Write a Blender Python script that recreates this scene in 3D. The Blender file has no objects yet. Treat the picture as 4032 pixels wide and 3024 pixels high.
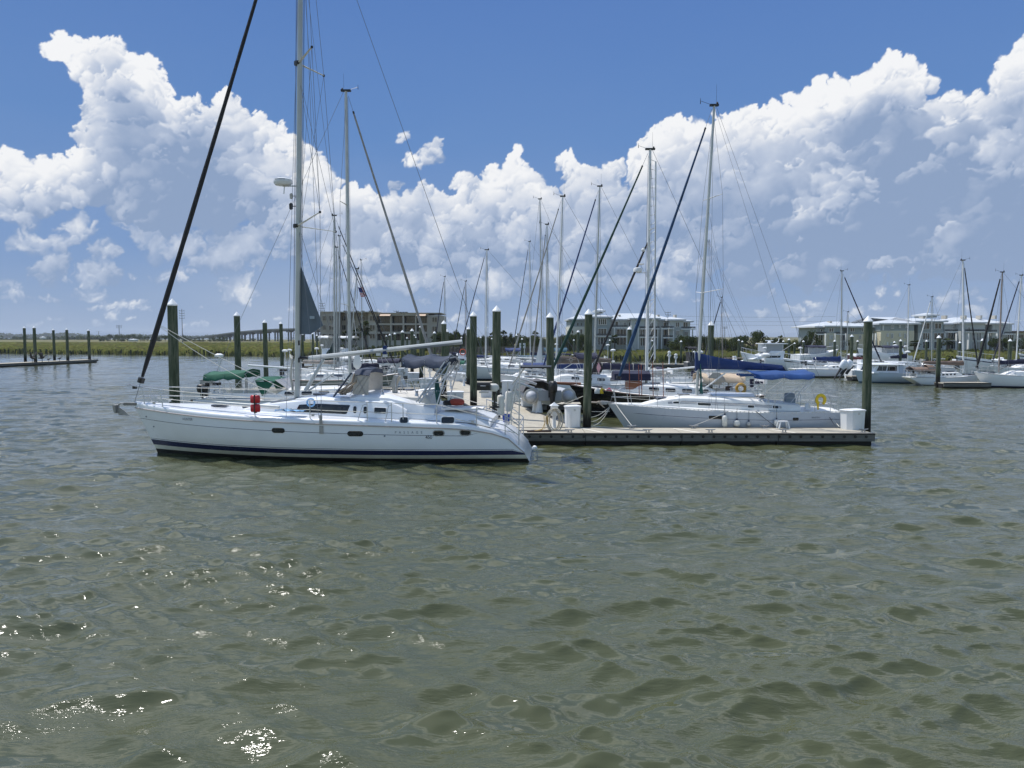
import bpy, math, random
import numpy as np
from mathutils import Vector, Matrix
rad=math.radians; PI=math.pi
S=bpy.context.scene
# ---------------- camera ----------------
F=3000.0; CX,CY=2016.0,1512.0; YH=1325.0; H0=4.2
TH=math.atan((CY-YH)/F)
cd=bpy.data.cameras.new('camera'); cam=bpy.data.objects.new('camera',cd); S.collection.objects.link(cam)
cam.location=(0,0,H0); cam.rotation_euler=(PI/2-TH,0,0); cd.sensor_width=36; cd.lens=F/4032*36
cd.clip_start=.1; cd.clip_end=30000; S.camera=cam
# ---------------- light ----------------
SUN_EL,SUN_AZ=63.,-58.       # azimuth from +Y, negative = left
w=bpy.data.worlds.new('World'); S.world=w; w.use_nodes=True
nt=w.node_tree; bg=nt.nodes['Background']; st=nt.nodes.new('ShaderNodeTexSky'); st.sky_type='NISHITA'
st.sun_disc=False; st.sun_elevation=rad(SUN_EL); st.sun_rotation=rad(SUN_AZ); st.altitude=0; st.air_density=1.25; st.dust_density=.3; st.ozone_density=3.0
nt.links.new(st.outputs[0],bg.inputs[0]); bg.inputs[1].default_value=.15
sl=bpy.data.lights.new('sun','SUN'); sl.energy=4.4; sl.angle=rad(.53); sl.color=(1,.965,.91)
so=bpy.data.objects.new('sun',sl); S.collection.objects.link(so)
sd=Vector((math.sin(rad(SUN_AZ))*math.cos(rad(SUN_EL)),math.cos(rad(SUN_AZ))*math.cos(rad(SUN_EL)),math.sin(rad(SUN_EL))))
so.rotation_euler=sd.to_track_quat('Z','Y').to_euler(); so.location=sd*200
S.view_settings.view_transform='Standard'; S.view_settings.look='None'; S.view_settings.exposure=0; S.view_settings.gamma=1
S.render.engine='CYCLES'
try:
    S.cycles.max_bounces=6; S.cycles.transparent_max_bounces=12; S.cycles.sample_clamp_indirect=4; S.cycles.sample_clamp_direct=14
except Exception: pass
# ---------------- projection helpers ----------------
CAMP=Vector((0,0,H0)); FW=Vector((0,math.cos(TH),-math.sin(TH))); UP=Vector((0,math.sin(TH),math.cos(TH)))
def ray(px,py): return FW+Vector(((px-CX)/F,0,0))+UP*((CY-py)/F)
def P(px,py,Y):
    d=ray(px,py); return CAMP+d*(Y/d.y)
def Gz(px,py,z=0.):
    d=ray(px,py); return CAMP+d*((z-H0)/d.z)
def PX(px,Y): return P(px,1420,Y).x
def PZ(py,Y): return P(CX,py,Y).z
# ---------------- materials ----------------
MC={}
def mat(name,col,rough=.5,metal=0.,var=0.,vs=3.,bump=0.,bs=20.,spec=.5,coat=0.,stretch=None,col2=None,trans=0.,alpha=1.,leafy=0.):
    if name in MC: return MC[name]
    m=bpy.data.materials.new(name); m.use_nodes=True; n=m.node_tree.nodes; l=m.node_tree.links; b=n['Principled BSDF']
    b.inputs['Base Color'].default_value=(*col,1); b.inputs['Roughness'].default_value=rough; b.inputs['Metallic'].default_value=metal
    b.inputs['Specular IOR Level'].default_value=spec; b.inputs['Coat Weight'].default_value=coat; b.inputs['Coat Roughness'].default_value=.08
    if trans: b.inputs['Transmission Weight'].default_value=trans
    if alpha<1: b.inputs['Alpha'].default_value=alpha
    if var or bump:
        tc=n.new('ShaderNodeTexCoord'); mp=n.new('ShaderNodeMapping'); l.new(tc.outputs['Object'],mp.inputs[0])
        if stretch: mp.inputs['Scale'].default_value=stretch
        if var:
            nz=n.new('ShaderNodeTexNoise'); nz.inputs['Scale'].default_value=vs; nz.inputs['Detail'].default_value=6; nz.inputs['Roughness'].default_value=.62; l.new(mp.outputs[0],nz.inputs['Vector'])
            cr=n.new('ShaderNodeMapRange'); cr.inputs[1].default_value=.32; cr.inputs[2].default_value=.68; l.new(nz.outputs[0],cr.inputs[0])
            mx=n.new('ShaderNodeMix'); mx.data_type='RGBA'
            c2=col2 or tuple(c*(1-var) for c in col); c1=col if col2 else tuple(min(1,c*(1+var*.35)) for c in col)
            mx.inputs[6].default_value=(*c1,1); mx.inputs[7].default_value=(*c2,1); l.new(cr.outputs[0],mx.inputs[0]); l.new(mx.outputs[2],b.inputs['Base Color'])
            rr=n.new('ShaderNodeMapRange'); rr.inputs[3].default_value=max(.02,rough-.08); rr.inputs[4].default_value=min(1,rough+.14); l.new(nz.outputs[0],rr.inputs[0]); l.new(rr.outputs[0],b.inputs['Roughness'])
        if bump:
            nb=n.new('ShaderNodeTexNoise'); nb.inputs['Scale'].default_value=bs; nb.inputs['Detail'].default_value=4; l.new(mp.outputs[0],nb.inputs['Vector'])
            bp=n.new('ShaderNodeBump'); bp.inputs['Distance'].default_value=bump; l.new(nb.outputs[0],bp.inputs['Height']); l.new(bp.outputs[0],b.inputs['Normal'])
    if leafy:
        tr=n.new('ShaderNodeBsdfTranslucent'); tr.inputs[0].default_value=(min(1,col[0]*1.5),min(1,col[1]*1.55),col[2]*1.1,1); ms=n.new('ShaderNodeMixShader'); ms.inputs[0].default_value=leafy; l.new(b.outputs[0],ms.inputs[1]); l.new(tr.outputs[0],ms.inputs[2]); l.new(ms.outputs[0],n['Material Output'].inputs[0])
    MC[name]=m; return m
gel=mat('gelcoat',(.78,.80,.83),.28,var=.05,vs=1.2,coat=.3)
deckw=mat('deck_gelcoat',(.79,.785,.76),.45,var=.07,vs=4)
greyhull=mat('grey_hull_paint',(.50,.54,.60),.25,var=.04,vs=1.,coat=.3)
blackhull=mat('black_hull_paint',(.008,.008,.01),.22,coat=.25)
navyp=mat('navy_stripe',(.012,.018,.075),.25,coat=.3)
antif=mat('antifouling_black',(.012,.012,.012),.7,var=.3)
cream=mat('boot_white',(.62,.61,.52),.5,var=.12,vs=3)
olive=mat('olive_hull_paint',(.19,.21,.18),.35,var=.1)
alu=mat('anodised_aluminium',(.46,.48,.47),.42,metal=.35,var=.08,vs=2)
aluw=mat('white_spar',(.70,.71,.71),.38,var=.06,vs=2)
aluB=mat('bronze_spar',(.30,.25,.22),.45,metal=.2,var=.1)
steel=mat('stainless_steel',(.52,.53,.55),.3,metal=.45)
wire=mat('rigging_wire',(.16,.17,.19),.5,metal=.4)
ropew=mat('white_rope',(.62,.60,.54),.85,bump=.004,bs=120)
ropey=mat('tan_rope',(.55,.42,.24),.85)
roped=mat('dark_rope',(.03,.035,.04),.85)
ropeg=mat('green_rope',(.02,.10,.09),.85)
glass=mat('tinted_window',(.010,.011,.014),.07,spec=.6)
glassb=mat('blue_tinted_window',(.05,.06,.09),.1,spec=.6)
clearv=mat('vinyl_window',(.42,.40,.37),.25,var=.2,vs=4)
black=mat('black_plastic',(.012,.012,.013),.45)
blackf=mat('black_canvas',(.012,.012,.016),.85,bump=.01,bs=9)
navyf=mat('navy_canvas',(.014,.016,.045),.8,var=.25,vs=3,bump=.012,bs=7)
slatef=mat('slate_blue_canvas',(.035,.05,.085),.8,var=.3,vs=2.5,bump=.012,bs=7)
bluef=mat('royal_blue_canvas',(.005,.028,.135),.62,var=.35,vs=1.3,bump=.02,bs=4)
bluef2=mat('bright_blue_canvas',(.007,.058,.22),.7,var=.25,vs=1.3,bump=.02,bs=4)
teal=mat('teal_canvas',(.01,.06,.10),.8,bump=.02,bs=6)
tealb=mat('teal_blue_furl',(.012,.055,.14),.8,var=.5,vs=5,bump=.02,bs=6)
greenf=mat('green_canvas',(.004,.095,.055),.8,var=.2,vs=2,bump=.015,bs=6)
dgreenf=mat('dark_green_canvas',(.006,.028,.022),.8,bump=.015,bs=6)
tanf=mat('beige_canvas',(.52,.41,.30),.85,var=.15,vs=2,bump=.012,bs=6)
taupe=mat('taupe_canvas',(.165,.135,.115),.85,var=.25,vs=1.6,bump=.02,bs=5,stretch=(.5,1,3))
brownf=mat('brown_canvas',(.20,.14,.11),.85,var=.2,vs=2,bump=.02,bs=5)
redf=mat('maroon_canvas',(.14,.02,.02),.8)
greysail=mat('grey_sail_cloth',(.11,.14,.17),.8,var=.12,vs=1.5,bump=.01,bs=3)
whitef=mat('white_canvas',(.72,.72,.71),.8,bump=.015,bs=5)
furlw=mat('furled_sail_grey',(.33,.32,.31),.8,var=.25,vs=6,stretch=(1,1,.5),bump=.02,bs=7)
furlk=mat('furled_sail_black',(.012,.012,.015),.75,bump=.03,bs=6)
teak=mat('varnished_teak',(.20,.075,.03),.35,var=.3,vs=6,stretch=(1,8,8))
redp=mat('red_plastic',(.55,.02,.03),.4,var=.1)
yelp=mat('yellow_vinyl',(.75,.52,.02),.55,var=.08)
orgp=mat('orange_vinyl',(.50,.27,.03),.55)
pinkp=mat('pink_plastic',(.62,.10,.16),.5)
bluep=mat('blue_plastic',(.02,.06,.42),.4)
ltblue=mat('pale_blue_plastic',(.20,.42,.70),.5,bump=.02,bs=10)
fendw=mat('fender_vinyl',(.70,.69,.64),.5,var=.12,vs=6)
fendg=mat('grey_fender_vinyl',(.50,.48,.44),.6,var=.2,vs=6)
boxw=mat('dock_box_fibreglass',(.74,.75,.76),.42,var=.05,vs=2)
greyrub=mat('inflatable_fabric',(.40,.42,.46),.55,var=.08,vs=3)
greycov=mat('grey_cover_fabric',(.10,.10,.11),.85,var=.25,vs=3,bump=.02,bs=6,stretch=(2,2,.6))
galv=mat('galvanised_metal',(.38,.38,.38),.5,metal=.5,var=.3,vs=12)
text_dk=mat('dark_lettering',(.02,.03,.05),.4)
text_gr=mat('grey_lettering',(.16,.19,.23),.4)
text_w=mat('white_lettering',(.7,.7,.72),.5)
# ---------------- mesh builder ----------------
COL=S.collection
class MB:
    def __init__(s): s.v=[]; s.f=[]; s.m=[]
    def add(s,vs,fs,mi=0):
        o=len(s.v); s.v.extend([tuple(p) for p in vs])
        for f in fs: s.f.append(tuple(i+o for i in f)); s.m.append(mi)
        return s
    def box(s,c,d,mi=0,rz=0,M=None,tp=1.0):
        hx,hy,hz=d[0]/2,d[1]/2,d[2]/2; vs=[]
        for z in (-hz,hz):
            k=tp if z>0 else 1
            for x,y in ((-hx,-hy),(hx,-hy),(hx,hy),(-hx,hy)): vs.append(Vector((x*k,y*k,z)))
        R=M if M is not None else Matrix.Rotation(rz,3,'Z')
        vs=[R@q+Vector(c) for q in vs]
        return s.add(vs,[(3,2,1,0),(4,5,6,7),(0,1,5,4),(1,2,6,5),(2,3,7,6),(3,0,4,7)],mi)
    def tube(s,pts,r,n=6,mi=0,cap=True,sq=1.0):
        pts=[Vector(p) for p in pts]; k=len(pts); rings=[]
        rs=r if isinstance(r,(list,tuple)) else [r]*k
        t0=(pts[1]-pts[0]).normalized(); a=Vector((0,0,1)) if abs(t0.z)<.9 else Vector((1,0,0))
        u=t0.cross(a).normalized()
        for i,p in enumerate(pts):
            t=((pts[min(i+1,k-1)]-pts[max(i-1,0)])).normalized()
            u=(u-t*u.dot(t)).normalized(); w_=t.cross(u)
            rings.append([p+(u*math.cos(2*PI*j/n)+w_*math.sin(2*PI*j/n)*sq)*rs[i] for j in range(n)])
        return s.loft(rings,mi,cap)
    def cyl(s,a,b,r0,r1=None,n=8,mi=0): return s.tube([a,b],[r0,r0 if r1 is None else r1],n,mi)
    def loft(s,rings,mi=0,cap=True,closed=True,mis=None):
        o=len(s.v); n=len(rings[0])
        for r in rings: s.v.extend([tuple(p) for p in r])
        for i in range(len(rings)-1):
            for j in range(n if closed else n-1):
                a=o+i*n+j; b=o+i*n+(j+1)%n
                s.f.append((a,b,b+n,a+n)); s.m.append(mis[j] if mis else mi)
        if cap:
            s.f.append(tuple(o+j for j in range(n-1,-1,-1))); s.m.append(mi)
            s.f.append(tuple(o+(len(rings)-1)*n+j for j in range(n))); s.m.append(mi)
        return s
    def lathe(s,prof,n=16,c=(0,0,0),mi=0,cap=True):
        c=Vector(c); return s.loft([[c+Vector((math.cos(2*PI*j/n)*r,math.sin(2*PI*j/n)*r,z)) for j in range(n)] for r,z in prof],mi,cap)
    def poly(s,vs,mi=0): return s.add(vs,[tuple(range(len(vs)))],mi)
    def prism(s,pts,dv,mi=0):
        n=len(pts); a=[Vector(p) for p in pts]; b=[p+Vector(dv) for p in a]
        return s.add(a+b,[tuple(range(n-1,-1,-1)),tuple(range(n,2*n))]+[(i,(i+1)%n,n+(i+1)%n,n+i) for i in range(n)],mi)
    def grid(s,g,mi=0,th=0.):
        R=len(g); C=len(g[0]); o=len(s.v); g=[[Vector(p) for p in r] for r in g]
        for r in g: s.v.extend([tuple(p) for p in r])
        fs=[(o+i*C+j,o+i*C+j+1,o+(i+1)*C+j+1,o+(i+1)*C+j) for i in range(R-1) for j in range(C-1)]
        s.f+=fs; s.m+=[mi]*len(fs)
        if th:
            o2=len(s.v)
            for i in range(R):
                for j in range(C):
                    du=g[min(i+1,R-1)][j]-g[max(i-1,0)][j]; dv=g[i][min(j+1,C-1)]-g[i][max(j-1,0)]
                    nn=du.cross(dv); nn=nn.normalized() if nn.length>1e-9 else Vector((0,0,1)); s.v.append(tuple(g[i][j]+nn*th))
            f2=[tuple(o2+(q-o) for q in reversed(f)) for f in fs]; s.f+=f2; s.m+=[mi]*len(f2)
            bd=[(i,0) for i in range(R)]+[(R-1,j) for j in range(1,C)]+[(i,C-1) for i in range(R-2,-1,-1)]+[(0,j) for j in range(C-2,0,-1)]
            for k in range(len(bd)):
                a=bd[k]; b=bd[(k+1)%len(bd)]; ia=a[0]*C+a[1]; ib=b[0]*C+b[1]
                s.f.append((o+ia,o+ib,o2+ib,o2+ia)); s.m.append(mi)
        return s
    def build(s,name,ms,parent=None,sm=35,rc=True):
        me=bpy.data.meshes.new(name); me.from_pydata(s.v,[],s.f)
        ms=ms if isinstance(ms,(list,tuple)) else [ms]
        for m in ms: me.materials.append(m)
        me.polygons.foreach_set('material_index',s.m)
        if rc:
            import bmesh
            b=bmesh.new(); b.from_mesh(me); bmesh.ops.remove_doubles(b,verts=b.verts,dist=1e-5); bmesh.ops.recalc_face_normals(b,faces=b.faces); b.to_mesh(me); b.free()
        me.polygons.foreach_set('use_smooth',[sm>0]*len(me.polygons))
        if sm: me.set_sharp_from_angle(angle=rad(sm))
        o=bpy.data.objects.new(name,me); COL.objects.link(o)
        if parent: o.parent=parent
        return o
def tag(o,label,cat,group=None):
    o['label']=label; o['category']=cat
    if group: o['group']=group
    return o
def thing(name,label,cat,loc=(0,0,0),rz=0,group=None):
    o=bpy.data.objects.new(name,None); COL.objects.link(o); o.empty_display_size=.3; o.location=loc; o.rotation_euler=(0,0,rz); return tag(o,label,cat,group)
def dup(src,loc=None,rz=None,label=None,sc=None):
    r=src.copy(); COL.objects.link(r)
    if loc is not None: r.location=loc
    if rz is not None: r.rotation_euler=(0,0,rz)
    if sc is not None: r.scale=sc
    if label: r['label']=label
    for ch in list(src.children):
        c=ch.copy(); COL.objects.link(c); c.parent=r
        for g in ch.children: d=g.copy(); COL.objects.link(d); d.parent=c
    return r
def lerp(a,b,t): return a+(b-a)*t
def tab(T,t):
    if t<=T[0][0]: return T[0][1]
    for (a,u),(b,v) in zip(T,T[1:]):
        if t<=b:
            k=(t-a)/(b-a); return u+(v-u)*k
    return T[-1][1]
def stab(T,t):   # smooth (Catmull-Rom) table
    n=len(T)
    if t<=T[0][0]: return T[0][1]
    if t>=T[-1][0]: return T[-1][1]
    for i in range(n-1):
        if t<=T[i+1][0]:
            x0,y0=T[i]; x1,y1=T[i+1]; h=x1-x0; k=(t-x0)/h
            m0=(y1-T[i-1][1])/(x1-T[i-1][0]) if i>0 else (y1-y0)/h
            m1=(T[i+2][1]-y0)/(T[i+2][0]-x0) if i<n-2 else (y1-y0)/h
            return (2*k**3-3*k*k+1)*y0+(k**3-2*k*k+k)*h*m0+(-2*k**3+3*k*k)*y1+(k**3-k*k)*h*m1
def sag(a,b,s,n=10):
    a=Vector(a); b=Vector(b); return [a.lerp(b,i/n)-Vector((0,0,s*4*(i/n)*(1-i/n))) for i in range(n+1)]
def text_obj(txt,size,mapf,m,parent,name='lettering',sx=1.0,space=1.0,bold=0.):
    cu=bpy.data.curves.new('t','FONT'); cu.body=txt; cu.size=size; cu.space_character=space; cu.offset=bold; cu.resolution_u=3
    o=bpy.data.objects.new('t',cu); COL.objects.link(o); bpy.context.view_layer.update()
    dg=bpy.context.evaluated_depsgraph_get(); me=bpy.data.meshes.new_from_object(o.evaluated_get(dg)); bpy.data.objects.remove(o); bpy.data.curves.remove(cu)
    for v in me.vertices: v.co=mapf(v.co.x*sx,v.co.y)
    me.name=name; me.materials.clear(); me.materials.append(m)
    for p in me.polygons: p.material_index=0
    r=bpy.data.objects.new(name,me); COL.objects.link(r); r.parent=parent; return r
# ---------------- sky backdrop with cumulus ----------------
def azel(px,py):
    d=ray(px,py); return math.degrees(math.atan2(d.x,d.y)), math.degrees(math.atan2(d.z,math.hypot(d.x,d.y)))
def sky_field():
    A0,A1,E0,E1,ST=-64.,64.,-1.2,56.,0.06
    W=int((A1-A0)/ST)+1; H=int((E1-E0)/ST)+1
    rs=np.random.RandomState(5)
    def vnoise(cell,seed,sx=1.0):
        r=np.random.RandomState(seed); cx=cell*sx
        gw=int(W/cx)+4; gh=int(H/cell)+4
        g=r.rand(gh,gw)
        x=np.arange(W)/cx; y=np.arange(H)/cell
        xi=x.astype(int); yi=y.astype(int); fx=x-xi; fy=y-yi
        fx=fx*fx*(3-2*fx); fy=fy*fy*(3-2*fy)
        a=g[np.ix_(yi,xi)]; b=g[np.ix_(yi,xi+1)]; c=g[np.ix_(yi+1,xi)]; d=g[np.ix_(yi+1,xi+1)]
        fx=fx[None,:]; fy=fy[:,None]
        return (a*(1-fx)+b*fx)*(1-fy)+(c*(1-fx)+d*fx)*fy
    def fbm(cell,oc,seed,sx=1.0):
        s=0; am=1; t=0
        for i in range(oc):
            s=s+am*vnoise(max(cell,1.6),seed+i,sx); t+=am; am*=.55; cell/=2.03
        return s/t
    AL=np.zeros((H,W)); LT=np.zeros((H,W))   # alpha, light
    yy,xx=np.mgrid[0:H,0:W]
    def puff(x,y,r,light,al=1.0,soft=.16):
        R=r*1.12; x0=max(0,int(x-R)); x1=min(W,int(x+R)+2); y0=max(0,int(y-R)); y1=min(H,int(y+R)+2)
        if x1<=x0 or y1<=y0: return
        X=(xx[y0:y1,x0:x1]-x)/r; Y=(yy[y0:y1,x0:x1]-y)/r
        d=np.sqrt(X*X+Y*Y); a=np.clip((1.06-d)/soft,0,1); a=a*a*(3-2*a)*al
        nz=np.sqrt(np.clip(1-d*d,0,1))
        l=light-.10+.56*(Y*.72-X*.34)+.12*(nz-.6)
        LT[y0:y1,x0:x1]=LT[y0:y1,x0:x1]*(1-a)+l*a
        AL[y0:y1,x0:x1]=1-(1-AL[y0:y1,x0:x1])*(1-a)
    def mass(blobs,seed,al=1.0,flat=1.0,n=26,small=.42,soft=.28):
        r=np.random.RandomState(seed); L=[]
        for (px,py,pr,lt) in blobs:
            a,e=azel(px,py); x=(a-A0)/ST; y=(e-E0)/ST
            rr=pr/F*57.3/ST*math.cos(math.radians(a))**.8
            L.append((y+rr*.3,x,y,rr*.86,lt-.05,al))
            for k in range(n):
                t=r.rand()*6.283; q=math.sqrt(r.rand())*.98; s=rr*(.10+small*r.rand()**2.2)
                X=x+math.cos(t)*q*rr*1.0; Y=y+math.sin(t)*q*rr*flat
                L.append((Y+r.rand()*rr*.5,X,Y,s,lt+r.uniform(-.09,.10)+.10*math.sin(t)*q,al))
                if q>.55 and Y>y-rr*.3:
                    for j in range(5):
                        t2=r.rand()*6.283; L.append((Y+s,X+math.cos(t2)*s*.9,Y+math.sin(t2)*s*.9,s*r.uniform(.18,.5),lt+r.uniform(-.05,.14),al))
        L.sort(key=lambda t:-t[0])
        for (_,x,y,s,lt,a_) in L: puff(x,y,s,lt,a_,soft)
    # far low band (pale, broken)
    low=[]; r=np.random.RandomState(11)
    for k in range(150):
        px=r.uniform(-900,4900); py=1290-abs(r.normal())*170
        if py<880: continue
        low.append((px,py,r.uniform(25,90)*(1.1-(py-850)/620),1.0+r.uniform(-.12,.12)))
    mass(low,21,al=.55,flat=.4,n=12,soft=.8)
    mid=[]
    for k in range(70):
        px=r.uniform(1250,2650); py=r.uniform(860,1130); mid.append((px,py,r.uniform(50,110),.84+.22*r.rand()-(py-850)/1400))
    mass(mid,22,al=.55,flat=.6,n=14,soft=.6)
    mass([(q[0],q[1],q[2],q[3]+.14) for q in [(900,980,80,.66),(300,900,70,.72),(520,890,60,.76),(700,980,80,.62),(220,960,60,.7),(100,960,70,.72),(120,870,60,.7),(820,900,90,.62),(1000,1000,90,.7),(1050,900,110,.8),(1150,980,90,.74),(40,840,70,.74),(420,1000,60,.62),(650,900,70,.66),(200,1060,80,.6),(420,1080,60,.6),(880,1040,60,.6),(1200,850,120,.85),(-300,900,160,.7),(-700,800,200,.7)]],23,al=.6,flat=.55,n=18,soft=.55)
    # middle belt with towers
    mass([(1160,640,90,.95),(1210,760,110,.9),(1430,800,60,.98),(1400,850,80,.85),(1510,880,95,.85),(1330,880,110,.84),(1630,860,110,.8),(1740,850,90,.82),(1800,840,80,.82),(1830,720,45,.92),(1845,760,55,.8),
      (1960,690,55,.94),(2035,650,62,.99),(2020,720,90,.9),(2095,750,80,.82),(2140,790,80,.75),(1950,820,95,.88),(2060,850,110,.9),(1850,900,100,.85),(2180,850,110,.75),(2230,640,48,.97),(2260,690,60,.85),(2310,700,45,.82),(2390,655,48,.9),(2350,730,80,.8),(2290,790,90,.8),(2400,800,110,.8),(2440,880,120,.85),(2350,900,120,.7),(2200,930,120,.72),
      (1300,960,120,.78),(1450,980,120,.66),(1600,960,130,.66),(1760,980,110,.74),(1900,990,110,.6),(2050,980,110,.72),(2300,1000,130,.6),(2480,980,110,.62)],24,flat=.85,soft=.26,al=.93)
    mass([(1440,1010,60,.98),(1550,960,70,1.0),(1700,1010,60,.95),(1780,930,70,1.0),(1880,1060,50,.95),(2020,940,70,1.0),(2300,930,70,.98),(2480,960,60,.95),(1960,1130,60,.9),(2250,1110,60,.9),(1620,1130,50,.9),(2600,1130,60,.85),(1420,1120,50,.9)],34,al=.7,flat=.55,n=18,soft=.4)
    mass([(1590,542,22,.85),(1610,628,34,.9),(1650,640,30,.85),(1700,590,34,.8),(1695,620,40,.8),(1570,730,30,.6)],25,al=.6,flat=.8,n=16)
    # left great cloud
    mass([(258,150,42,1.0),(300,200,66,.98),(400,190,48,1.02),(450,205,46,1.0),(350,265,75,.86),(450,280,80,.88),(520,260,52,1.02),(570,310,72,.98),(410,360,70,.76),(500,390,90,.8),(600,390,66,.86),(345,390,45,.84),(395,440,70,.72),
      (480,500,110,.66),(590,500,90,.66),(655,430,50,.84),(690,470,55,.8),(380,590,80,.7),(520,620,130,.56),(660,600,110,.62),(-120,700,120,.9),(-300,720,120,.8),(40,690,72,1.0),(90,660,48,1.0),(180,690,75,.98),(250,680,70,.98),(310,640,55,1.0),(330,700,90,.86),(100,745,80,.86),(220,750,85,.82),
      (460,720,120,.52),(600,760,130,.5),(760,620,110,.66),(850,460,62,.9),(700,520,66,1.0),(750,400,40,.9),(885,400,42,.93),(900,450,56,.8),(690,420,44,1.0),(960,540,80,.88),(1000,500,56,1.0),(1080,580,76,.98),(1040,520,40,1.02),(1140,600,60,1.0),(880,580,90,.72),
      (800,720,120,.6),(740,800,100,.47),(900,780,110,.52),(1000,680,100,.86),(1100,700,95,.95),(1130,800,100,.9),(1000,800,90,.7),(680,840,60,.44),(860,850,70,.46),(560,820,80,.5),(1180,880,100,.86),(640,540,60,.66),(900,500,62,.98),(680,480,62,.96),(720,430,48,1.0),(620,350,55,1.0)],26)
    # right great cloud
    mass([(2590,600,75,1.0),(2550,660,80,.96),(2680,540,66,1.02),(2640,620,100,.95),(2760,520,62,1.02),(2850,500,60,1.0),(2920,480,62,1.02),(2985,490,50,1.0),(2820,580,110,.96),(2960,580,90,.92),(2700,700,130,.88),(2850,700,120,.88),(2560,760,90,.9),(3070,500,66,1.0),(3140,540,80,.98),(3190,420,74,.98),(3250,390,60,.98),(3300,420,80,.92),(3380,380,62,.98),(3420,340,52,1.0),(3500,250,50,1.04),(3470,310,72,1.0),(3560,290,62,.98),(3600,360,66,.84),(3540,400,100,.84),(3400,450,100,.82),
      (3200,520,110,.84),(3620,430,80,.74),(3700,440,56,1.0),(3770,390,52,1.0),(3750,470,80,.8),(3850,410,52,.98),(3900,460,80,.82),(3960,340,66,.98),(4030,290,70,1.0),(4120,240,90,.98),(4300,200,140,.9),(4500,300,200,.85),(4050,400,110,.82),(3960,500,110,.72),(4150,500,160,.7),(4400,600,300,.66),
      (3400,590,150,.56),(3600,560,130,.58),(3800,600,130,.62),(3950,640,80,.9),(3100,680,150,.7),(3250,700,110,.6),(3300,640,60,.84),(3500,720,150,.54),(3650,690,70,.9),(3560,700,50,.9),(3700,800,160,.56),(3900,850,180,.5),(3310,640,54,.92),(3260,760,80,.86),(3200,820,70,.84),(3350,780,80,.8),(3420,810,55,.88),(3400,900,120,.58),
      (3180,900,70,.9),(3120,620,60,1.02),(3060,580,60,1.0),(3230,640,60,.98),(3330,700,55,1.02),(3290,830,60,.98),(3380,760,60,.96),(3480,640,60,.96),(3700,560,70,.98),(3820,540,60,.96),(3960,580,70,.92),(2900,620,80,1.0),(2760,640,70,1.0),(3000,850,170,.62),(2800,850,150,.66),(2650,880,120,.68),(3900,700,60,.9),(3850,760,60,.84),(3730,930,44,.92),(3600,950,130,.5),(3200,980,140,.52),(2950,1010,130,.5),(3450,1000,120,.5),(3800,1000,140,.48),(4050,950,160,.48),(4300,900,260,.5),(2750,1000,100,.56)],27)
    mass([(3440,1050,26,.95),(3500,1055,34,.92),(2620,1000,44,.86),(2700,1010,48,.9),(3130,1030,26,.8),(3280,1040,24,.85),(2990,1225,26,.75),(3030,1165,30,.7)],28,al=.8,flat=.6,n=14)
    hi=[]; r=np.random.RandomState(31)
    for k in range(130): hi.append((r.uniform(-3200,7200),r.uniform(-3300,-800),r.uniform(110,300),r.uniform(.85,1.05)))  # unseen clouds above the frame, added to brighten the water reflections
    mass(hi,32,al=.95,flat=.7,n=16)
    # warp
    sc=1.0
    wx=(fbm(34,3,101)-.5)*26+(fbm(6,3,301)-.5)*7; wy=(fbm(34,3,201)-.5)*22+(fbm(6,3,401)-.5)*7
    X=np.clip(xx+wx,0,W-1.01); Y=np.clip(yy+wy,0,H-1.01); xi=X.astype(int); yi=Y.astype(int); fx=X-xi; fy=Y-yi
    def samp(G): return (G[yi,xi]*(1-fx)+G[yi,np.minimum(xi+1,W-1)]*fx)*(1-fy)+(G[np.minimum(yi+1,H-1),xi]*(1-fx)+G[np.minimum(yi+1,H-1),np.minimum(xi+1,W-1)]*fx)*fy
    AL2=samp(AL); LP=samp(LT*AL); LT2=LP/np.maximum(AL2,1e-3)
    # blur copy for soft interior shade
    def blur(G,k):
        for ax in (0,1):
            c=np.cumsum(np.pad(G,[(k+1,k) if i==ax else (0,0) for i in (0,1)],mode='edge'),axis=ax)
            G=(np.take(c,range(2*k+1,c.shape[ax]),axis=ax)-np.take(c,range(0,c.shape[ax]-2*k-1),axis=ax))/(2*k+1)
        return G
    AB=blur(blur(AL2,26),26); LB=blur(blur(LT2*AL2,10),10)/np.maximum(blur(blur(AL2,10),10),1e-3)
    n1=fbm(60,5,501,1.3)-.5; n2=fbm(14,4,601)-.5
    rim=np.clip((1-AB)*1.25,0,1)
    elv=(E0+np.arange(H)*ST)[:,None]
    L=LT2*.6+LB*.4+n1*.60+n2*.16+rim*.20-.15*np.clip((AB-.88)/.12,0,1)-.05*np.clip((7-elv)/5,0,1)
    t=np.clip((L-.47)/.70,0,1)
    dark=np.array([.265,.36,.545]); midc=np.array([.49,.565,.71]); wh=np.array([.91,.92,.94])
    tt=t[...,None]
    col=np.where(tt<.5,dark+(midc-dark)*tt*2,midc+(wh-midc)*(tt*2-1))
    el=(E0+np.arange(H)*ST)[:,None]
    hz=np.exp(-np.clip(el-.5,0,99)/3.2); hz=np.clip(hz*.7,0,1)
    hcol=np.array([.34,.44,.61])
    col=col*(1-hz[...,None]*.75)+hcol*(hz[...,None]*.75)
    a=np.clip(AL2*1.05-.02,0,1)*np.clip((55-el)/5,0,1)
    e1=el[:,0]; K=[0,3,6,10,14,24,60]
    sk=np.stack([np.interp(e1,K,v) for v in ([.33,.275,.205,.155,.130,.100,.07],[.425,.385,.33,.285,.262,.213,.17],[.595,.59,.58,.565,.552,.512,.45])],-1)[:,None,:]
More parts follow.
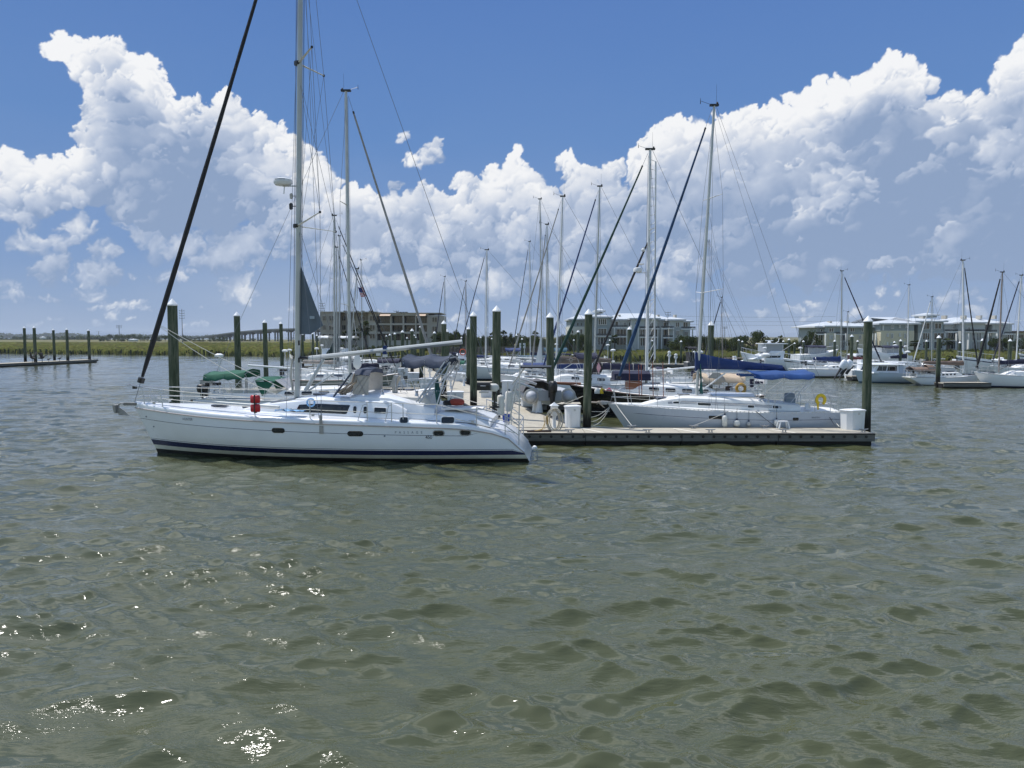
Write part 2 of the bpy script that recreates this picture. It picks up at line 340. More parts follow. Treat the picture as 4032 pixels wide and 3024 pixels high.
    veil=.55*np.exp(-np.clip(el,0,99)/5.)*np.clip((fbm(90,4,701,3.0)-.35)*3,0,1)
    sk=sk+(np.array([.42,.50,.64])-sk)*veil[...,None]
    C=col*a[...,None]+sk*(1-a)[...,None]
    af=np.maximum(a,np.clip((36-el)/9,0,1))
    C=np.where((af>1e-3)[...,None],C,sk)*(1+.9*np.clip((el-27)/9,0,1))[...,None]  # unseen overhead sky boosted so the water reflects more light
    return A0,E0,ST,W,H,C,af

def build_sky():
    A0,E0,ST,W,H,C,af=sky_field()
    az=A0+np.arange(W)*ST; keep=np.where((np.abs(az)<36.5)|(np.arange(W)%4==0))[0]
    el=E0+np.arange(H)*ST; kr=np.where((el<27)|(np.arange(H)%4==0))[0]
    C=C[np.ix_(kr,keep)]; a=af[np.ix_(kr,keep)]; az=np.radians(az[keep])[None,:]; e=np.radians(el[kr])[:,None]; R=9500.
    X=R*np.sin(az)*np.cos(e); Y=R*np.cos(az)*np.cos(e); Zz=R*np.sin(e)+0*az+H0
    h,wd=a.shape; co=np.stack([X,Y,Zz],-1).reshape(-1,3).astype(np.float32)
    me=bpy.data.meshes.new('sky'); nv=h*wd; me.vertices.add(nv); me.vertices.foreach_set('co',co.ravel())
    i=np.arange(h-1)[:,None]*wd+np.arange(wd-1)[None,:]; q=np.stack([i,i+1,i+1+wd,i+wd],-1).reshape(-1,4)
    nf=len(q); me.loops.add(nf*4); me.loops.foreach_set('vertex_index',q.ravel().astype(np.int32)); me.polygons.add(nf); me.polygons.foreach_set('loop_start',(np.arange(nf)*4).astype(np.int32)); me.update(calc_edges=True)
    at=me.attributes.new('cloud','FLOAT_COLOR','POINT'); rgba=np.concatenate([C,a[...,None]],-1).astype(np.float32); at.data.foreach_set('color',rgba.ravel())
    m=bpy.data.materials.new('sky_clouds'); m.use_nodes=True; n=m.node_tree.nodes; l=m.node_tree.links; n.clear()
    A=n.new('ShaderNodeAttribute'); A.attribute_name='cloud'; E=n.new('ShaderNodeEmission'); T=n.new('ShaderNodeBsdfTransparent'); M=n.new('ShaderNodeMixShader'); O=n.new('ShaderNodeOutputMaterial')
    l.new(A.outputs['Color'],E.inputs[0]); l.new(A.outputs['Alpha'],M.inputs[0]); l.new(T.outputs[0],M.inputs[1]); l.new(E.outputs[0],M.inputs[2]); l.new(M.outputs[0],O.inputs[0])
    try: m.cycles.emission_sampling='NONE'
    except Exception: pass
    me.materials.append(m); o=bpy.data.objects.new('sky',me); COL.objects.link(o); o['kind']='structure'
build_sky()
# ---------------- water ----------------
def build_water():
    rs=np.random.RandomState(3)
    ca=np.concatenate([np.linspace(-85,-40,16)[:-1],np.linspace(-40,40,760),np.linspace(40,85,16)[1:]])
    ys=[2.5]
    while ys[-1]<5900: ys.append(ys[-1]*(1.0052 if ys[-1]<400 else 1.03))
    ys=np.array(ys); ta=np.tan(np.radians(ca)); X=np.clip(ys[:,None]*ta[None,:],-6000,6000); Y=ys[:,None]+0*X
    Z=np.zeros_like(X); DX=np.zeros_like(X); DY=np.zeros_like(X)
    cell=np.maximum(ys*.0052,ys*.0019)[:,None]
    N=130
    # patchy gusts modulate amplitude
    G=1+.20*np.sin(X*.19+1.3*np.sin(Y*.13))*np.sin(Y*.23+.7)+.2*np.sin(X*.07-Y*.09+2)
    G2=np.clip(1+.55*np.sin(X*.55+Y*.33+1.6*np.sin(Y*.31+X*.2))*np.sin(Y*.47-X*.28+.7)+.35*np.sin(X*.21-Y*.37+2),.35,1.3)
    for i in range(N):
        lam=.17*(4.6/.17)**((i+rs.rand())/N); k=2*PI/lam
        th=rad(-20)+rs.normal()*rad(17) if i%10<6 else rad(30)+rs.normal()*rad(13)
        sl_=.041*(1.3 if .25<lam<.75 else 1.)*(1.0 if lam<.9 else (.9/lam)**.9)*(1.0 if lam>.25 else (lam/.25)**.8)
        a=sl_/k; fade=np.clip((lam/cell-2.4)/2.,0,1)
        kx,ky=k*math.sin(th),k*math.cos(th); ph=kx*X+ky*Y+rs.rand()*6.28
        g_=G if lam>.6 else G2; c=np.cos(ph)*fade*a*g_; s_=np.sin(ph)*fade*a*g_
        Z+=c; DX-=s_*math.sin(th)*.8; DY-=s_*math.cos(th)*.8
    fr=np.clip(1-ys/380,0,1)[:,None]
    co=np.stack([X+DX*fr,Y+DY*fr,Z*fr],-1).reshape(-1,3).astype(np.float32)
    h,wd=X.shape; me=bpy.data.meshes.new('water'); me.vertices.add(h*wd); me.vertices.foreach_set('co',co.ravel())
    i=np.arange(h-1)[:,None]*wd+np.arange(wd-1)[None,:]; q=np.stack([i,i+1,i+1+wd,i+wd],-1).reshape(-1,4); nf=len(q)
    me.loops.add(nf*4); me.loops.foreach_set('vertex_index',q.ravel().astype(np.int32)); me.polygons.add(nf); me.polygons.foreach_set('loop_start',(np.arange(nf)*4).astype(np.int32))
    me.polygons.foreach_set('use_smooth',[True]*nf); me.update(calc_edges=True)
    m=bpy.data.materials.new('murky_water'); m.use_nodes=True; n=m.node_tree.nodes; l=m.node_tree.links; b=n['Principled BSDF']
    b.inputs['Roughness'].default_value=.04; b.inputs['Specular IOR Level'].default_value=.72; b.inputs['IOR'].default_value=1.37
    tc=n.new('ShaderNodeTexCoord')
    def nz(sc,det,stx,sty,rz=0.):
        mp=n.new('ShaderNodeMapping'); mp.inputs['Scale'].default_value=(stx,sty,1); mp.inputs['Rotation'].default_value=(0,0,rz); l.new(tc.outputs['Object'],mp.inputs[0])
        t=n.new('ShaderNodeTexNoise'); t.inputs['Scale'].default_value=sc; t.inputs['Detail'].default_value=det; t.inputs['Roughness'].default_value=.6; l.new(mp.outputs[0],t.inputs['Vector']); return t
    c=nz(.22,4,1,1.6); mx=n.new('ShaderNodeMix'); mx.data_type='RGBA'; mx.inputs[6].default_value=(.073,.077,.033,1); mx.inputs[7].default_value=(.062,.071,.038,1); l.new(c.outputs[0],mx.inputs[0]); l.new(mx.outputs[2],b.inputs['Base Color'])
    n1=nz(1.3,3,.6,1.6,.45); n2=nz(4.5,4,.5,1.7,-.5); n3=nz(14,3,.5,1.5,.3)
    def mul(x,k):
        q=n.new('ShaderNodeMath'); q.operation='MULTIPLY'; l.new(x,q.inputs[0])
        if isinstance(k,float): q.inputs[1].default_value=k
        else: l.new(k,q.inputs[1])
        return q.outputs[0]
    def add(x,y):
        q=n.new('ShaderNodeMath'); q.operation='ADD'; l.new(x,q.inputs[0]); l.new(y,q.inputs[1]); return q.outputs[0]
    g=nz(.8,5,.38,1.7,.42); gr=n.new('ShaderNodeMapRange'); gr.inputs[1].default_value=.42; gr.inputs[2].default_value=.62; gr.inputs[3].default_value=.15; gr.inputs[4].default_value=2.4; l.new(g.outputs[0],gr.inputs[0])
    hsum=add(mul(n1.outputs[0],.016),mul(add(mul(n2.outputs[0],.0095),mul(n3.outputs[0],.0042)),gr.outputs[0]))
    bp=n.new('ShaderNodeBump'); bp.inputs['Distance'].default_value=1.0; bp.inputs['Strength'].default_value=1.0; l.new(hsum,bp.inputs['Height']); l.new(bp.outputs[0],b.inputs['Normal'])
    me.materials.append(m); o=bpy.data.objects.new('water',me); COL.objects.link(o); o['kind']='structure'
build_water()
# ---------------- land and marsh ----------------
SH=[(-2600,196),(-900,190),(0,188),(640,172),(1100,160),(1350,152),(1560,146),(1750,140),(2000,134),(2300,130),(2720,128),(3000,124),(3300,119),(3600,115),(4032,112),(5200,112),(7000,112)]
def shore(px): return stab(SH,px)+1.6*math.sin(px*.021)+.9*math.sin(px*.057+1)+.5*math.sin(px*.13)
def build_land():
    rnd=random.Random(4); cols=list(range(-2600,7001,14)); rows=[]
    for k in range(62):
        r=[]
        for px in cols:
            y0=shore(px)
            if k<3: yy=y0+k*.25; z=(-.3,.12,.38)[k]
            else:
                yy=y0+.8+((k-3)/58)**3.2*(5600 if px>1420 else lerp(800,5600,max(0,(px-1300)/120)) if px>1300 else 800); z=.42+.10*math.sin(px*.09+k*1.7)*(k<20)+ (.25 if yy>y0+60 and px>1200 else 0)
            r.append((max(-6000,min(6000,PX(px,yy))),yy,z))
        rows.append(r)
    m=bpy.data.materials.new('marsh_ground'); m.use_nodes=True; n=m.node_tree.nodes; l=m.node_tree.links; b=n['Principled BSDF']; b.inputs['Roughness'].default_value=.9; b.inputs['Specular IOR Level'].default_value=.1
    tc=n.new('ShaderNodeTexCoord'); mp=n.new('ShaderNodeMapping'); mp.inputs['Scale'].default_value=(.012,.03,1); l.new(tc.outputs['Object'],mp.inputs[0])
    a=n.new('ShaderNodeTexNoise'); a.inputs['Scale'].default_value=1.6; a.inputs['Detail'].default_value=8; a.inputs['Roughness'].default_value=.65; l.new(mp.outputs[0],a.inputs['Vector'])
    cr=n.new('ShaderNodeValToRGB'); e=cr.color_ramp.elements; e[0].position=.36; e[0].color=(.135,.110,.060,1); e[1].position=.62; e[1].color=(.140,.140,.055,1); q=e.new(.5); q.color=(.130,.125,.058,1); l.new(a.outputs[0],cr.inputs[0]); l.new(cr.outputs[0],b.inputs['Base Color'])
    MB().grid(rows).build('ground',m,None,60).__setitem__('kind','structure')
build_land()
def build_grass():
    rs=np.random.RandomState(8); V=[]; Fc=[]; Mi=[]; k=0
    for it in range(52000):
        px=rs.uniform(-250,4300); d=rs.rand()**2.2*(260 if px<1300 else 62); y=shore(px)+.25+d; x=PX(px,y)
        far=min(1,d/90); h=rs.uniform(.45,.85)*(1+.25*math.sin(px*.017+d*.4))*(1-.15*far); wd=rs.uniform(.10,.26)*(1+1.8*far)*(y/140); ln=rs.uniform(-.25,.25)
        z0=.05 if d<.6 else .35
        if d<.6: h+=.3
        a=rs.uniform(-.6,.6); cx,sy=math.cos(a)*wd,math.sin(a)*wd
        V+= [(x-cx,y-sy,z0),(x+cx,y+sy,z0),(x+cx*.7+ln,y+sy*.7,z0+h),(x-cx*.8+ln,y-sy*.8,z0+h*.9)]
        Fc.append((k,k+1,k+2,k+3)); Mi.append(int(rs.randint(0,3)) if d>1.2 else int(rs.choice([0,1,3]))); k+=4
    b=MB(); b.v=V; b.f=Fc; b.m=Mi
    ms=[mat('marsh_blade_a',(.20,.205,.070),.8,spec=.15,leafy=.42),mat('marsh_blade_b',(.23,.225,.085),.8,spec=.15,leafy=.42),mat('marsh_blade_c',(.20,.175,.075),.8,spec=.15,leafy=.42),mat('marsh_blade_d',(.05,.055,.028),.8,spec=.15)]
    o=b.build('marsh_grass',ms,None,0,rc=False); o['kind']='stuff'; tag(o,'tall yellow green marsh grass along the bank','grass')
build_grass()
# ---------------- boats: shared builders ----------------
class Boat:
    def __init__(s,name,label,cat,X,Y,yaw,L,B,sheer,tw=.74,mx=.45,rb=.9,rs=.3,ro=0.,pk=3.6,group=None,fine=2.3,ents=None):
        s.L=L;s.B=B;s.sheer=sheer;s.tw=tw;s.mx=mx;s.rb=rb;s.rs=rs;s.ro=ro;s.pk=pk;s.fine=fine
        s.yaw=yaw; s.root=thing(name,label,cat,(X,Y,0),yaw,group); s.M=Matrix.Translation((X,Y,0))@Matrix.Rotation(yaw,4,'Z'); s.I=s.M.inverted()
        s.near=1 if math.cos(yaw)<0 else -1      # local y sign of the camera side
    def at(s,px,py,ly=0.):
        o=s.I@CAMP; d=s.I.to_3x3()@ray(px,py); t=(ly-o.y)/d.y; q=o+d*t; return q.x,q.z
    def lx(s,px,ly=0.,py=1500): return s.at(px,py,ly)[0]
    def s_(s,t): return stab(s.sheer,t)
    def hb(s,t):
        if t<s.mx: f=s.tw+(1-s.tw)*math.sin(PI/2*t/s.mx)
        else: f=1-((t-s.mx)/(1-s.mx))**s.fine
        return max(.012,s.B/2*f)
    def g(s,t,z):
        sh=s.s_(t); v=max(0,min(1,(z+.55)/(sh+.55))); p=s.pk-(s.pk-1.5)*t**2.2; return 1-(1-v)**p
    def hp(s,t,z,side=1):
        sh=s.s_(t); v=max(0,min(1,(z+.1)/(sh+.1))); x=(t-.5)*s.L-s.rb*(1-v)*t**6+s.rs*v*(1-t)**8+s.ro*(1-v)*(1-t)**5
        return Vector((x,side*s.hb(t)*s.g(t,z),z))
    def hull(s,rows,mats,name='hull',nt=34):
        # rows: list of (z or fn(t,sheer)), faces between row i,i+1 use material index mi
        b=MB(); T=[i/nt for i in range(nt+1)]; T=[1-(1-t)**1.25 if t>.0 else 0 for t in T]; rings=[]
        for t in T:
            sh=s.s_(t); zz=[]
            for zf,_ in rows:
                z=zf(t,sh) if callable(zf) else zf; zz.append(min(z,sh-.002*(len(rows)-len(zz)-1)))
            up=[s.hp(t,z,1) for z in reversed(zz)]; dn=[s.hp(t,z,-1) for z in zz]
            rings.append(up+dn)
        m=[r[1] for r in rows]; k=len(rows)
        mis=[m[i] for i in range(k-2,-1,-1)]+[0]+[m[i] for i in range(k-1)]
        b.loft(rings,0,False,False,mis)
        b.poly(rings[0][::-1],rows[-2][1]); s.T=T
        return b.build(name,mats,s.root,50)
    def deck(s,prof,m,dh=None,name='deck',mats=None):
        b=MB(); g=[]
        for t in s.T:
            sh=s.s_(t); k=dh(t) if dh else 1.; r=[]
            ed=s.hp(t,sh,1)
            for (q,dz) in prof: r.append(Vector((ed.x,ed.y*q,sh+dz*k)))
            r+= [Vector((p.x,-p.y,p.z)) for p in r[::-1][1:]]
            g.append(r)
        b.grid(g); b.poly(g[0]); s.dp=prof; s.dh=dh
        return b.build(name,m,s.root,50)
    def dz(s,x,y=None):
        t=max(0,min(1,x/s.L+.5)); k=s.dh(t) if s.dh else 1.; return s.s_(t)+s.dp[-1][1]*k
    def rail(s,m,dz=.02,r=.02,t0=0.,t1=1.,name='toe_rail',out=.0):
        b=MB()
        for sd_ in (1,-1):
            pts=[]
            for i in range(25):
                t=lerp(t0,t1,i/24); p=s.hp(t,s.s_(t),sd_); pts.append(p+Vector((0,sd_*out,dz)))
            b.tube(pts,r,5)
        return b.build(name,m,s.root)
    def cabin(s,x0,x1,w,h,m,fr=.9,ar=.3,wn=None,name='cabin',n=14,z0=None,top=1.08):
        # x0 aft, x1 fore
        s.cb=(x0,x1,w,h,fr,ar,wn,z0); rings=[]
        for i in range(n+1):
            x=lerp(x0,x1,i/n); rings.append([s.cp(x,f,sd_) for sd_,f in ((1,0),(1,.5),(1,.86),(1,1))]+[Vector((x,0,s.cp(x,1,1).z+(top-1)*h*s.ch(x)))]+[s.cp(x,f,-1) for f in (1,.86,.5,0)])
        return MB().loft(rings,0,True,False).build(name,m,s.root,40)
    def ch(s,x):
        x0,x1,w,h,fr,ar,wn,z0=s.cb; f=1.
        if x>x1-fr: f=max(0.02,(x1-x)/fr); f=f**.7
        if x<x0+ar: f=min(f,.55+.45*(x-x0)/ar)
        return f
    def cp(s,x,f,sd_=1,off=0.):
        x0,x1,w,h,fr,ar,wn,z0=s.cb; k=(x-x0)/(x1-x0)
        ww=lerp(w,wn if wn else w*.55,max(0,k)**1.6); zb=(z0 if z0 is not None else s.dz(x)-.03)
        prof=tab([(0,1.0),(.5,.965),(.86,.90),(1,.72)],f)
        return Vector((x,sd_*(ww*prof+off),zb+h*s.ch(x)*f))
    def cwin(s,x0,x1,f0,f1,m,r=.25,sides=(1,-1),name='window',frame=None,sl=0.):
        for sd_ in sides:
            def fn(u,v,off): 
                x=lerp(x0,x1,u)+sl*(v-.5); return s.cp(x,lerp(f0,f1,v),sd_,off)
            patch(fn,m,s.root,r,name,abs(x1-x0),(f1-f0)*s.cb[3],frame,sd_)
    def hwin(s,t0,t1,z0,z1,m,r=.45,sides=(1,-1),name='hull_window',frame=None):
        for sd_ in sides:
            def fn(u,v,off):
                t=lerp(t0,t1,u); p=s.hp(t,lerp(z0,z1,v),sd_); p.y+=sd_*off; return p
            patch(fn,m,s.root,r,name,abs(t1-t0)*s.L,z1-z0,frame,sd_)
    def lifelines(s,ts,h=.62,m=steel,bow=True,stern=True,wires=2,sep=False,wr=.006,pr=.013,inb=.06,gate=()):
        def base(t,sd_):
            sh=s.s_(t); p=s.hp(t,sh,sd_); k=s.dh(t) if s.dh else 1.; p.y-=sd_*min(abs(p.y)*.5,inb); p.z=sh+s.dp[min(2,len(s.dp)-1)][1]*k-.02; return p
        s.lbase=base; b=MB(); wb=MB()
        for sd_ in (1,-1):
            for t in ts:
                p=base(t,sd_); MB().cyl(p,p+Vector((0,0,h)),pr,pr*.8,5).build('stanchion',m,s.root)
            for k in range(wires):
                hh=h*(1-.48*k); tt=[.02]+list(ts)+[.93]
                pts=[base(t,sd_)+Vector((0,0,hh)) for t in tt]
                full=[pts[0]]
                for a_,b_ in zip(pts,pts[1:]): full+=sag(a_,b_,.015,4)[1:]
                wb.tube(full,wr,4)
        wb.build('lifelines',ropew if sep else mat('wire_grey',(.42,.43,.44),.5),s.root)
        if bow:
            q=MB(); tp=[base(t,1)+Vector((0,0,h)) for t in (.90,.95,.985)]; tq=[base(t,-1)+Vector((0,0,h)) for t in (.985,.95,.90)]
            nose=base(1.,1)+Vector((.22,0,h*1.08)); nose.y=0
            q.tube(tp+[nose+Vector((0,.12,0)),nose+Vector((0,-.12,0))]+tq,pr,6)
            lo=[p-Vector((0,0,h*.5)) for p in tp+tq]; q.tube(lo[:3],pr*.8,5); q.tube(lo[3:],pr*.8,5)
            for sd_ in (1,-1):
                for t in (.90,.965): p=base(t,sd_); q.cyl(p,p+Vector((.10,0,h)),pr,None,6)
            q.build('pulpit',m,s.root)
        if stern:
            q=MB(); a=[base(t,1) for t in (.12,.05,.015)]; c=[base(t,-1) for t in (.015,.05,.12)]; al=a+c
            for hh in (h,h*.5): q.tube([p+Vector((0,0,hh)) for p in al],pr,6)
            for p in al: q.cyl(p,p+Vector((0,0,h)),pr,None,6)
            q.build('pushpit',m,s.root)
    def mast(s,x,z0,z1,r,m,spr=(),sprl=1.0,sweep=.25,head=True,lean=0.,n=10,wr=.007,taper=.8,shx=None):
        s.mtop=Vector((x+lean,0,z1)); s.mx0=Vector((x,0,z0)); s.mr=r
        b=MB(); b.tube([s.mx0,s.mx0.lerp(s.mtop,.6),s.mtop],[r,r*.97,r*taper],n,sq=.75); b.build('mast',m,s.root)
        tips={1:[],-1:[]}
        for f in spr:
            c=s.mx0.lerp(s.mtop,f)
            for sd_ in (1,-1):
                tip=c+Vector((-sweep,sd_*sprl*(1-.22*(f>.5)),.05)); MB().tube([c,tip],[r*.42,r*.22],6,sq=.4).build('spreader',m,s.root); tips[sd_].append(tip)
        tt=max(0,min(1,x/s.L+.5)); cb_=MB()
        for sd_ in (1,-1):
            ch=s.hp(tt-.02,s.s_(tt),sd_); ch.y*=.93; ch.z+=.05
            pts=[ch]+tips[sd_]+[s.mx0.lerp(s.mtop,.97)]
            b=MB(); b.tube(pts,wr,4)
            if tips[sd_]: b.cyl(ch+Vector((.15,0,0)),s.mx0.lerp(s.mtop,spr[0]-.01),wr*.9,None,4)
            if len(tips[sd_])>1: b.cyl(tips[sd_][0],s.mx0.lerp(s.mtop,spr[1]-.01),wr*.8,None,4)
            b.build('shroud',wire,s.root)
        if head:
            b=MB(); t=s.mtop; b.box(t+Vector((0,0,.04)),(r*4.4,r*1.6,.08)); b.cyl(t+Vector((r,0,.05)),t+Vector((r+.5,0,.22)),.008,None,4); b.cyl(t+Vector((r+.5,0,.1)),t+Vector((r+.5,0,.34)),.018,.006,4); b.lathe([(.03,0),(.05,.05),(.02,.1)],6,t+Vector((-r*1.6,0,.08))); b.cyl(t+Vector((-r,.03,0)),t+Vector((-r,.03,.9)),.006,.004,4)
            b.build('masthead_instruments',black,s.root)
    def forestay(s,x,z,m,r0=.06,r1=.03,top=1.,lo=.05,hi=.95,sg=.0,wr=.007,name='furled_jib',strap=False):
        a=Vector((x,0,z)); b_=s.mx0.lerp(s.mtop,top)+Vector((s.mr,0,0)); MB().cyl(a,b_,wr,None,4).build('forestay',wire,s.root)
        if m:
            pts=[]; rr=[]; rnd=random.Random(int(abs(x*97)))
            for i in range(41):
                f=lerp(lo,hi,i/40); p=a.lerp(b_,f); p.z-=sg*4*f*(1-f); pts.append(p)
                q=i/40; rr.append((r0*min(1,q*9+.55) if q<.12 else lerp(r0,r1,(q-.12)/.88))*(1+rnd.uniform(-.07,.07)))
            MB().tube(pts,rr,8).build(name,m,s.root)
            MB().cyl(a.lerp(b_,lo-.012),a.lerp(b_,lo-.003),r0*1.3,None,10).build('furler_drum',black,s.root); MB().cyl(a.lerp(b_,hi),a.lerp(b_,hi+.008),r1*1.1,None,8).build('halyard_swivel',black,s.root)
    def backstay(s,x,z,wr=.006,split=False):
        b=MB(); t=s.mtop-Vector((s.mr,0,0))
        if split:
            k=t.lerp(Vector((x,0,z)),.72); b.cyl(t,k,wr,None,4); b.cyl(k,(x,s.B*.3,z),wr,None,4); b.cyl(k,(x,-s.B*.3,z),wr,None,4)
        else: b.cyl(t,(x,0,z),wr,None,4)
        b.build('backstay',wire,s.root)
    def boom(s,x1,z0,z1,r,m,cover=None,ch=(.34,.12),cw=.15,vang=True,cl=(0,.94),mdx=.12,name='sail_cover',topl=True):
        a=Vector((s.mx0.x-mdx,0,z0)); e=Vector((x1,0,z1)); b=MB(); b.tube([a,e],r,8,sq=.7); b.build('boom',m,s.root); s.ba,s.be=a,e
        if vang: MB().cyl((s.mx0.x-.1,0,s.mx0.z+.25),a.lerp(e,.28),r*.45,None,6).build('boom_vang',m,s.root)
        if topl: MB().cyl(e,s.mtop,.005,None,4).build('topping_lift',wire,s.root)
        if cover:
            rings=[]; rnd=random.Random(int(abs(x1*31)+z0*7)); ph=rnd.random()*6
            for i in range(31):
                f=lerp(cl[0]-.02,cl[1],i/30); p=a.lerp(e,f); q=max(0,f); hh=lerp(ch[0],ch[1],q**.75)*(1+.05*math.sin(q*23+ph)); ww=cw*(1.15-.45*q)*(1+.08*math.sin(q*31+ph*2)); r_=[]
                for j in range(12):
                    an=2*PI*j/12; yy=math.sin(an)*ww*(1+.10*math.sin(q*40+j*2.1)); zz=(1-math.cos(an))/2; zz=-r*.75+(hh+r*1.1)*zz; yy*=(1-.55*max(0,(zz/hh))**1.5) if hh else 1
                    r_.append(p+Vector((0,yy,zz)))
                rings.append(r_)
            MB().loft(rings).build(name,cover,s.root,60)
    def canvas(s,x0,x1,z,w,m,name='bimini',drop=.16,arch=.18,fz=None,sagx=.05,th=.02,base=None,legs=True,tilt=0.,bows=3):
        g=[]; n=10
        for i in range(n+1):
            u=i/n; x=lerp(x0,x1,u); sgx=-sagx*abs(math.sin(u*PI*(bows-1)))+tilt*(u-.5); r=[]
            for j in range(13):
                v=j/6-1; av=abs(v)
                y=w*min(1,av/.86)*(1 if v>0 else -1); zz=z+sgx-arch*(min(1,av/.86))**2
                if av>.86: zz-=drop*(av-.86)/.14*(1+.12*math.sin(i*2.3+j)); y+=.02*(1 if v>0 else -1)
                r.append((x+.02*math.sin(j*1.7+i),y,zz+.012*math.sin(i*1.9+j*1.3)))
            g.append(r)
        o=MB().grid(g,0,th).build(name,m,s.root,70)
        if legs:
            b=MB(); bz=base if base is not None else s.dz((x0+x1)/2)+.1; xm=(x0+x1)/2
            for k in range(bows):
                xk=lerp(x0+.06,x1-.06,k/(bows-1)); 
                for sd_ in (1,-1): b.cyl((lerp(xk,xm,.75),sd_*w*1.0,bz),(xk,sd_*w,z-arch-drop*.4),.014,None,5)
                b.tube([(xk,w*v,z-.03-arch*v*v) for v in (-1,-.5,0,.5,1)],.013,5)
            for sd_ in (1,-1): b.cyl((x0+.05,sd_*w,z-arch-drop*.4),(lerp(x0,x1,.62),sd_*w*1.0,bz),.01,None,4)
            b.build(name+'_frame',steel,s.root)
        return o
    def dodger(s,x0,x1,z0,z1,w,m,mw=clearv,name='dodger',front=True,k0=.0):
        # x0 aft top edge, x1 fore foot
        xm=lerp(x0,x1,.45); g=[]
        for x,z,k in ((x0,z1,1.0),(lerp(x0,xm,.5),z1+.05,1.0),(xm,z1,.98)):
            g.append([(x,w*k*v,z-.10*v*v-(.12 if abs(v)>.95 else 0)) for v in (-1,-.8,-.4,0,.4,.8,1)])
        MB().grid(g,0,.02).build(name,m,s.root,60)
        b=MB()
        gr=[[(lerp(xm,x1,u),w*lerp(.98,.86,u)*v,lerp(z1-.02,z0,u)-.08*v*v*(1-u)) for v in (-1,-.5,0,.5,1)] for u in (0,.5,1)]
        if front: b.grid(gr,0,.01)
        for sd_ in (1,-1):
            b=b if front else MB()
            b.poly([(x0+.1,sd_*w*.99,z1-.2),(xm,sd_*w*.97,z1-.13),(x1,sd_*w*.86,z0),(x0+.3,sd_*w*.99,z0)] if front else [(x0+.02,sd_*w*.99,z1-.2),(xm-.02,sd_*w*.97,z1-.13),(xm+.05,sd_*w*.98,z0+.1),(x0+.05,sd_*w*.99,z0+.1)])
            if not front: b.build(name+'_window',mw,s.root,0)
        if front: b.build(name+'_window',mw,s.root,0)
def patch(fn,m,parent,r,name,wd,ht,frame,sd_):
    # rounded rectangle laid on a surface; r = corner radius as fraction of height
    rr=min(r*ht,wd*.5,ht*.5); pts=[]
    for cx,cz,a0 in ((wd-rr,ht-rr,0),(rr,ht-rr,90),(rr,rr,180),(wd-rr,rr,270)):
        for k in range(6):
            a=rad(a0+k*18); pts.append(((cx+rr*math.cos(a))/wd,(cz+rr*math.sin(a))/ht))
    if wd>.8:
        q=[]
        for a,b in zip(pts,pts[1:]+pts[:1]):
            q.append(a)
            if abs(a[0]-b[0])>.3: q+=[(lerp(a[0],b[0],t/8),lerp(a[1],b[1],t/8)) for t in range(1,8)]
        pts=q
    def ring(sc,off):
        out=[]
        for u,v in pts:
            du=(u-.5)*wd; dv=(v-.5)*ht; l=math.hypot(du,dv) or 1; out.append(fn(.5+(du+du/l*sc)/wd,.5+(dv+dv/l*sc)/ht,off))
        return out
    def cap(b,rg,off,mi=0):
        prev=rg
        for k in (.8,.6,.4,.2):
            nx=[fn(.5+(u-.5)*k,.5+(v-.5)*k,off) for u,v in pts]; b.loft([prev,nx],mi,False); prev=nx
        b.add(prev+[fn(.5,.5,off)],[(i,(i+1)%len(prev),len(prev)) for i in range(len(prev))],mi)
    b=MB(); r1=ring(0,.010); r0=ring(.004,-.01); b.loft([r0,r1],0,False); cap(b,r1,.012); o=b.build(name,m,parent,30)
    if frame:
        b=MB(); b.loft([ring(.035,-.005),ring(.03,.012),ring(.004,.016),ring(0,.008)],0,False); b.build('window_frame',frame,o,40)
    return o
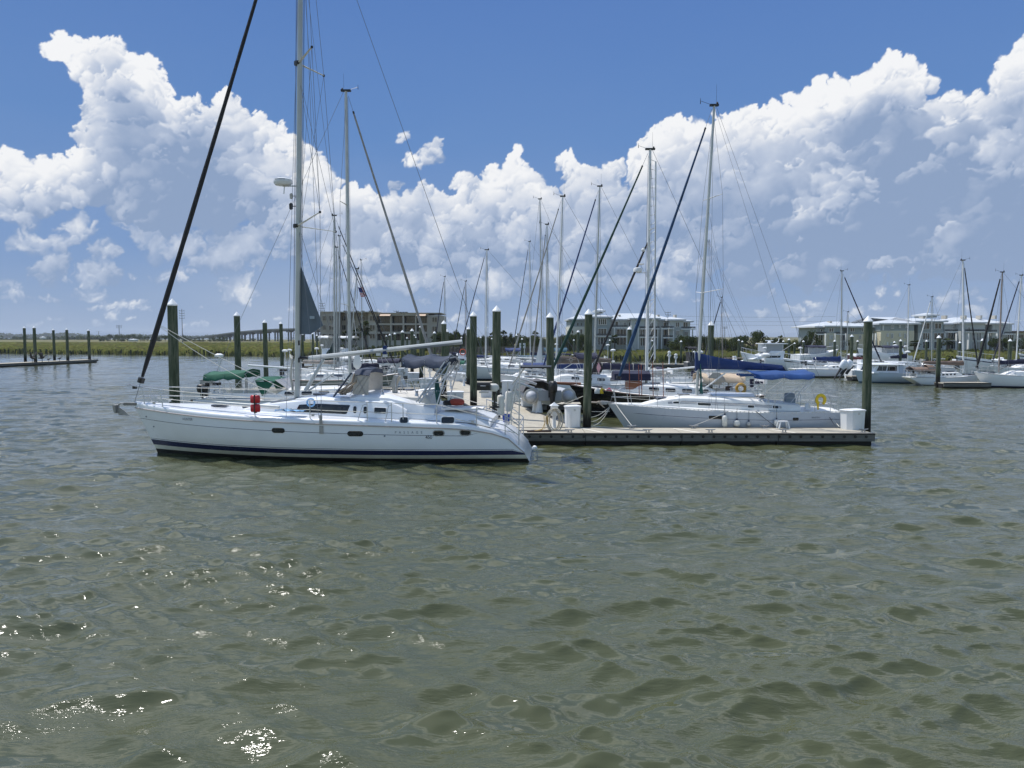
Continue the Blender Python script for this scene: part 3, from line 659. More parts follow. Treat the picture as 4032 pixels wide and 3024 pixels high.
# ---------------- big white sloop in front ----------------
def front_sloop():
    A=Vector((PX(527,27.5),27.5)); Bq=Vector((PX(2102,26.5),26.5)); c=(A+Bq)/2; d=A-Bq
    s=Boat('sailboat','large white sailboat before the floating dock with navy waterline stripe and black furled jib','sailboat',c.x,c.y,math.atan2(d.y,d.x),d.length,4.2,
      [(0,.34),(.012,.52),(.045,.84),(.095,1.04),(.17,1.17),(.36,1.28),(.70,1.42),(1,1.63)],tw=.66,mx=.42,rb=.85,rs=.25,pk=4.0,fine=2.5)
    N=s.near; R=s.root
    st=lambda a,b: (lambda t,sh: lerp(a,b,t))
    cv=lambda k: (lambda t,sh: min(sh-.03,lerp(.90,1.24,t**1.3)+k) if t>.13 else sh-.02)
    s.hull([(-.6,0),(-.15,0),(.15,1),(st(.28,.30),2),(st(.43,.49),3),(st(.46,.52),2),(st(.475,.535),3),(.62,3),(.75,3),(cv(0),4),(cv(.016),3),(lambda t,sh:sh-.02,3),(lambda t,sh:sh,3)],[antif,cream,navyp,gel,navyp])
    prof=[(1,.0),(.999,.08),(.99,.135),(.965,.165),(.92,.175),(.5,.195),(0,.225)]
    s.deck(prof,gel,lambda t: min(1,.35+t*5))
    s.rail(mat('rub_rail',(.42,.36,.34),.5),.0,.022,name='rub_rail',out=.012)
    def T(px,py,ly): return s.lx(px,ly,py)/s.L+.5
    hy=N*1.95
    for a,b_,y0,y1,fr in ((1071,1124,1704,1684,None),(1373,1435,1716,1695,None),(1710,1750,1716,1697,galv),(1817,1857,1715,1696,galv)):
        x0,z0=s.at(b_,y0,hy); x1,z1=s.at(a,y1,hy); s.hwin(x0/s.L+.5,x1/s.L+.5,z0,z1,glass,.5,(1,-1),frame=fr)
    for a,b_,y0,y1 in ((1576,1606,1665,1643),(1736,1785,1668,1644)):
        x0,z0=s.at(b_,y0,hy); x1,z1=s.at(a,y1,hy)
        for sd_ in (1,-1):
            def fn(u,v,off):
                x=lerp(x0,x1,u); t=x/s.L+.5; yy=s.hp(t,s.s_(t),sd_).y; return Vector((x,yy-sd_*(.03+.05*v-off),lerp(z0,z1,v)))
            patch(fn,glass,R,.3,'cabin_port',abs(x1-x0),z1-z0,gel,sd_)
    # coachroof
    xa=s.lx(1600,N*1.4,1580); xf=s.lx(975,0,1600)
    s.cabin(xa,xf,1.52,.60,gel,fr=3.0,ar=.5,wn=.5,n=22,top=1.10)
    def W2(a,b_,y0,y1,r=.3,frame=None,m=glass,sl=0,nm='window'):
        x0,z0=s.at(b_,y0,N*1.48); x1,z1=s.at(a,y1,N*1.48); c_=s.cp((x0+x1)/2,0,1).z; h=s.cb[3]
        s.cwin(x0,x1,max(.05,(z0-c_)/h),min(.95,(z1-c_)/h),m,r,(1,-1),nm,frame,sl)
    W2(1150,1366,1630,1593,.12,sl=-.12); W2(1386,1400,1628,1601,.25,boxw); W2(1428,1442,1629,1602,.25,boxw); W2(1472,1519,1628,1606,.15,boxw)
    # pointed fore end of the side window
    for sd_ in (1,-1):
        xw=s.lx(1151,N*1.5,1600); xe=s.lx(1118,N*1.5,1618); q=[s.cp(xw,.88,sd_,.012),s.cp(xw,.12,sd_,.012),s.cp(xe,.14,sd_,.012),s.cp(xe+.0,.3,sd_,.012)]
        MB().poly(q).build('window_tip',glass,R,0)
    # windscreen on the sloping front
    g=[]
    x0=s.lx(1178,0,1575); x1=s.lx(1085,0,1590)
    for i in range(7):
        x=lerp(x0,x1,i/6); p=s.cp(x,1,1); t_=p.z+(.10*s.cb[3])*s.ch(x)
        g.append([Vector((x,p.y*v*1.02,lerp(t_,p.z,v*v)+.012)) for v in (-1,-.6,-.25,0,.25,.6,1)])
    MB().grid(g,0,.006).build('windscreen',glassb,R,60)
    # raised companion roof, cockpit coaming, aft deck seats
    old=s.cb; s.cabin(s.lx(1715,N*1,1580),s.lx(1295,N*1,1560),1.35,.76,gel,fr=.9,ar=1.6,wn=1.1,name='cockpit_coaming',top=1.0)
    cw=s.cb; s.cabin(s.lx(1705,N*1,1580),s.lx(1480,N*1,1560),.95,.79,mat('cockpit_floor',(.6,.58,.54),.6),fr=.1,ar=.2,wn=.95,name='cockpit_well',top=.9)
    s.cabin(s.lx(1935,N,1620),s.lx(1690,N,1600),1.45,.30,gel,fr=.5,ar=.7,wn=1.45,name='aft_deck')
    s.cb=old
    for i,(px0,px1,py) in enumerate(((1745,1905,1612),)):
        x0=s.lx(px1,N*.9,py); x1=s.lx(px0,N*.9,py); z=s.at(px0,py,N*.9)[1]
        b=MB(); b.grid([[(x,N*y,z+.03-.01*abs(y-.9)) for y in (.35,.7,1.05,1.3)] for x in (x0,lerp(x0,x1,.3),lerp(x0,x1,.6),x1)],0,.05); b.build('deck_cushion',whitef,R)
    # hatches, handrails, winches, cleats
    for px,py,sz in ((1000,1590,.6),(870,1586,.5),(1265,1562,.45)):
        x,z=s.at(px,py,0); MB().box((x,0,s.dz(x)+.05 if px<1100 else s.cp(x,1,1).z+.07),(sz,sz,.06)).build('deck_hatch',glassb,R)
    for px in (1505,1640,1672):
        x=s.lx(px,N*1.25,1560); b=MB(); b.lathe([(.07,0),(.06,.07),(.045,.1),(.06,.16),(.05,.18)],12,(x,N*1.22,cw[3]+s.dz(x)-.02)); b.build('winch',steel,R)
    for t in (.93,.50,.13):
        for sd_ in (1,-1):
            p=s.hp(t,s.s_(t),sd_); b=MB(); b.cyl((p.x-.13,p.y*.93,p.z+.31),(p.x+.13,p.y*.93,p.z+.31),.014); b.box((p.x,p.y*.93,p.z+.27),(.10,.03,.08)); b.build('deck_cleat',steel,R)
    # lifelines
    ts=[T(px,1580,N*1.9) for px in (1722,1590,1545,1450,1225,1001)]
    s.lifelines(ts,.66,sep=True,wr=.011,pr=.018)
    # boarding gate braces
    for a,c_ in ((1545,1520),(1450,1412)):
        b=MB(); p=s.lbase(T(a,1600,N*1.9),N); q=s.lbase(T(c_,1640,N*1.9),N); b.tube([p+Vector((0,0,.60)),p.lerp(q,.45)+Vector((0,0,.55)),q],.013,5); b.build('gate_brace',steel,R)
    # bow roller and anchor
    bx=s.L/2; z=s.s_(1)
    b=MB(); b.box((bx+.10,0,z+.10),(.60,.12,.04)); b.box((bx+.12,.06,z+.14),(.55,.012,.08)); b.box((bx+.12,-.06,z+.14),(.55,.012,.08)); b.cyl((bx+.38,-.06,z+.12),(bx+.38,.06,z+.12),.04,None,10); b.build('bow_roller',mat('dull_steel',(.22,.21,.20),.5,metal=.3),R)
    b=MB(); b.tube([(bx-.2,0,z+.17),(bx+.55,0,z+.16),(bx+.72,0,z+.02)],.035,8,sq=.5)
    b.prism([(bx+.72,-.02,z+.08),(bx+.62,-.02,z-.28),(bx+.20,-.02,z-.30),(bx+.40,-.02,z-.12)],(0,.04,0)); b.prism([(bx+.78,-.10,z+.10),(bx+.66,-.10,z+.10),(bx+.68,-.13,z-.20),(bx+.76,-.13,z-.16)],(0,.24,0)); b.build('anchor',galv,R)
    b=MB(); b.box((bx+.0,.0,z+.74),(.12,.10,.12)); b.build('bow_light',black,R)
    # whisker pole on deck
    a=s.at(762,1578,N*.8); c_=s.at(1100,1603,N*1.25); b=MB(); b.cyl((a[0],N*.8,a[1]),(c_[0],N*1.25,c_[1]),.045,None,8); b.build('whisker_pole',alu,R)
    b=MB(); b.box((a[0],N*.8,a[1]),(.18,.07,.09)); b.build('pole_end',black,R)
    # mast and rig
    xm,zm=s.at(1170,1556,0); ztop=20.6; xt,_=s.at(1183,0,0); lean=(xt-xm)*1.33
    s.mast(xm,zm-.15,ztop,.125,alu,(),n=14,lean=lean,taper=.85)
    tips={}
    for nm,(px,py),near,far in (('l',(1170,890),(1260,835),(1322,912)),('u',(1174,250),(1228,185),(1275,298))):
        x,z=s.at(px,py,0); c_=Vector((x,0,z)); MB().lathe([(.14,0),(.145,.06),(.14,.12)],12,(x,0,z-.06)).build('spreader_bracket',black,R)
        for key,(qx,qy) in (('n',near),('f',far)):
            yy=N*(1.35 if nm=='l' else 1.05)*(1 if key=='n' else -1); tx,tz=s.at(qx,qy,yy); tip=Vector((tx,yy,tz)); tips[nm+key]=tip
            MB().tube([c_,tip],[.055,.032],8,sq=.45).build('spreader',aluw,R)
            MB().box(tip,(.07,.05,.07)).build('spreader_tip',black,R)
    for k,sd_ in (('n',N),('f',-N)):
        t=T(1272,1620,N*1.9); ch=s.hp(t,s.s_(t),sd_)+Vector((0,0,.2)); b=MB()
        b.tube([ch,tips['l'+k],tips['u'+k],s.mtop],.008,5); b.cyl(ch+Vector((.1,-sd_*.06,0)),s.mx0.lerp(s.mtop,.33),.007,None,5)
        b.cyl(tips['l'+k],s.mx0.lerp(s.mtop,.60),.007,None,5); b.cyl(tips['u'+k],s.mx0.lerp(s.mtop,.30),.006,None,5); b.cyl(tips['l'+k]+Vector((0,0,.1)),s.mx0.lerp(s.mtop,.86),.006,None,5)
        b.cyl(ch,ch+Vector((0,0,.4)),.018,None,6); b.build('shroud',wire,R)
        b=MB(); b.box(ch+Vector((0,sd_*.05,-.05)),(.09,.05,.30)); b.build('chainplate',galv,R)
        p=s.hp(t,s.s_(t)-.1,sd_); MB().box(p+Vector((0,sd_*.01,-.08)),(.13,.02,.26)).build('chainplate_cover',galv,R)
    s.forestay(s.L/2+.02,s.s_(1)+.20,furlk,.092,.045,.995,.05,.985,sg=.10,wr=.012)
    s.backstay(s.lx(1985,0,1600),1.5,.008)
    # mast steps, slots, halyards
    for py in (1350,1418):
        x,z=s.at(1177,py,N*.10); MB().box((x,N*.095,z),(.055,.02,.17)).build('mast_slot',black,R)
    b=MB()
    for dx,dy in ((.13,.05),(.14,-.04),(-.14,.06),(-.12,-.07)): b.tube([(xm+dx,dy,zm+.2),(xm+dx+lean*.9,dy,ztop*.9)],.006,4)
    b.build('halyards',roped,R)
    b=MB(); rnd=random.Random(3)
    for k in range(9): 
        y=rnd.uniform(-.08,.08); b.tube([(xm+.15+.03*rnd.random(),y,zm+1.25),(xm+.20+.05*rnd.random(),y+.03,zm+.7),(xm+.16,y,zm+.15)],.018,5)
    b.tube([(xm+.14,-.06,zm+1.35),(xm+.22,.0,zm+1.42),(xm+.14,.08,zm+1.3)],.04,6); b.build('coiled_lines',ropew,R)
    # blue grey reefed sail aft of mast
    q=[Vector((s.at(px,py,0)[0],0,s.at(px,py,0)[1])) for px,py in ((1181,1042),(1222,1150),(1258,1240),(1276,1290),(1262,1299),(1222,1306),(1180,1316))]
    g=[]
    for i in range(9):
        v=i/8; zz=lerp(q[6].z,q[0].z,v); xa=lerp(q[6].x,q[0].x,v); xb=tab([(q[5].z,q[5].x),(q[4].z,q[4].x),(q[3].z,q[3].x),(q[2].z,q[2].x),(q[1].z,q[1].x),(q[0].z,q[0].x)],zz+.0)
        g.append([Vector((lerp(xa,xb,u/6),.05*math.sin(u*1.1+v*5)*(u/6),zz)) for u in range(7)])
    MB().grid(g,0,.012).build('mainsail_clew',greysail,R,60)
    x,z=s.at(1229,1250,N*.06); MB().box((x,N*.065,z),(.17,.006,.10)).build('sail_patch',mat('patch_grey',(.3,.36,.40),.6),R)
    # boom with vang strut
    xg,zg=s.at(1217,1410,0); xe,ze=s.at(1820,1346,0)
    s.boom(xe,zg,ze,.115,alu,None,mdx=s.mx0.x-xg,vang=False,topl=False)
    MB().cyl((xg+.35,0,zg+.02),(xg-.05,0,zg),.05).build('gooseneck',black,R)
    a=s.at(1275,1415,0); c_=s.at(1203,1538,0); b=MB(); b.cyl((c_[0],0,c_[1]),(a[0],0,a[1]),.075,.055,8); b.cyl((c_[0]-.12,0,c_[1]),(a[0]-.35,0,a[1]-.5),.035,None,8); b.build('boom_vang',alu,R)
    x,z=s.at(1516,1378,0); MB().box((x,0,z),(.12,.19,.30)).build('boom_strap',bluef,R)
    for px,py in ((1516,1400),(1490,1395)):
        x,z=s.at(px,py,0); MB().box((x,0,z),(.16,.07,.10)).build('mainsheet_block',aluw,R)
    b=MB(); e=s.at(1545,1560,0); a=s.at(1500,1400,0); b.cyl((a[0],0,a[1]),(e[0],.05,e[1]),.008); b.cyl((a[0]-.1,0,a[1]),(e[0]-.6,-.1,e[1]),.008); b.build('mainsheet',ropew,R)
    # dodger
    x0,z1=s.at(1452,1455,N*1.1); x1,z0=s.at(1312,1556,N*1.1)
    s.dodger(x0,x1,z0-.08,z1-.02,1.0,slatef,front=False)
    for sd_ in (1,-1):
        MB().tube([(x1,sd_*1.05,z0-.05),(lerp(x0,x1,.47),sd_*1.17,z1-.12)],[.06,.05],6,sq=.5).build('dodger_strut',slatef,R)
    b=MB()
    for sd_ in (1,-1):
        for u,v in ((.1,.55),(.4,.1),(.0,.35)): b.cyl((lerp(x0,x1,u),sd_*1.0,z1-.19),(lerp(x0,x1,v),sd_*1.0,z0),.010,None,5)
    b.build('dodger_frame',galv,R)
    cl=MB(); rnd=random.Random(9)
    for k in range(6):
        xx=lerp(x0,x1,.42)+rnd.uniform(-.1,.1); cl.tube([(xx,N*(.5+.1*k),z1-.15),(xx+.05,N*(.55+.1*k),lerp(z0,z1,.5)),(xx+.3+.1*k*.5,N*(.6+.08*k),z0+.1),(xx+.5,N*.7,z0)],[.03,.06,.07,.04],6,sq=.5)
    cl.build('dodger_curtain',mat('curtain_beige',(.34,.28,.22),.85,var=.3,vs=5),R)
    # cockpit arch + bimini
    b=MB()
    for sd_ in (1,-1):
        for px,py,qx,qy in ((1640,1583,1752,1425),(1652,1586,1768,1428)):
            p=s.at(px,py,N*1.35); q=s.at(qx,qy,N*1.25); b.cyl((p[0],sd_*1.4,p[1]),(q[0],sd_*1.25,q[1]),.025,None,8)
        p=s.at(1722,1590,N*1.35); q=s.at(1772,1425,N*1.25); b.cyl((p[0],sd_*1.4,p[1]),(q[0],sd_*1.2,q[1]),.025,None,8)
        for f in (.3,.5,.7):
            a_=s.at(lerp(1640,1752,f),lerp(1583,1425,f),N*1.3); b_=s.at(lerp(1722,1772,f),lerp(1590,1425,f),N*1.3); b.cyl((a_[0],sd_*1.33,a_[1]),(b_[0],sd_*1.3,b_[1]),.014,None,5)
    q=s.at(1760,1425,N*1.25); b.tube([(q[0],1.25,q[1]),(q[0],.9,q[1]+.12),(q[0],-.9,q[1]+.12),(q[0],-1.25,q[1])],.028,8); b.build('cockpit_arch',steel,R)
    xa,za=s.at(1765,1418,N*1.2); xb,_=s.at(1581,1425,N*1.2)
    s.canvas(xa,xb,za+.16,1.25,slatef,drop=.20,arch=.16,base=2.1,sagx=.09)
    # wheel, binnacle, cockpit table
    x,z=s.at(1568,1490,0); b=MB(); b.tube([(x,.42*math.cos(a),z-.30+.42*math.sin(a)) for a in [k*PI/10 for k in range(21)]],.016,5); b.cyl((x+.02,0,z-.3),(x+.2,0,z-.35),.04); b.build('steering_wheel',steel,R)
    b=MB(); b.box((x+.1,0,z-.1),(.16,.5,.42),M=Matrix.Rotation(-.35,3,'Y')); b.box((x+.12,0,z-.5),(.16,.2,.6)); b.build('instrument_pod',fendg,R)
    # stern poles, davit, panel
    b=MB()
    for px,lo,hi in ((2043,1708,1425),(1996,1675,1500)):
        p=s.at(px,lo,N*1.1); q=s.at(px+4,hi,N*1.1)
        b.cyl((p[0],N*1.1,p[1]),(q[0],N*1.1,q[1]),.022,None,6)
    p=s.at(2003,1672,N*1.05); q=s.at(2037,1505,N*1.05); b.cyl((p[0],N*1.05,p[1]),(q[0],N*1.05,q[1]),.025,None,6)
    p=s.at(1960,1640,0); q=s.at(2035,1500,0); b.cyl((p[0],0,p[1]),(q[0],0,q[1]),.02,None,6); b.cyl((p[0],-1.1,p[1]),(q[0],-1.1,q[1]),.02,None,6)
    q=s.at(2040,1430,N*1.1); b.cyl((q[0],1.1,q[1]),(q[0],-1.1,q[1]),.02,None,6); b.build('stern_arch',steel,R)
    b=MB(); p=s.at(2035,1505,N*1.0); q=s.at(2104,1528,N*1.0); b.cyl((p[0],N*1.0,p[1]),(q[0]-.0,N*1.0,q[1]),.04,None,8); b.cyl((p[0],-N*1.0,p[1]),(q[0],-N*1.0,q[1]),.04,None,8); b.build('davit',steel,R)
    p=s.at(2052,1444,0); q=s.at(2170,1450,0); b=MB(); b.box(((p[0]+q[0])/2,0,p[1]),(abs(p[0]-q[0]),1.5,.05)); b.build('solar_panel',black,R)
    b=MB(); 
    for k in range(3): b.tube([(lerp(p[0],q[0],.1),-.6+.6*k,p[1]-.05),(lerp(p[0],q[0],-.1),-.6+.6*k,p[1]-.35),(p[0]+.3,-.6+.6*k,p[1]-.6)],.018,5)
    b.build('panel_support',steel,R)
    # swim ladder light ball at the stern
    x=-s.L/2; b=MB(); b.lathe([(.02,-.09),(.08,-.05),(.10,0),(.08,.06),(.02,.09)],10,(x-.03,0,.30)); b.build('stern_light',boxw,R)
    # radar dome on mast
    x,z=s.at(1114,716,0); b=MB(); b.lathe([(.18,-.13),(.27,-.115),(.315,-.05),(.32,.01),(.305,.075),(.24,.105),(.08,.12)],24,(x,0,z)); rd=b.build('radar_dome',boxw,R)
    b=MB(); b.box((x-.25,0,z-.15),(.5,.10,.03)); b.cyl((x-.05,0,z-.16),(s.mx0.x+.35,0,z-.42),.02); b.build('radar_bracket',steel,R)
    text_obj('RAYMARINE',.075,lambda u,v:Vector((x+.20-u*.9,N*math.sqrt(max(.0,.305**2-(.20-u*.9)**2))+N*.014,z+.025+v)),text_gr,rd)
    for px,py,m,d_ in ((1147,772,fendg,.10),(1146,812,black,.12)):
        x2,z2=s.at(px,py,0); b=MB(); b.lathe([(.02,-d_),(d_*.55,-d_*.8),(d_*.6,d_*.6),(.02,d_)],8,(x2,0,z2)); b.cyl((x2,0,z2),(x2-.2,0,z2),.015); b.build('mast_light',m,R)
    # lettering
    def on(px,py,sz,txt,m,sx=1.0,sp=1.0):
        x0,z0=s.at(px,py,hy)
        def f(u,v): t=(x0-u)/s.L+.5; p=s.hp(t,z0+v,N); return Vector((x0-u,p.y+N*.008,z0+v))
        text_obj(txt,sz,f,m,R,sx=sx,space=sp,bold=.0)
    on(674,1664,.13,'HUNTER',text_gr,.85); on(1557,1706,.115,'PASSAGE',text_gr,.9,2.55); on(1675,1728,.17,'450',text_dk,.9,.95)
    # small dark through hulls
    b=MB()
    for px,py in ((565,1640),(586,1678),(1517,1716)):
        x,z=s.at(px,py,N*(.25 if px<700 else 2.0)); t=x/s.L+.5; p=s.hp(t,z,N); b.lathe([(.028,0),(.028,.02),(.001,.022)],8,(0,0,0)); 
        k=len(b.v)-24; b.v[k:]=[(p.x+a,p.y+N*(c_*.9),p.z+b_) for a,b_,c_ in b.v[k:]]
    b.build('hull_fitting',text_gr,R)
    return s
FS=front_sloop()
# things on the front sloop
def on_boat(s,px,py,ly):
    x,z=s.at(px,py,ly); return s.M@Vector((x,ly,z))
def fender(label,loc,r=.11,h=.55,m=fendw,line=.6,ball=False,group=None,ribs=True):
    t=thing('fender',label,'fender',loc,0,group); b=MB(); 
    if ball: b.lathe([(.02,0),(r*.6,.03),(r*.95,h*.3),(r,h*.55),(r*.75,h*.85),(r*.25,h*.97),(.03,h)],14)
    else: b.lathe([(.02,0),(r*.7,.015),(r,.07),(r,h-.09),(r*.75,h-.03),(r*.3,h),(.02,h+.02)],14)
    b.build('body',m,t); b=MB(); b.lathe([(r*.35,h-.02),(r*.3,h+.05),(.02,h+.07)],10); b.build('eye',mat('navy_fender_tip',(.02,.03,.06),.5),t)
    if line: MB().cyl((0,0,h+.04),(0,0,h+line),.008,None,5).build('line',roped,t)
    return t
N=FS.near
p=on_boat(FS,1006,1626,N*1.98)
t=thing('throw_cushion','pair of red buoyancy cushions strapped one above the other on the white sailboat lifelines','life buoy',p,FS.yaw)
for z0 in (.03,.33):
    b=MB(); b.loft([[Vector((math.cos(a)*(.17 if j in(1,2) else .145),.075*(1 if j in (1,2) else .6)*math.sin(a),z0+h)) for a in [k*PI/8 for k in range(16)]] for j,h in enumerate((0,.04,.21,.26))]); b.build('cushion',redp,t,60)
b=MB(); b.box((0,0,.3),(.035,.17,.62)); b.build('strap',black,t)
p=on_boat(FS,1140,1622,N*1.7)
b=MB(); rnd=random.Random(5); b.grid([[(lerp(-.5,.45,i/9)+rnd.uniform(-.03,.03),lerp(-.2,.2,j/4),.02+.09*rnd.random()*(1-abs(i-6)/8)) for j in range(5)] for i in range(10)],0,.01)
o=tag(b.build('tarp',ltblue,None,70),'crumpled pale blue tarp lying on the white sailboat side deck','tarp'); o.location=p; o.rotation_euler=(0,0,FS.yaw)
p=on_boat(FS,1224,1585,N*1.3); b=MB(); b.tube([(.13*math.cos(a),0,.13*math.sin(a)) for a in [k*PI/8 for k in range(17)]],.03,6)
o=tag(b.build('hose_loop',ltblue,None),'small pale blue loop of hose hanging above the long dark side window','hose'); o.location=p; o.rotation_euler=(0,0,FS.yaw)
def outboard(label,loc,rz,sc,cowl,leg=black,sz=.0):
    t=thing('outboard_motor',label,'outboard motor',loc,rz); t.scale=(sc,)*3
    b=MB(); r=[]
    for z,w_,d_,ox in ((.0,.26,.40,0),(.06,.32,.50,0),(.22,.34,.54,.01),(.36,.30,.46,.03),(.42,.18,.28,.05)):
        r.append([Vector((ox+d_/2*math.cos(a)*(1+.12*(math.cos(a)<0)),w_/2*math.sin(a),z)) for a in [k*PI/8 for k in range(16)]])
    b.loft(r); b.build('cowl',cowl,t,50)
    b=MB(); b.tube([(0,0,.02),(-.02,0,-.35),(-.05,0,-.80)],[.13,.085,.06],10,sq=.7); b.build('leg',leg,t)
    b=MB(); b.tube([(-.30,0,-.86),(-.15,0,-.85),(.12,0,-.86),(.2,0,-.86)],[.03,.06,.06,.02],8); b.box((-.09,0,-.72),(.36,.20,.02)); b.prism([(-.1,-.01,-.9),(.05,-.01,-.9),(-.02,-.01,-1.08)],(0,.02,0)); b.build('gearcase',leg,t)
    b=MB()
    for k in range(3):
        a=k*2*PI/3; b.tube([(.22,0,-.86),(.235,.14*math.sin(a),-.86+.14*math.cos(a))],[.03,.05],5,sq=.3)
    b.build('propeller',leg,t); MB().box((-.24,0,-.05),(.16,.2,.30)).build('clamp',leg,t)
    return t
p=on_boat(FS,1905,1542,N*1.0); t=thing('barbecue_grill','black box grill clamped to the stern rail of the white sailboat','grill',p,FS.yaw)
b=MB(); b.box((0,0,.14),(.44,.30,.18)); b.tube([(-.22,0,.23),(.22,0,.23)],.07,8,sq=1.3); b.build('body',black,t); MB().cyl((-.08,N*.17,.20),(.1,N*.17,.20),.012).build('handle',steel,t); MB().box((0,0,-.02),(.3,.2,.05)).build('bracket',steel,t)
outboard('small pale grey outboard motor stowed on the stern rail of the white sailboat',on_boat(FS,1945,1541,N*.9),FS.yaw,.62,fendw,black)
fender('ribbed white fender standing on end on the white sailboat stern, nearer the dark pile',on_boat(FS,1972,1636,N*.7),.125,.72,fendw,0)
fender('ribbed white fender standing on end beside the white sailboat stern pole',on_boat(FS,2003,1620,N*.2),.125,.72,fendw,0)
p=on_boat(FS,1994,1662,N*.3); t=thing('bucket','blue plastic bucket standing on the white sailboat swim step','bucket',p); MB().lathe([(.11,0),(.15,.26),(.155,.27),(.135,.27),(.10,.02)],14).build('body',bluep,t); MB().tube([(.15*math.cos(a),0,.27+.05*math.sin(a)) for a in [k*PI/8 for k in range(9)]],.006,4).build('handle',steel,t)
p=on_boat(FS,1798,1597,N*.7); b=MB(); b.loft([[Vector((x,.16*math.sin(a)*k,.12+.12*math.cos(a)*k)) for a in [j*PI/6 for j in range(12)]] for x,k in ((-.26,.5),(-.2,.9),(0,1.05),(.15,.95),(.22,.5))])
o=tag(b.build('dry_bag',mat('red_bag',(.35,.05,.03),.7,bump=.01,bs=9),None,60),'dull red bag lying on the aft deck of the white sailboat','bag'); o.location=p; o.rotation_euler=(0,0,FS.yaw)
p=on_boat(FS,1757,1597,N*.7)
for k,dx in enumerate((0,-.14)):
    b=MB(); b.lathe([(.02,0),(.10,.02),(.11,.12),(.07,.18),(.02,.19)],10); o=tag(b.build('rolled_bundle',black,None),('round black bundle left of the dull red bag on the aft deck','round black bundle squeezed against the dull red bag on the aft deck')[k],'bundle'); o.location=p+Vector((-dx,0,0))
p=on_boat(FS,1722,1600,N*1.25); rnd=random.Random(6); b=MB()
for k in range(8): x=rnd.uniform(-.05,.05); b.tube([(x,0,.9),(x+rnd.uniform(-.08,.02),.03*k-.1,.5),(x+.03,.02*k-.08,.08),(x+.07,0,.45),(x,0,.85)],.02,5)
o=tag(b.build('rope_coil',ropeg,None),'dark green rope coil hanging from the cockpit arch of the white sailboat','rope'); o.location=p
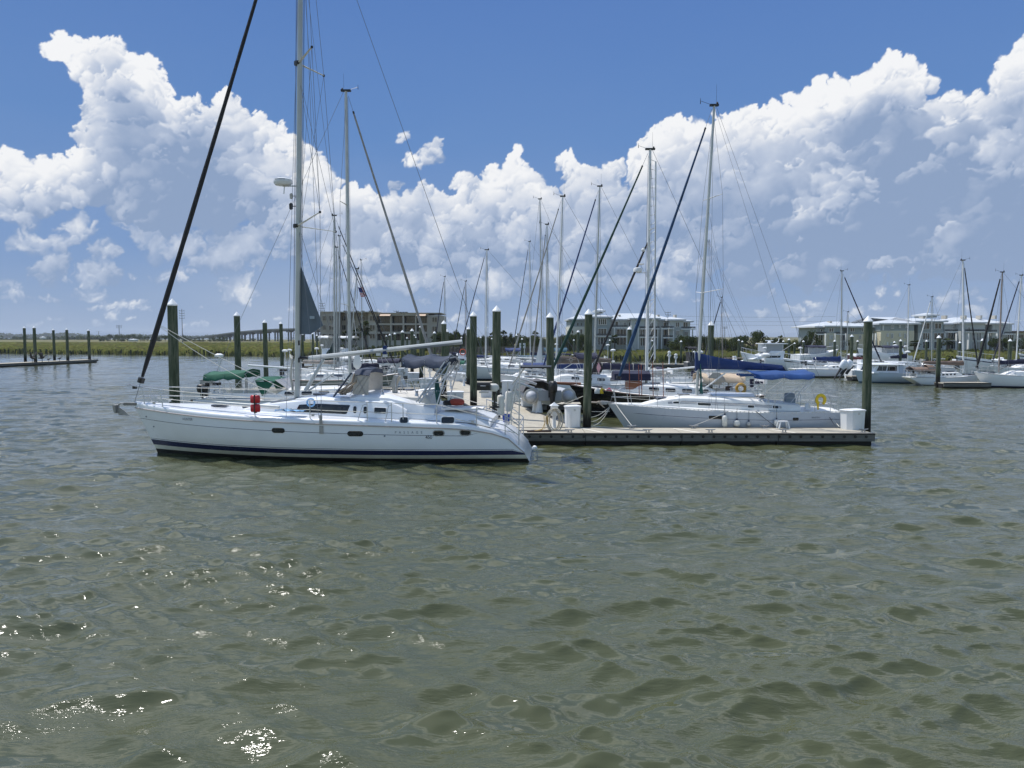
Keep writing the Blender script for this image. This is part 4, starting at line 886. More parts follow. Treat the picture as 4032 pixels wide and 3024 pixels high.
# ---------------- grey sloop behind the floating dock ----------------
def grey_sloop():
    A=Vector((PX(2396,33.),33.)); Bq=Vector((PX(3268,33.),33.)); c=(A+Bq)/2; d=A-Bq
    s=Boat('sailboat','pale grey sailboat behind the long dock with royal blue sail cover and bright blue bimini','sailboat',c.x,c.y,PI,d.length,3.2,[(0,1.02),(.3,1.03),(.6,1.12),(1,1.27)],tw=.70,mx=.42,rb=.95,rs=-.10,pk=4.4,fine=2.2)
    N=s.near; R=s.root; hy=N*1.55
    cv=lambda k:(lambda t,sh: sh-.30-.02*t+k if t<.9 else sh-.318+k*.05)
    s.hull([(-.6,0),(-.1,0),(.10,1),(.18,1),(.4,1),(.6,1),(cv(0),2),(cv(.016),1),(lambda t,sh:sh-.05,1),(lambda t,sh:sh,1)],[antif,greyhull,navyp])
    s.deck([(1,0),(.985,.02),(.93,.03),(0,.09)],deckw)
    for sd_ in (1,-1):
        b=MB(); c_=b
        for i in range(56):
            t=.01+.97*i/55; p=s.hp(t,s.s_(t),sd_)
            if i<55:
                q=s.hp(t+.97/55,s.s_(t+.97/55),sd_); b.cyl(p+Vector((0,0,.045)),q+Vector((0,0,.045)),.012,None,4)
            c_.box(p+Vector((0,0,.02)),(.035,.02,.05))
        b.build('toe_rail',fendw,R)
    T=lambda px,py,ly: s.lx(px,ly,py)/s.L+.5
    for a,b_,y0,y1 in ((2791,2843,1650,1637),(3123,3147,1657,1645)):
        x0,z0=s.at(b_,y0,hy); x1,z1=s.at(a,y1,hy); s.hwin(x0/s.L+.5,x1/s.L+.5,z0,z1,glass,.3,(1,-1),frame=greyhull)
    s.cabin(s.lx(3150,N,1590),s.lx(2530,0,1590),1.12,.44,deckw,fr=1.7,ar=1.9,wn=.35,n=24,top=1.12)
    def W2(a,b_,y0,y1,m=glass):
        x0,z0=s.at(b_,y0,N*1.08); x1,z1=s.at(a,y1,N*1.08); c_=s.cp((x0+x1)/2,0,1).z; h=s.cb[3]*s.ch((x0+x1)/2); s.cwin(x0,x1,max(.08,(z0-c_)/h),min(.8,(z1-c_)/h),m,.3,(1,-1),'window',boxw)
    W2(2661,2684,1593,1585); W2(2756,2806,1599,1588); W2(2948,2972,1606,1597); W2(3044,3066,1608,1598)
    for f in (.34,.46,.56):
        for sd_ in (1,-1):
            xs=[lerp(s.cb[0]+.8,s.cb[1]-1.0,i/20) for i in range(21)]; MB().tube([s.cp(x,f,sd_,.004) for x in xs],.008,4).build('cabin_stripe',navyp,R)
    b=MB(); 
    for sd_ in (1,-1): b.tube([s.cp(lerp(s.cb[0]+1.5,s.cb[1]-1.3,i/8),.98,sd_,-.05)+Vector((0,0,.05+.02*(i%2))) for i in range(9)],.014,5)
    b.build('handrail',steel,R)
    x0=s.lx(2960,0,1555); x1=s.lx(2790,0,1558); z=s.cp((x0+x1)/2,1,1).z+.05; b=MB(); b.loft([[(x0,-.38,z),(x0,.38,z),(x0,.36,z+.12),(x0,-.36,z+.12)],[(x1-.15,-.38,z),(x1-.15,.38,z),(x1,.3,z+.13),(x1,-.3,z+.13)]]); b.build('companionway_hatch',mat('hatch_shade_blue',(.48,.54,.66),.4),R)  # blue tint puts shade and reflected sky into the hatch colour
    for px in (2600,2690): x=s.lx(px,0,1580); MB().box((x,0,s.cp(x,1,1).z+.06),(.45,.45,.05)).build('deck_hatch',glassb,R)
    for px in (2990,3020):
        x=s.lx(px,N*.8,1560); 
        for sd_ in (1,-1): MB().lathe([(.065,0),(.055,.07),(.04,.09),(.055,.14)],10,(x,sd_*.85,s.dz(x)+.33)).build('winch',steel,R)
    s.lifelines([T(px,1600,hy) for px in (3052,3028,2853,2681,2600)],.62,sep=True,wr=.006,pr=.012,bow=True,stern=True)
    # bow anchor
    bx=s.L/2; z=s.s_(1); b=MB(); b.box((bx+.05,0,z+.06),(.6,.14,.05)); b.tube([(bx-.1,0,z+.1),(bx+.35,0,z+.1),(bx+.5,0,z-.02)],.03,6,sq=.5); b.prism([(bx+.32,-.12,z+.14),(bx+.0,-.12,z+.12),(bx+.05,-.1,z+.0),(bx+.3,-.12,z-.02)],(0,.24,0)); b.build('anchor',galv,R)
    b=MB(); b.prism([(bx+.50,-.05,z+.10),(bx+.38,-.05,z+.14),(bx+.25,-.05,z-.05),(bx+.12,-.05,z-.18),(bx+.22,-.05,z-.14)],(0,.1,0)); b.cyl((bx+.45,0,z+.06),(bx+.75,0,z+.08),.035); b.build('second_anchor',mat('tan_anchor',(.5,.42,.34),.6),R)
    # rig
    xm,zm=s.at(2742,1560,0); xt,zt=s.at(2812,418,0)
    s.mast(xm,zm-.1,zt,.085,alu,(),n=12,lean=xt-xm,wr=.006)
    tips={}
    for nm,c0,near,far in (('l',(2764,1153),(2848,1137),(2740,1150)),('u',(2788,783),(2845,763),(2768,790))):
        x,z=s.at(c0[0],c0[1],0)
        for k,(qx,qy) in (('n',near),('f',far)):
            yy=N*(1.05 if nm=='l' else .8)*(1 if k=='n' else -1); tx,tz=s.at(qx,qy,yy); tips[nm+k]=Vector((tx,yy,tz)); MB().tube([(x,0,z),tips[nm+k]],[.035,.02],6,sq=.5).build('spreader',aluw,R)
    for k,sd_ in (('n',N),('f',-N)):
        t=T(2820,1610,hy); ch=s.hp(t,s.s_(t),sd_)+Vector((0,-sd_*.15,.05)); b=MB(); b.tube([ch,tips['l'+k],tips['u'+k],s.mx0.lerp(s.mtop,.97)],.006,4); b.cyl(ch+Vector((.12,0,0)),s.mx0.lerp(s.mtop,.33),.005,None,4); b.cyl(ch-Vector((.12,0,0)),s.mx0.lerp(s.mtop,.33),.005,None,4); b.cyl(tips['l'+k],s.mx0.lerp(s.mtop,.66),.005,None,4); b.build('shroud',wire,R)
    s.forestay(s.L/2-.1,z*0+s.s_(1)+.12,tealb,.085,.035,.99,.09,.93,sg=.05,wr=.007)
    s.backstay(-s.L/2+.15,s.s_(0)+.1,.006,True)
    xe,ze=s.at(3135,1470,0); xg,zg=s.at(2756,1462,0)
    s.boom(xe,zg,ze,.075,aluw,None,mdx=s.mx0.x-xg,topl=True)
    # blue stack cover
    rings=[]
    for i in range(27):
        f=i/26; px=lerp(2738,3080,f); top=tab([(0,1385),(.06,1392),(.3,1410),(.7,1428),(1,1438)],f); bot=tab([(0,1462),(.08,1453),(1,1459)],f)
        x,zt_=s.at(px,top,0); _,zb=s.at(px,bot,0); r=[]
        for j in range(14):
            a=2*PI*j/14; v=(1-math.cos(a))/2; wd=(.16-.04*f)*(1-.75*v)*(1+.12*math.sin(f*19+j)+.08*math.sin(f*47+j*2)); r.append(Vector((x-.10*(1-v)*(f>.97),math.sin(a)*wd,lerp(zb,zt_,v))))
        rings.append(r)
    MB().loft(rings).build('sail_cover',bluef,R,60)
    b=MB(); p0=s.at(3080,1445,0); p1=s.at(3095,1470,0); b.box(((p0[0]+p1[0])/2,0,(p0[1]+p1[1])/2),(.05,.22,.3),M=Matrix.Rotation(.5,3,'Y')); b.build('cover_strap',navyf,R)
    b=MB(); 
    for px in (2797,2830,2905,3000):
        x,z_=s.at(px,1430,0)
        for sd_ in (1,-1): b.cyl((x,sd_*.2,z_-.2),s.mx0.lerp(s.mtop,.55)+Vector((-.1,sd_*.1,0)),.004,None,4)
    b.build('lazy_jacks',wire,R)
    b=MB(); 
    for k in range(7): b.tube([(xm-.12,N*.03*k,zm+1.4),(xm-.17,N*.03*k,zm+.7),(xm-.12-.02*k,N*.03*k,zm+.1)],.012,4)
    b.build('coiled_lines',ropeg,R)
    # bright blue bimini
    xa,za=s.at(3208,1495,N*1.2); xb,zb=s.at(2966,1475,N*1.2)
    s.canvas(xa,xb,(za+zb)/2+.24,1.22,bluef2,drop=.16,arch=.13,base=1.45,sagx=.06,tilt=-.0)
    b=MB(); b.tube([(xa,N*1.2,za),(s.lx(3165,N*1.2,1540),N*1.2,s.at(3165,1540,N*1.2)[1])],.035,6); b.build('rolled_window',whitef,R)
    # wheel, pedestal, seat
    x,z_=s.at(3108,1575,0); b=MB(); b.loft([[(x+a*k,b_*k*1.1,z_-.32+h) for a,b_ in ((.2,.2),(-.2,.2),(-.24,-.2),(.2,-.2))] for h,k in ((0,.8),(.35,1.0),(.62,.75))]); b.build('pedestal_cover',mat('grey_blue_cover',(.22,.26,.31),.8,bump=.01,bs=8),R)
    for sd_ in (1,-1):
        pass
    b=MB(); b.tube([(x-.35,.40*math.cos(a),z_+.0+.40*math.sin(a)) for a in [k*PI/10 for k in range(21)]],.014,5)
    for k in range(3): a=k*PI/3; b.cyl((x-.35,.4*math.cos(a),z_+.4*math.sin(a)),(x-.35,-.4*math.cos(a),z_-.4*math.sin(a)),.008,None,4)
    b.build('steering_wheel',steel,R)
    b=MB(); x2,z2=s.at(3235,1590,N*.9); b.box((x2,N*.9,z2),(.42,.35,.03)); b.build('stern_seat',boxw,R)
    b=MB(); x2,z2=s.at(3180,1600,N*.9); b.lathe([(.14,0),(.10,.2),(.05,.25)],10,(x2,N*.9,z2-.12)); b.build('vent_cowl',boxw,R)
    x0_,z0_=s.at(3203,1649,hy)
    def f(u,v): t=(x0_-u)/s.L+.5; p=s.hp(t,z0_+v,N); return Vector((x0_-u,p.y+N*.008,z0_+v))
    text_obj('BENETEAU',.085,f,text_gr,R,sx=.95,bold=.002)
    return s
GS=grey_sloop(); N=GS.near
fender('ribbed white cylindrical fender hanging beside the long hull window of the grey sailboat',on_boat(GS,2853,1682,N*1.66),.11,.50,fendw,.45)
fender('round topped cream fender hanging mid hull on the grey sailboat between two others',on_boat(GS,2901,1682,N*1.66),.14,.30,fendw,.5,ball=True)
fender('small worn cream fender hanging behind the dock, third from the left on the grey hull',on_boat(GS,2948,1682,N*1.66),.09,.24,fendg,.5,ball=True)
fender('white cylindrical fender hanging just left of the plastic step stool',on_boat(GS,3057,1682,N*1.66),.105,.32,fendw,.45)
p=on_boat(GS,3231,1602,N*1.25); t=thing('horseshoe_buoy','yellow horseshoe life buoy on the stern rail of the grey sailboat','life buoy',p,PI)
b=MB(); b.tube([(.17*math.cos(a),0,.30+.19*math.sin(a)) for a in [rad(-60+k*15) for k in range(21)]],.07,8); b.build('float',yelp,t); MB().cyl((.12,0,.10),(.10,0,-.12),.05,.03,8).build('light_tube',yelp,t); MB().box((0,-.0,.2),(.2,.05,.05)).build('bracket',steel,t)
# ---------------- generic sailboats ----------------
def gen(label,pxs,pxb,Y,mpx,mtop,mr=.07,B=None,fb=None,hm=None,boot=navyp,stripe=None,spar=alu,boomx=None,bz=None,be=None,cover=None,chh=(.32,.12),jib=None,jr=(.06,.03),jx=None,bim=None,dod=None,cab=(.30,.74),ch=.38,nw=3,spr=(.5,),mtpx=None,lines=True,back=True,group=None,wm=glass,tw=.74,wr=.009,inst=True,sheer=None,rail=None,rs=.3,cm=None,boomspar=None,vang=True,bimz=None,wheel=False,antenna=False,hs=.62,yaw=0.,long_win=False,ro=0.,mast=True):
    X0,X1=PX(pxs,Y),PX(pxb,Y); L=abs(X1-X0); y=(0 if X1>X0 else PI)+yaw; B=B or min(4.1,L*.31); k=L/10.
    sh=sheer or [(0,.92*k**.6),(.35,.90*k**.6),(.7,1.0*k**.6),(1,1.25*k**.6)]
    s=Boat('sailboat',label,'sailboat',(X0+X1)/2,Y,y,L,B,sh,tw=tw,mx=.43,rb=.10*L,rs=rs,ro=ro,pk=4.2,group=group)
    hm=hm or gel; st=(stripe or hm)
    s.hull([(-.5,0),(-.1,0),(.07,1),(.15,2),(.35,2),(lambda t,h:h-.20,3),(lambda t,h:h-.16,2),(lambda t,h:h,2)],[antif,boot,hm,st],nt=22)
    s.deck([(1,0),(.98,.03),(.92,.035),(0,.09)],deckw); s.rail(rail or alu,.03,.022)
    R=s.root; x0=(cab[0]-.5)*L; x1=(cab[1]-.5)*L
    s.cabin(x0,x1,B*.34,ch,cm or deckw,fr=L*.09,ar=.4,wn=B*.2,n=12)
    if nw:
        if long_win: s.cwin(x0+.5,lerp(x0,x1,.72),.35,.72,wm,.4)
        else:
            for i in range(nw):
                a=lerp(x0+.35,x1-L*.11,(i+.12)/nw); b_=lerp(x0+.35,x1-L*.11,(i+.72)/nw); s.cwin(a,b_,.36,.72,wm,.3)
    # cockpit coamings
    b=MB()
    for sd_ in (1,-1): b=MB(); b.loft([[(x,sd_*B*.33,s.dz(x)),(x,sd_*B*.27,s.dz(x)),(x,sd_*B*.28,s.dz(x)+.24),(x,sd_*B*.31,s.dz(x)+.24)] for x in (-L*.44,-L*.3,x0)]); b.build('cockpit_coaming',deckw,R)
    if lines: s.lifelines([.16,.3,.44,.58,.72,.84],hs,wr=wr*.8,pr=.015)
    if mast:
        xm=s.lx(mpx,0,1450); zb=s.cp(max(x0,min(x1-.5,xm)),1,1).z; zt=(s.M@Vector((0,0,0)) and PZ(mtop,Y)); xt=s.lx(mtpx,0,mtop) if mtpx else xm
        s.mast(xm,zb-.05,zt,mr,spar,spr,sprl=B*.30,sweep=.18,lean=xt-xm,wr=wr,n=8,head=inst)
        if jib is not None: s.forestay(L/2-.12 if jx is None else s.lx(jx,0,1500),s.s_(1)+.12,jib or None,jr[0],jr[1],.985,.05,.94,wr=wr,sg=.05)
        if back: s.backstay(-L/2+.1,s.s_(0)+.1,wr)
        if boomx is not None:
            z0=bz if bz is not None else zb+.55; xe=s.lx(boomx,0,1450); s.boom(xe,z0,be if be is not None else z0+.02,.07,boomspar or spar,cover,ch=chh,vang=vang,topl=False,mdx=(.12 if xe<xm else -.12))
    zc=s.dz(-L*.3)
    for px_ in (.30,.42):
        for sd_ in (1,-1): MB().lathe([(.06,0),(.05,.06),(.035,.09),(.055,.15)],8,(-L*px_,sd_*B*.30,s.dz(-L*px_)+.24)).build('winch',steel,R)
    xh=lerp(x0,x1,.62); MB().box((xh,0,s.cp(xh,1,1).z+.06),(.5,.5,.05)).build('deck_hatch',glassb,R); MB().box((L*.36,0,s.dz(L*.36)+.03),(.55,.5,.06)).build('deck_hatch',glassb,R)
    if mast:
        b=MB()
        for dx,dy in ((.16,.06),(.15,-.08),(-.16,.04)): b.cyl((s.mx0.x+dx,dy,s.mx0.z+.1),s.mtop+Vector((dx*.6,dy,-.3)),wr*.55,None,4)
        b.build('halyards',wire,R)
        if cover is not None:
            for sd_ in (1,-1):
                b=MB(); k0=s.mx0.lerp(s.mtop,.5); k1=k0.lerp(s.be,.45)+Vector((0,sd_*.15,0)); b.cyl(k0,k1,wr*.5,None,4); b.cyl(k1,s.be+Vector((.2,sd_*.12,0)),wr*.5,None,4); b.cyl(k1,s.ba.lerp(s.be,.5)+Vector((0,sd_*.15,.1)),wr*.5,None,4); b.build('lazy_jack',wire,R)
    q_=random.Random(int(mpx)); 
    if q_.random()<.6 and Y<110: b=MB(); b.lathe([(.16,-.1),(.22,-.08),(.23,.03),(.1,.10)],12,(-L*.47,B*.3,zc+2.1)); b.cyl((-L*.47,B*.3,zc),(-L*.47,B*.3,zc+2.0),.03,None,6); b.build('radar_post',boxw,R)
    if q_.random()<.6: b=MB(); b.box((-L*.485,0,zc+.75),(.06,B*.5,.35)); b.build('stern_locker',boxw,R)
    b=MB(); b.cyl((-L*.46,-B*.2,zc+.3),(-L*.46,-B*.2,zc+.75),.10,.12,8); b.box((-L*.46,B*.12,zc+.62),(.3,.42,.14)); b.build('stern_gear',q_.choice([black,fendw,fendg,black,navyf]),R)
    if bim: s.canvas(s.lx(bim[0],0,1430) if bim[0]>5 else bim[0]*L,s.lx(bim[1],0,1430) if bim[1]>5 else bim[1]*L,bimz or zc+1.95,B*.34,bim[2],base=zc+.25)
    if dod: s.dodger(x0-.5,x0+.75,s.cp(x0+.7,1,1).z-.02,s.cp(x0+.7,1,1).z+.62,B*.30,dod)
    if wheel:
        b=MB(); xx=-L*.33; b.tube([(xx,.4*math.cos(a),zc+.75+.4*math.sin(a)) for a in [j*PI/8 for j in range(17)]],.015,5); b.cyl((xx+.1,0,zc),(xx+.1,0,zc+.9),.07); b.build('steering_wheel',steel,R)
    return s
# black hulled ketch-like cruiser behind the grey sloop
K=gen('black hulled sailboat with varnished rail, beige dodger and ladder mast behind the grey sailboat',3010,2243,40.5,2546,590,.115,B=3.7,hm=blackhull,boot=antif,stripe=blackhull,spar=aluw,rail=teak,
   sheer=[(0,1.12),(.35,1.05),(.7,1.22),(1,1.62)],jib=mat('green_furl',(.01,.05,.04),.8,var=.3,vs=6,bump=.02,bs=6),jr=(.085,.04),jx=2152,cab=(.27,.74),ch=.5,nw=4,spr=(.36,.66),mtpx=2560,bim=None,dod=None,boomx=2770,bz=2.35,be=2.62,vang=False,tw=.62,wheel=True,boomspar=aluw,ro=.7)
R=K.root; N=K.near
b=MB(); x0=K.L/2; b.tube([(x0-.6,0,1.66),(K.lx(2150,0,1510),0,1.75)],[.10,.06],8); b.build('bowsprit',teak,R)
xm=K.mx0.x; lx2=K.lx(2572,0,1200); b=MB(); t0=Vector((xm-.42,0,3.0)); t1=K.mtop+Vector((-.30,0,-.6)); b.cyl(t0,t1,.045,None,6)
for i in range(24):
    f=i/23; b.cyl(K.mx0.lerp(K.mtop,.04+.92*f),t0.lerp(t1,f),.014,None,4)
b.build('mast_ladder',aluw,R)
a=Vector((K.lx(2318,0,1470),0,1.9)); c=K.mx0.lerp(K.mtop,.62); MB().tube([a.lerp(c,i/12) for i in range(13)],[.06]*11+[.05,.03],7).build('furled_staysail',furlk,R); MB().cyl(a,c,.008,None,4).build('inner_forestay',wire,R)
for px,py,r in ((2507,1148,.24),(2514,1128,.15)):
    x,z=K.at(px+6 if r>.2 else px+10,py if r<.2 else 1062+2*1,0)
x,z=K.at(2512,1062,0); b=MB(); b.lathe([(.17,-.12),(.25,-.10),(.27,0),(.24,.10),(.1,.13)],18,(x,0,z)); 
x,z=K.at(2510,1062,0)
b=MB(); x,z=K.at(2511,1063,0); b.lathe([(.17,-.12),(.23,-.10),(.24,0),(.21,.10),(.1,.13)],18,(x,0,z)); b.build('radar_dome',boxw,R); MB().box((x-.2,0,z-.15),(.5,.08,.03)).build('radar_bracket',steel,R)
b=MB(); x,z=K.at(2525,1040,0); b.lathe([(.05,-.05),(.15,-.02),(.16,.02),(.06,.05)],14,(x,0,z)); b.build('gps_dome',boxw,R)
x,z=K.at(2533,984,0); b=MB(); b.lathe([(.01,-.11),(.08,-.07),(.11,0),(.08,.07),(.01,.11)],14,(x,0,z)); b.build('radar_reflector',aluw,R); MB().box((x-.12,0,z+.13),(.3,.03,.03)).build('reflector_bracket',steel,R)
x0,z0=K.at(2458,1516,0); x1,z1=K.at(2515,1530,0); b=MB(); b.box(((x0+x1)/2,N*.5,K.dz(x0)+.33),(abs(x1-x0),.6,.42)); b.build('wooden_locker',teak,R)
b=MB(); xx,zz=K.at(2480,1500,0); b.loft([[(xx+a_,y_,z_) for y_,z_ in ((-.7,1.9),(-.6,2.25),(0,2.4),(.6,2.25),(.7,1.9))] for a_ in (-1.0,-.3,.5,.9)],0,True,False); b.build('hatch_cover',navyf,R)
for px,l in ((2480,1425),(2517,1436),(2527,1436),(2572,1425),(2612,1425)):
    x,z=K.at(px,1560,N*1.6); _,zt=K.at(px,l,N*1.6); MB().cyl((x,N*1.62,z),(x+.05,N*1.6,zt),.022,None,6).build('whip_pole',mat('red_brown_pole',(.28,.07,.04),.5),R)
x0,z1=K.at(2762,1487,N*1.1); x1=K.lx(2752,N*1.1,1500)
K.canvas(K.lx(2932,N,1490),K.lx(2765,N,1490),K.at(2850,1480,N*1.0)[1]+.12,1.15,tanf,drop=.22,arch=.22,base=1.5)
g=[[(lerp(K.lx(2830,N,1500),K.lx(2757,N,1500),u),1.1*v*(1-.1*u),lerp(2.75,1.75,u)-.1*v*v) for v in (-1,-.5,0,.5,1)] for u in (0,.25,1)]; b=MB(); b.grid(g,0,.01)
for sd_ in (1,-1): b.poly([(K.lx(2830,N,1500),sd_*1.12,2.6),(K.lx(2757,N,1500),sd_*1.0,1.75),(K.lx(2840,N,1500),sd_*1.12,1.7)])
b.build('dodger_window',clearv,R,0)
b=MB(); x,z=K.at(2870,1530,N*.6); b.box((x,N*.6,z),(.3,.25,.25)); b.cyl((x,N*.6,z-.1),(x,N*.6,z-.5),.02); b.build('stove_box',mat('brown_metal',(.09,.06,.055),.5),R)
p=on_boat(K,2917,1548,N*1.3); b=MB(); b.tube([(.22*math.cos(a),0,.24+.22*math.sin(a)) for a in [rad(-70+k*16) for k in range(21)]],.08,8); o=tag(b.build('horseshoe_buoy',orgp,None),'orange yellow horseshoe life buoy on the rail behind the beige dodger','life buoy'); o.location=p
for k,(px,m,l) in enumerate(((2352,fendw,'white jug'),(2372,yelp,'yellow jug'),(2398,pinkp,'pink red jug'))):
    p=on_boat(K,px,1550,N*(.9)); b=MB(); b.loft([[Vector((math.cos(a)*.15*w_,math.sin(a)*.09*w_,h)) for a in [j*PI/5 for j in range(10)]] for w_,h in ((.9,0),(1,.03),(1,.2),(.5,.27),(.3,.31))]); o=tag(b.build('fuel_jug',m,None,50),('white','yellow','pinkish red')[k]+' plastic jug on the foredeck of the black hulled sailboat','jug'); o.location=p
# boat with navy cover and burgee just behind
K2=gen('sailboat with navy boom cover and bright blue furled jib behind the black hulled sailboat',2760,2165,54,2338,735,.085,hm=gel,spar=alu,boomx=2555,bz=PZ(1452,54),be=PZ(1458,54),cover=navyf,chh=(.42,.40),jib=bluef,jr=(.075,.04),jx=2128,nw=4,spr=(.5,),mtpx=2362,wm=glass,bim=None,vang=False,dod=navyf)
b=MB()
for f in (.12,.28,.48,.7,.9):
    p=K2.ba.lerp(K2.be,f); b.tube([(p.x,.19*math.sin(a),p.z+.17-.28*math.cos(a)) for a in [j*PI/6 for j in range(13)]],.014,4)
b.build('cover_ties',ropew,K2.root)
x,z=K2.at(2352,1430,.3*K2.near); b=MB(); b.prism([(x+.25,.22*K2.near,z+.25),(x-.05,.24*K2.near,z+.35),(x-.45,.26*K2.near,z-.35),(x-.1,.24*K2.near,z-1.0),(x+.32,.2*K2.near,z-1.1)],(0,-.3*K2.near,0)); b.build('sail_bag',blackf,K2.root)
x,z=K2.at(2357,1448,.3*K2.near); b=MB(); b.poly([(x,.28*K2.near,z+.42),(x-.17,.28*K2.near,z),(x,.28*K2.near,z-.42),(x+.15,.28*K2.near,z)]); b.build('diamond_emblem',mat('pink_emblem',(.55,.30,.33),.8),K2.root,0)
# boat with compass star cover
K3=gen('white sailboat whose taupe sail cover carries a pale compass star, between two big piles',2650,1988,50,2188,775,.08,hm=gel,spar=aluw,boomx=2420,bz=PZ(1431,50),be=PZ(1423,50),cover=taupe,chh=(.52,.16),jib=furlw,jr=(.055,.03),nw=4,spr=(.5,),mtpx=2216,sheer=[(0,1.15),(.4,1.1),(.7,1.25),(1,1.62)],bim=(2345,2262,navyf),ch=.5,vang=True)
p=K3.ba.lerp(K3.be,.23); b=MB(); N=K3.near; zc=p.z+.22
for k in range(8):
    a=k*PI/4; r1=.36 if k%2==0 else .2; b.add([(p.x+math.cos(a)*r1,N*.2,zc+math.sin(a)*r1),(p.x+math.cos(a+.4)*.07,N*.21,zc+math.sin(a+.4)*.07),(p.x+math.cos(a-.4)*.07,N*.21,zc+math.sin(a-.4)*.07)],[(0,1,2)])
b.build('compass_star',mat('star_cloth',(.48,.45,.42),.8),K3.root,0)
gen('white sailboat with blue sail cover directly behind the compass star boat',2560,2085,58,2152,885,.07,hm=gel,boomx=2330,bz=PZ(1450,58),cover=bluef,chh=(.42,.25),jib=furlw,nw=3,mtpx=2154,spr=(.5,),cm=gel)
# left of the walkway, bows to the right
B2=gen('white sailboat with green bimini and green dodger behind the big white sailboat',800,1745,39.5,1378,360,.115,B=3.9,spar=alu,boomx=978,bz=PZ(1467,39.5),be=PZ(1438,39.5),cover=None,jib=furlw,jr=(.075,.045),nw=4,spr=(.28,.62),mtpx=1362,boomspar=aluw,sheer=[(0,1.05),(.35,1.0),(.7,1.15),(1,1.5)],cab=(.33,.74),vang=True,wheel=True,ch=.5)
R=B2.root; zc=B2.dz(-4)
B2.canvas(B2.lx(836,0,1480),B2.lx(996,0,1480),PZ(1470,38.4)+.10,1.2,greenf,drop=.26,arch=.14,base=zc+.2,tilt=.12)
x0=B2.lx(1036,0,1500); x1=B2.lx(1110,0,1500)
MB().grid([[(x,1.25*v,z-.12*v*v) for v in (-1,-.6,0,.6,1)] for x,z in ((x0,PZ(1490,38.4)),(lerp(x0,x1,.6),PZ(1488,38.4)),(x1,PZ(1494,38.4)))],0,.03).build('dodger',greenf,R)
for sd_ in (1,-1): b=MB(); b.prism([(x0,sd_*1.25,PZ(1492,38.4)-.1),(x1,sd_*1.25,PZ(1496,38.4)-.1),(lerp(x0,x1,.5),sd_*1.27,PZ(1550,38.4)),(lerp(x0,x1,.35),sd_*1.27,PZ(1558,38.4))],(0,.02,0)); b.build('dodger_flap',greenf,R,0)
MB().grid([[(lerp(x1,x1+1.1,u),1.2*v*(1-.12*u),lerp(PZ(1496,38.4),PZ(1560,38.4),u)) for v in (-1,0,1)] for u in (0,1)],0,.01).build('dodger_window',clearv,R)
outboard('black outboard motor on the stern rail below the green bimini',on_boat(B2,795,1545,-1.2),PI,.95,black)
x,z=B2.at(1402,1420,-.3); b=MB(); b.loft([[(x+a,b_,z+.30-h) for a,b_ in ((.17*k,.1*k),(-.17*k,.1*k),(-.17*k,-.1*k),(.17*k,-.1*k))] for k,h in ((.6,0),(1.2,.45),(1.0,.62),(.35,.75))]); b.build('mast_bag',whitef,R)
BL=gen('sailboat with dull olive hull at the finger dock left of the walkway',1095,1572,58,1316,850,.085,hm=olive,boot=cream,stripe=olive,boomx=1215,bz=PZ(1452,58),be=PZ(1448,58),cover=None,jib=furlk,jr=(.05,.03),nw=2,spr=(.3,.6),mtpx=1316,rail=teak,ch=.5,wm=glassb,sheer=[(0,.95),(.4,.9),(.7,1.0),(1,1.35)],cab=(.25,.7))
gen('white sailboat with grey beige furled sail on its boom, behind the olive hulled sailboat',1120,1480,68,1326,975,.07,boomx=1185,bz=PZ(1432,68),be=PZ(1428,68),cover=mat('grey_beige_canvas',(.38,.33,.29),.85,var=.3,vs=2,bump=.02,bs=5),chh=(.3,.2),jib=furlk,jr=(.05,.03),nw=3,mtpx=1325,ch=.5,long_win=False)
gen('white sailboat with navy bimini and long navy sail cover left of the walkway dock boxes',1600,1290,62,1372,1060,.06,boomx=1500,bz=PZ(1455,62),be=PZ(1446,62),cover=navyf,chh=(.55,.3),jib=(),nw=3,mtpx=1407,bim=(1577,1490,navyf),dod=navyf,bimz=PZ(1411,62),wheel=True)
gen('white sailboat with dark green upright sail cover beside the tall grey mast',1230,1560,76,1336,930,.07,boomx=1270,bz=PZ(1425,76),cover=dgreenf,chh=(2.9,.3),jib=furlk,jr=(.05,.03),nw=3,mtpx=1336)
# flagstaff boat
G2=gen('small white sailboat flying the flag from its rigging',1335,1560,84,1428,1025,.05,boomx=1380,cover=whitef,jib=(),nw=2,mtpx=1422,chh=(.2,.1))
# boats right of the walkway, further back
gen('white sailboat with bare twin section mast and long pale boom, right of the walkway centre',2330,1790,74,1912,985,.10,spar=aluw,boomx=2118,bz=PZ(1402,74),be=PZ(1411,74),jib=navyf,jr=(.05,.03),nw=4,spr=(.33,.66),mtpx=1917,bim=(2230,2140,teal),dod=teal)
gen('white sailboat with blue crumpled canvas beyond the two nearest walkway piles',2080,1770,88,1835,1108,.06,spar=aluB,boomx=1960,cover=bluef,jib=furlk,jr=(.05,.03),nw=3,mtpx=1834,bim=(2050,1990,bluef))
gen('sailboat furthest along the walkway with a plain pale mast',1965,1700,104,1751,1090,.06,boomx=1850,cover=navyf,jib=navyf,jr=(.06,.04),nw=3,mtpx=1751)
gen('white sailboat with tall slim mast left of the wooden pier sign',2400,2010,92,2088,952,.07,spar=aluw,boomx=2260,cover=navyf,jib=furlk,jr=(.05,.03),nw=4,mtpx=2085,spr=(.5,),ch=.45)
T1=gen('white sailboat with a narrow white storm sail set against its mast',2420,2050,68,2134,785,.075,spar=alu,boomx=2290,cover=whitef,jib=(),nw=3,mtpx=2126,spr=(.4,.7))
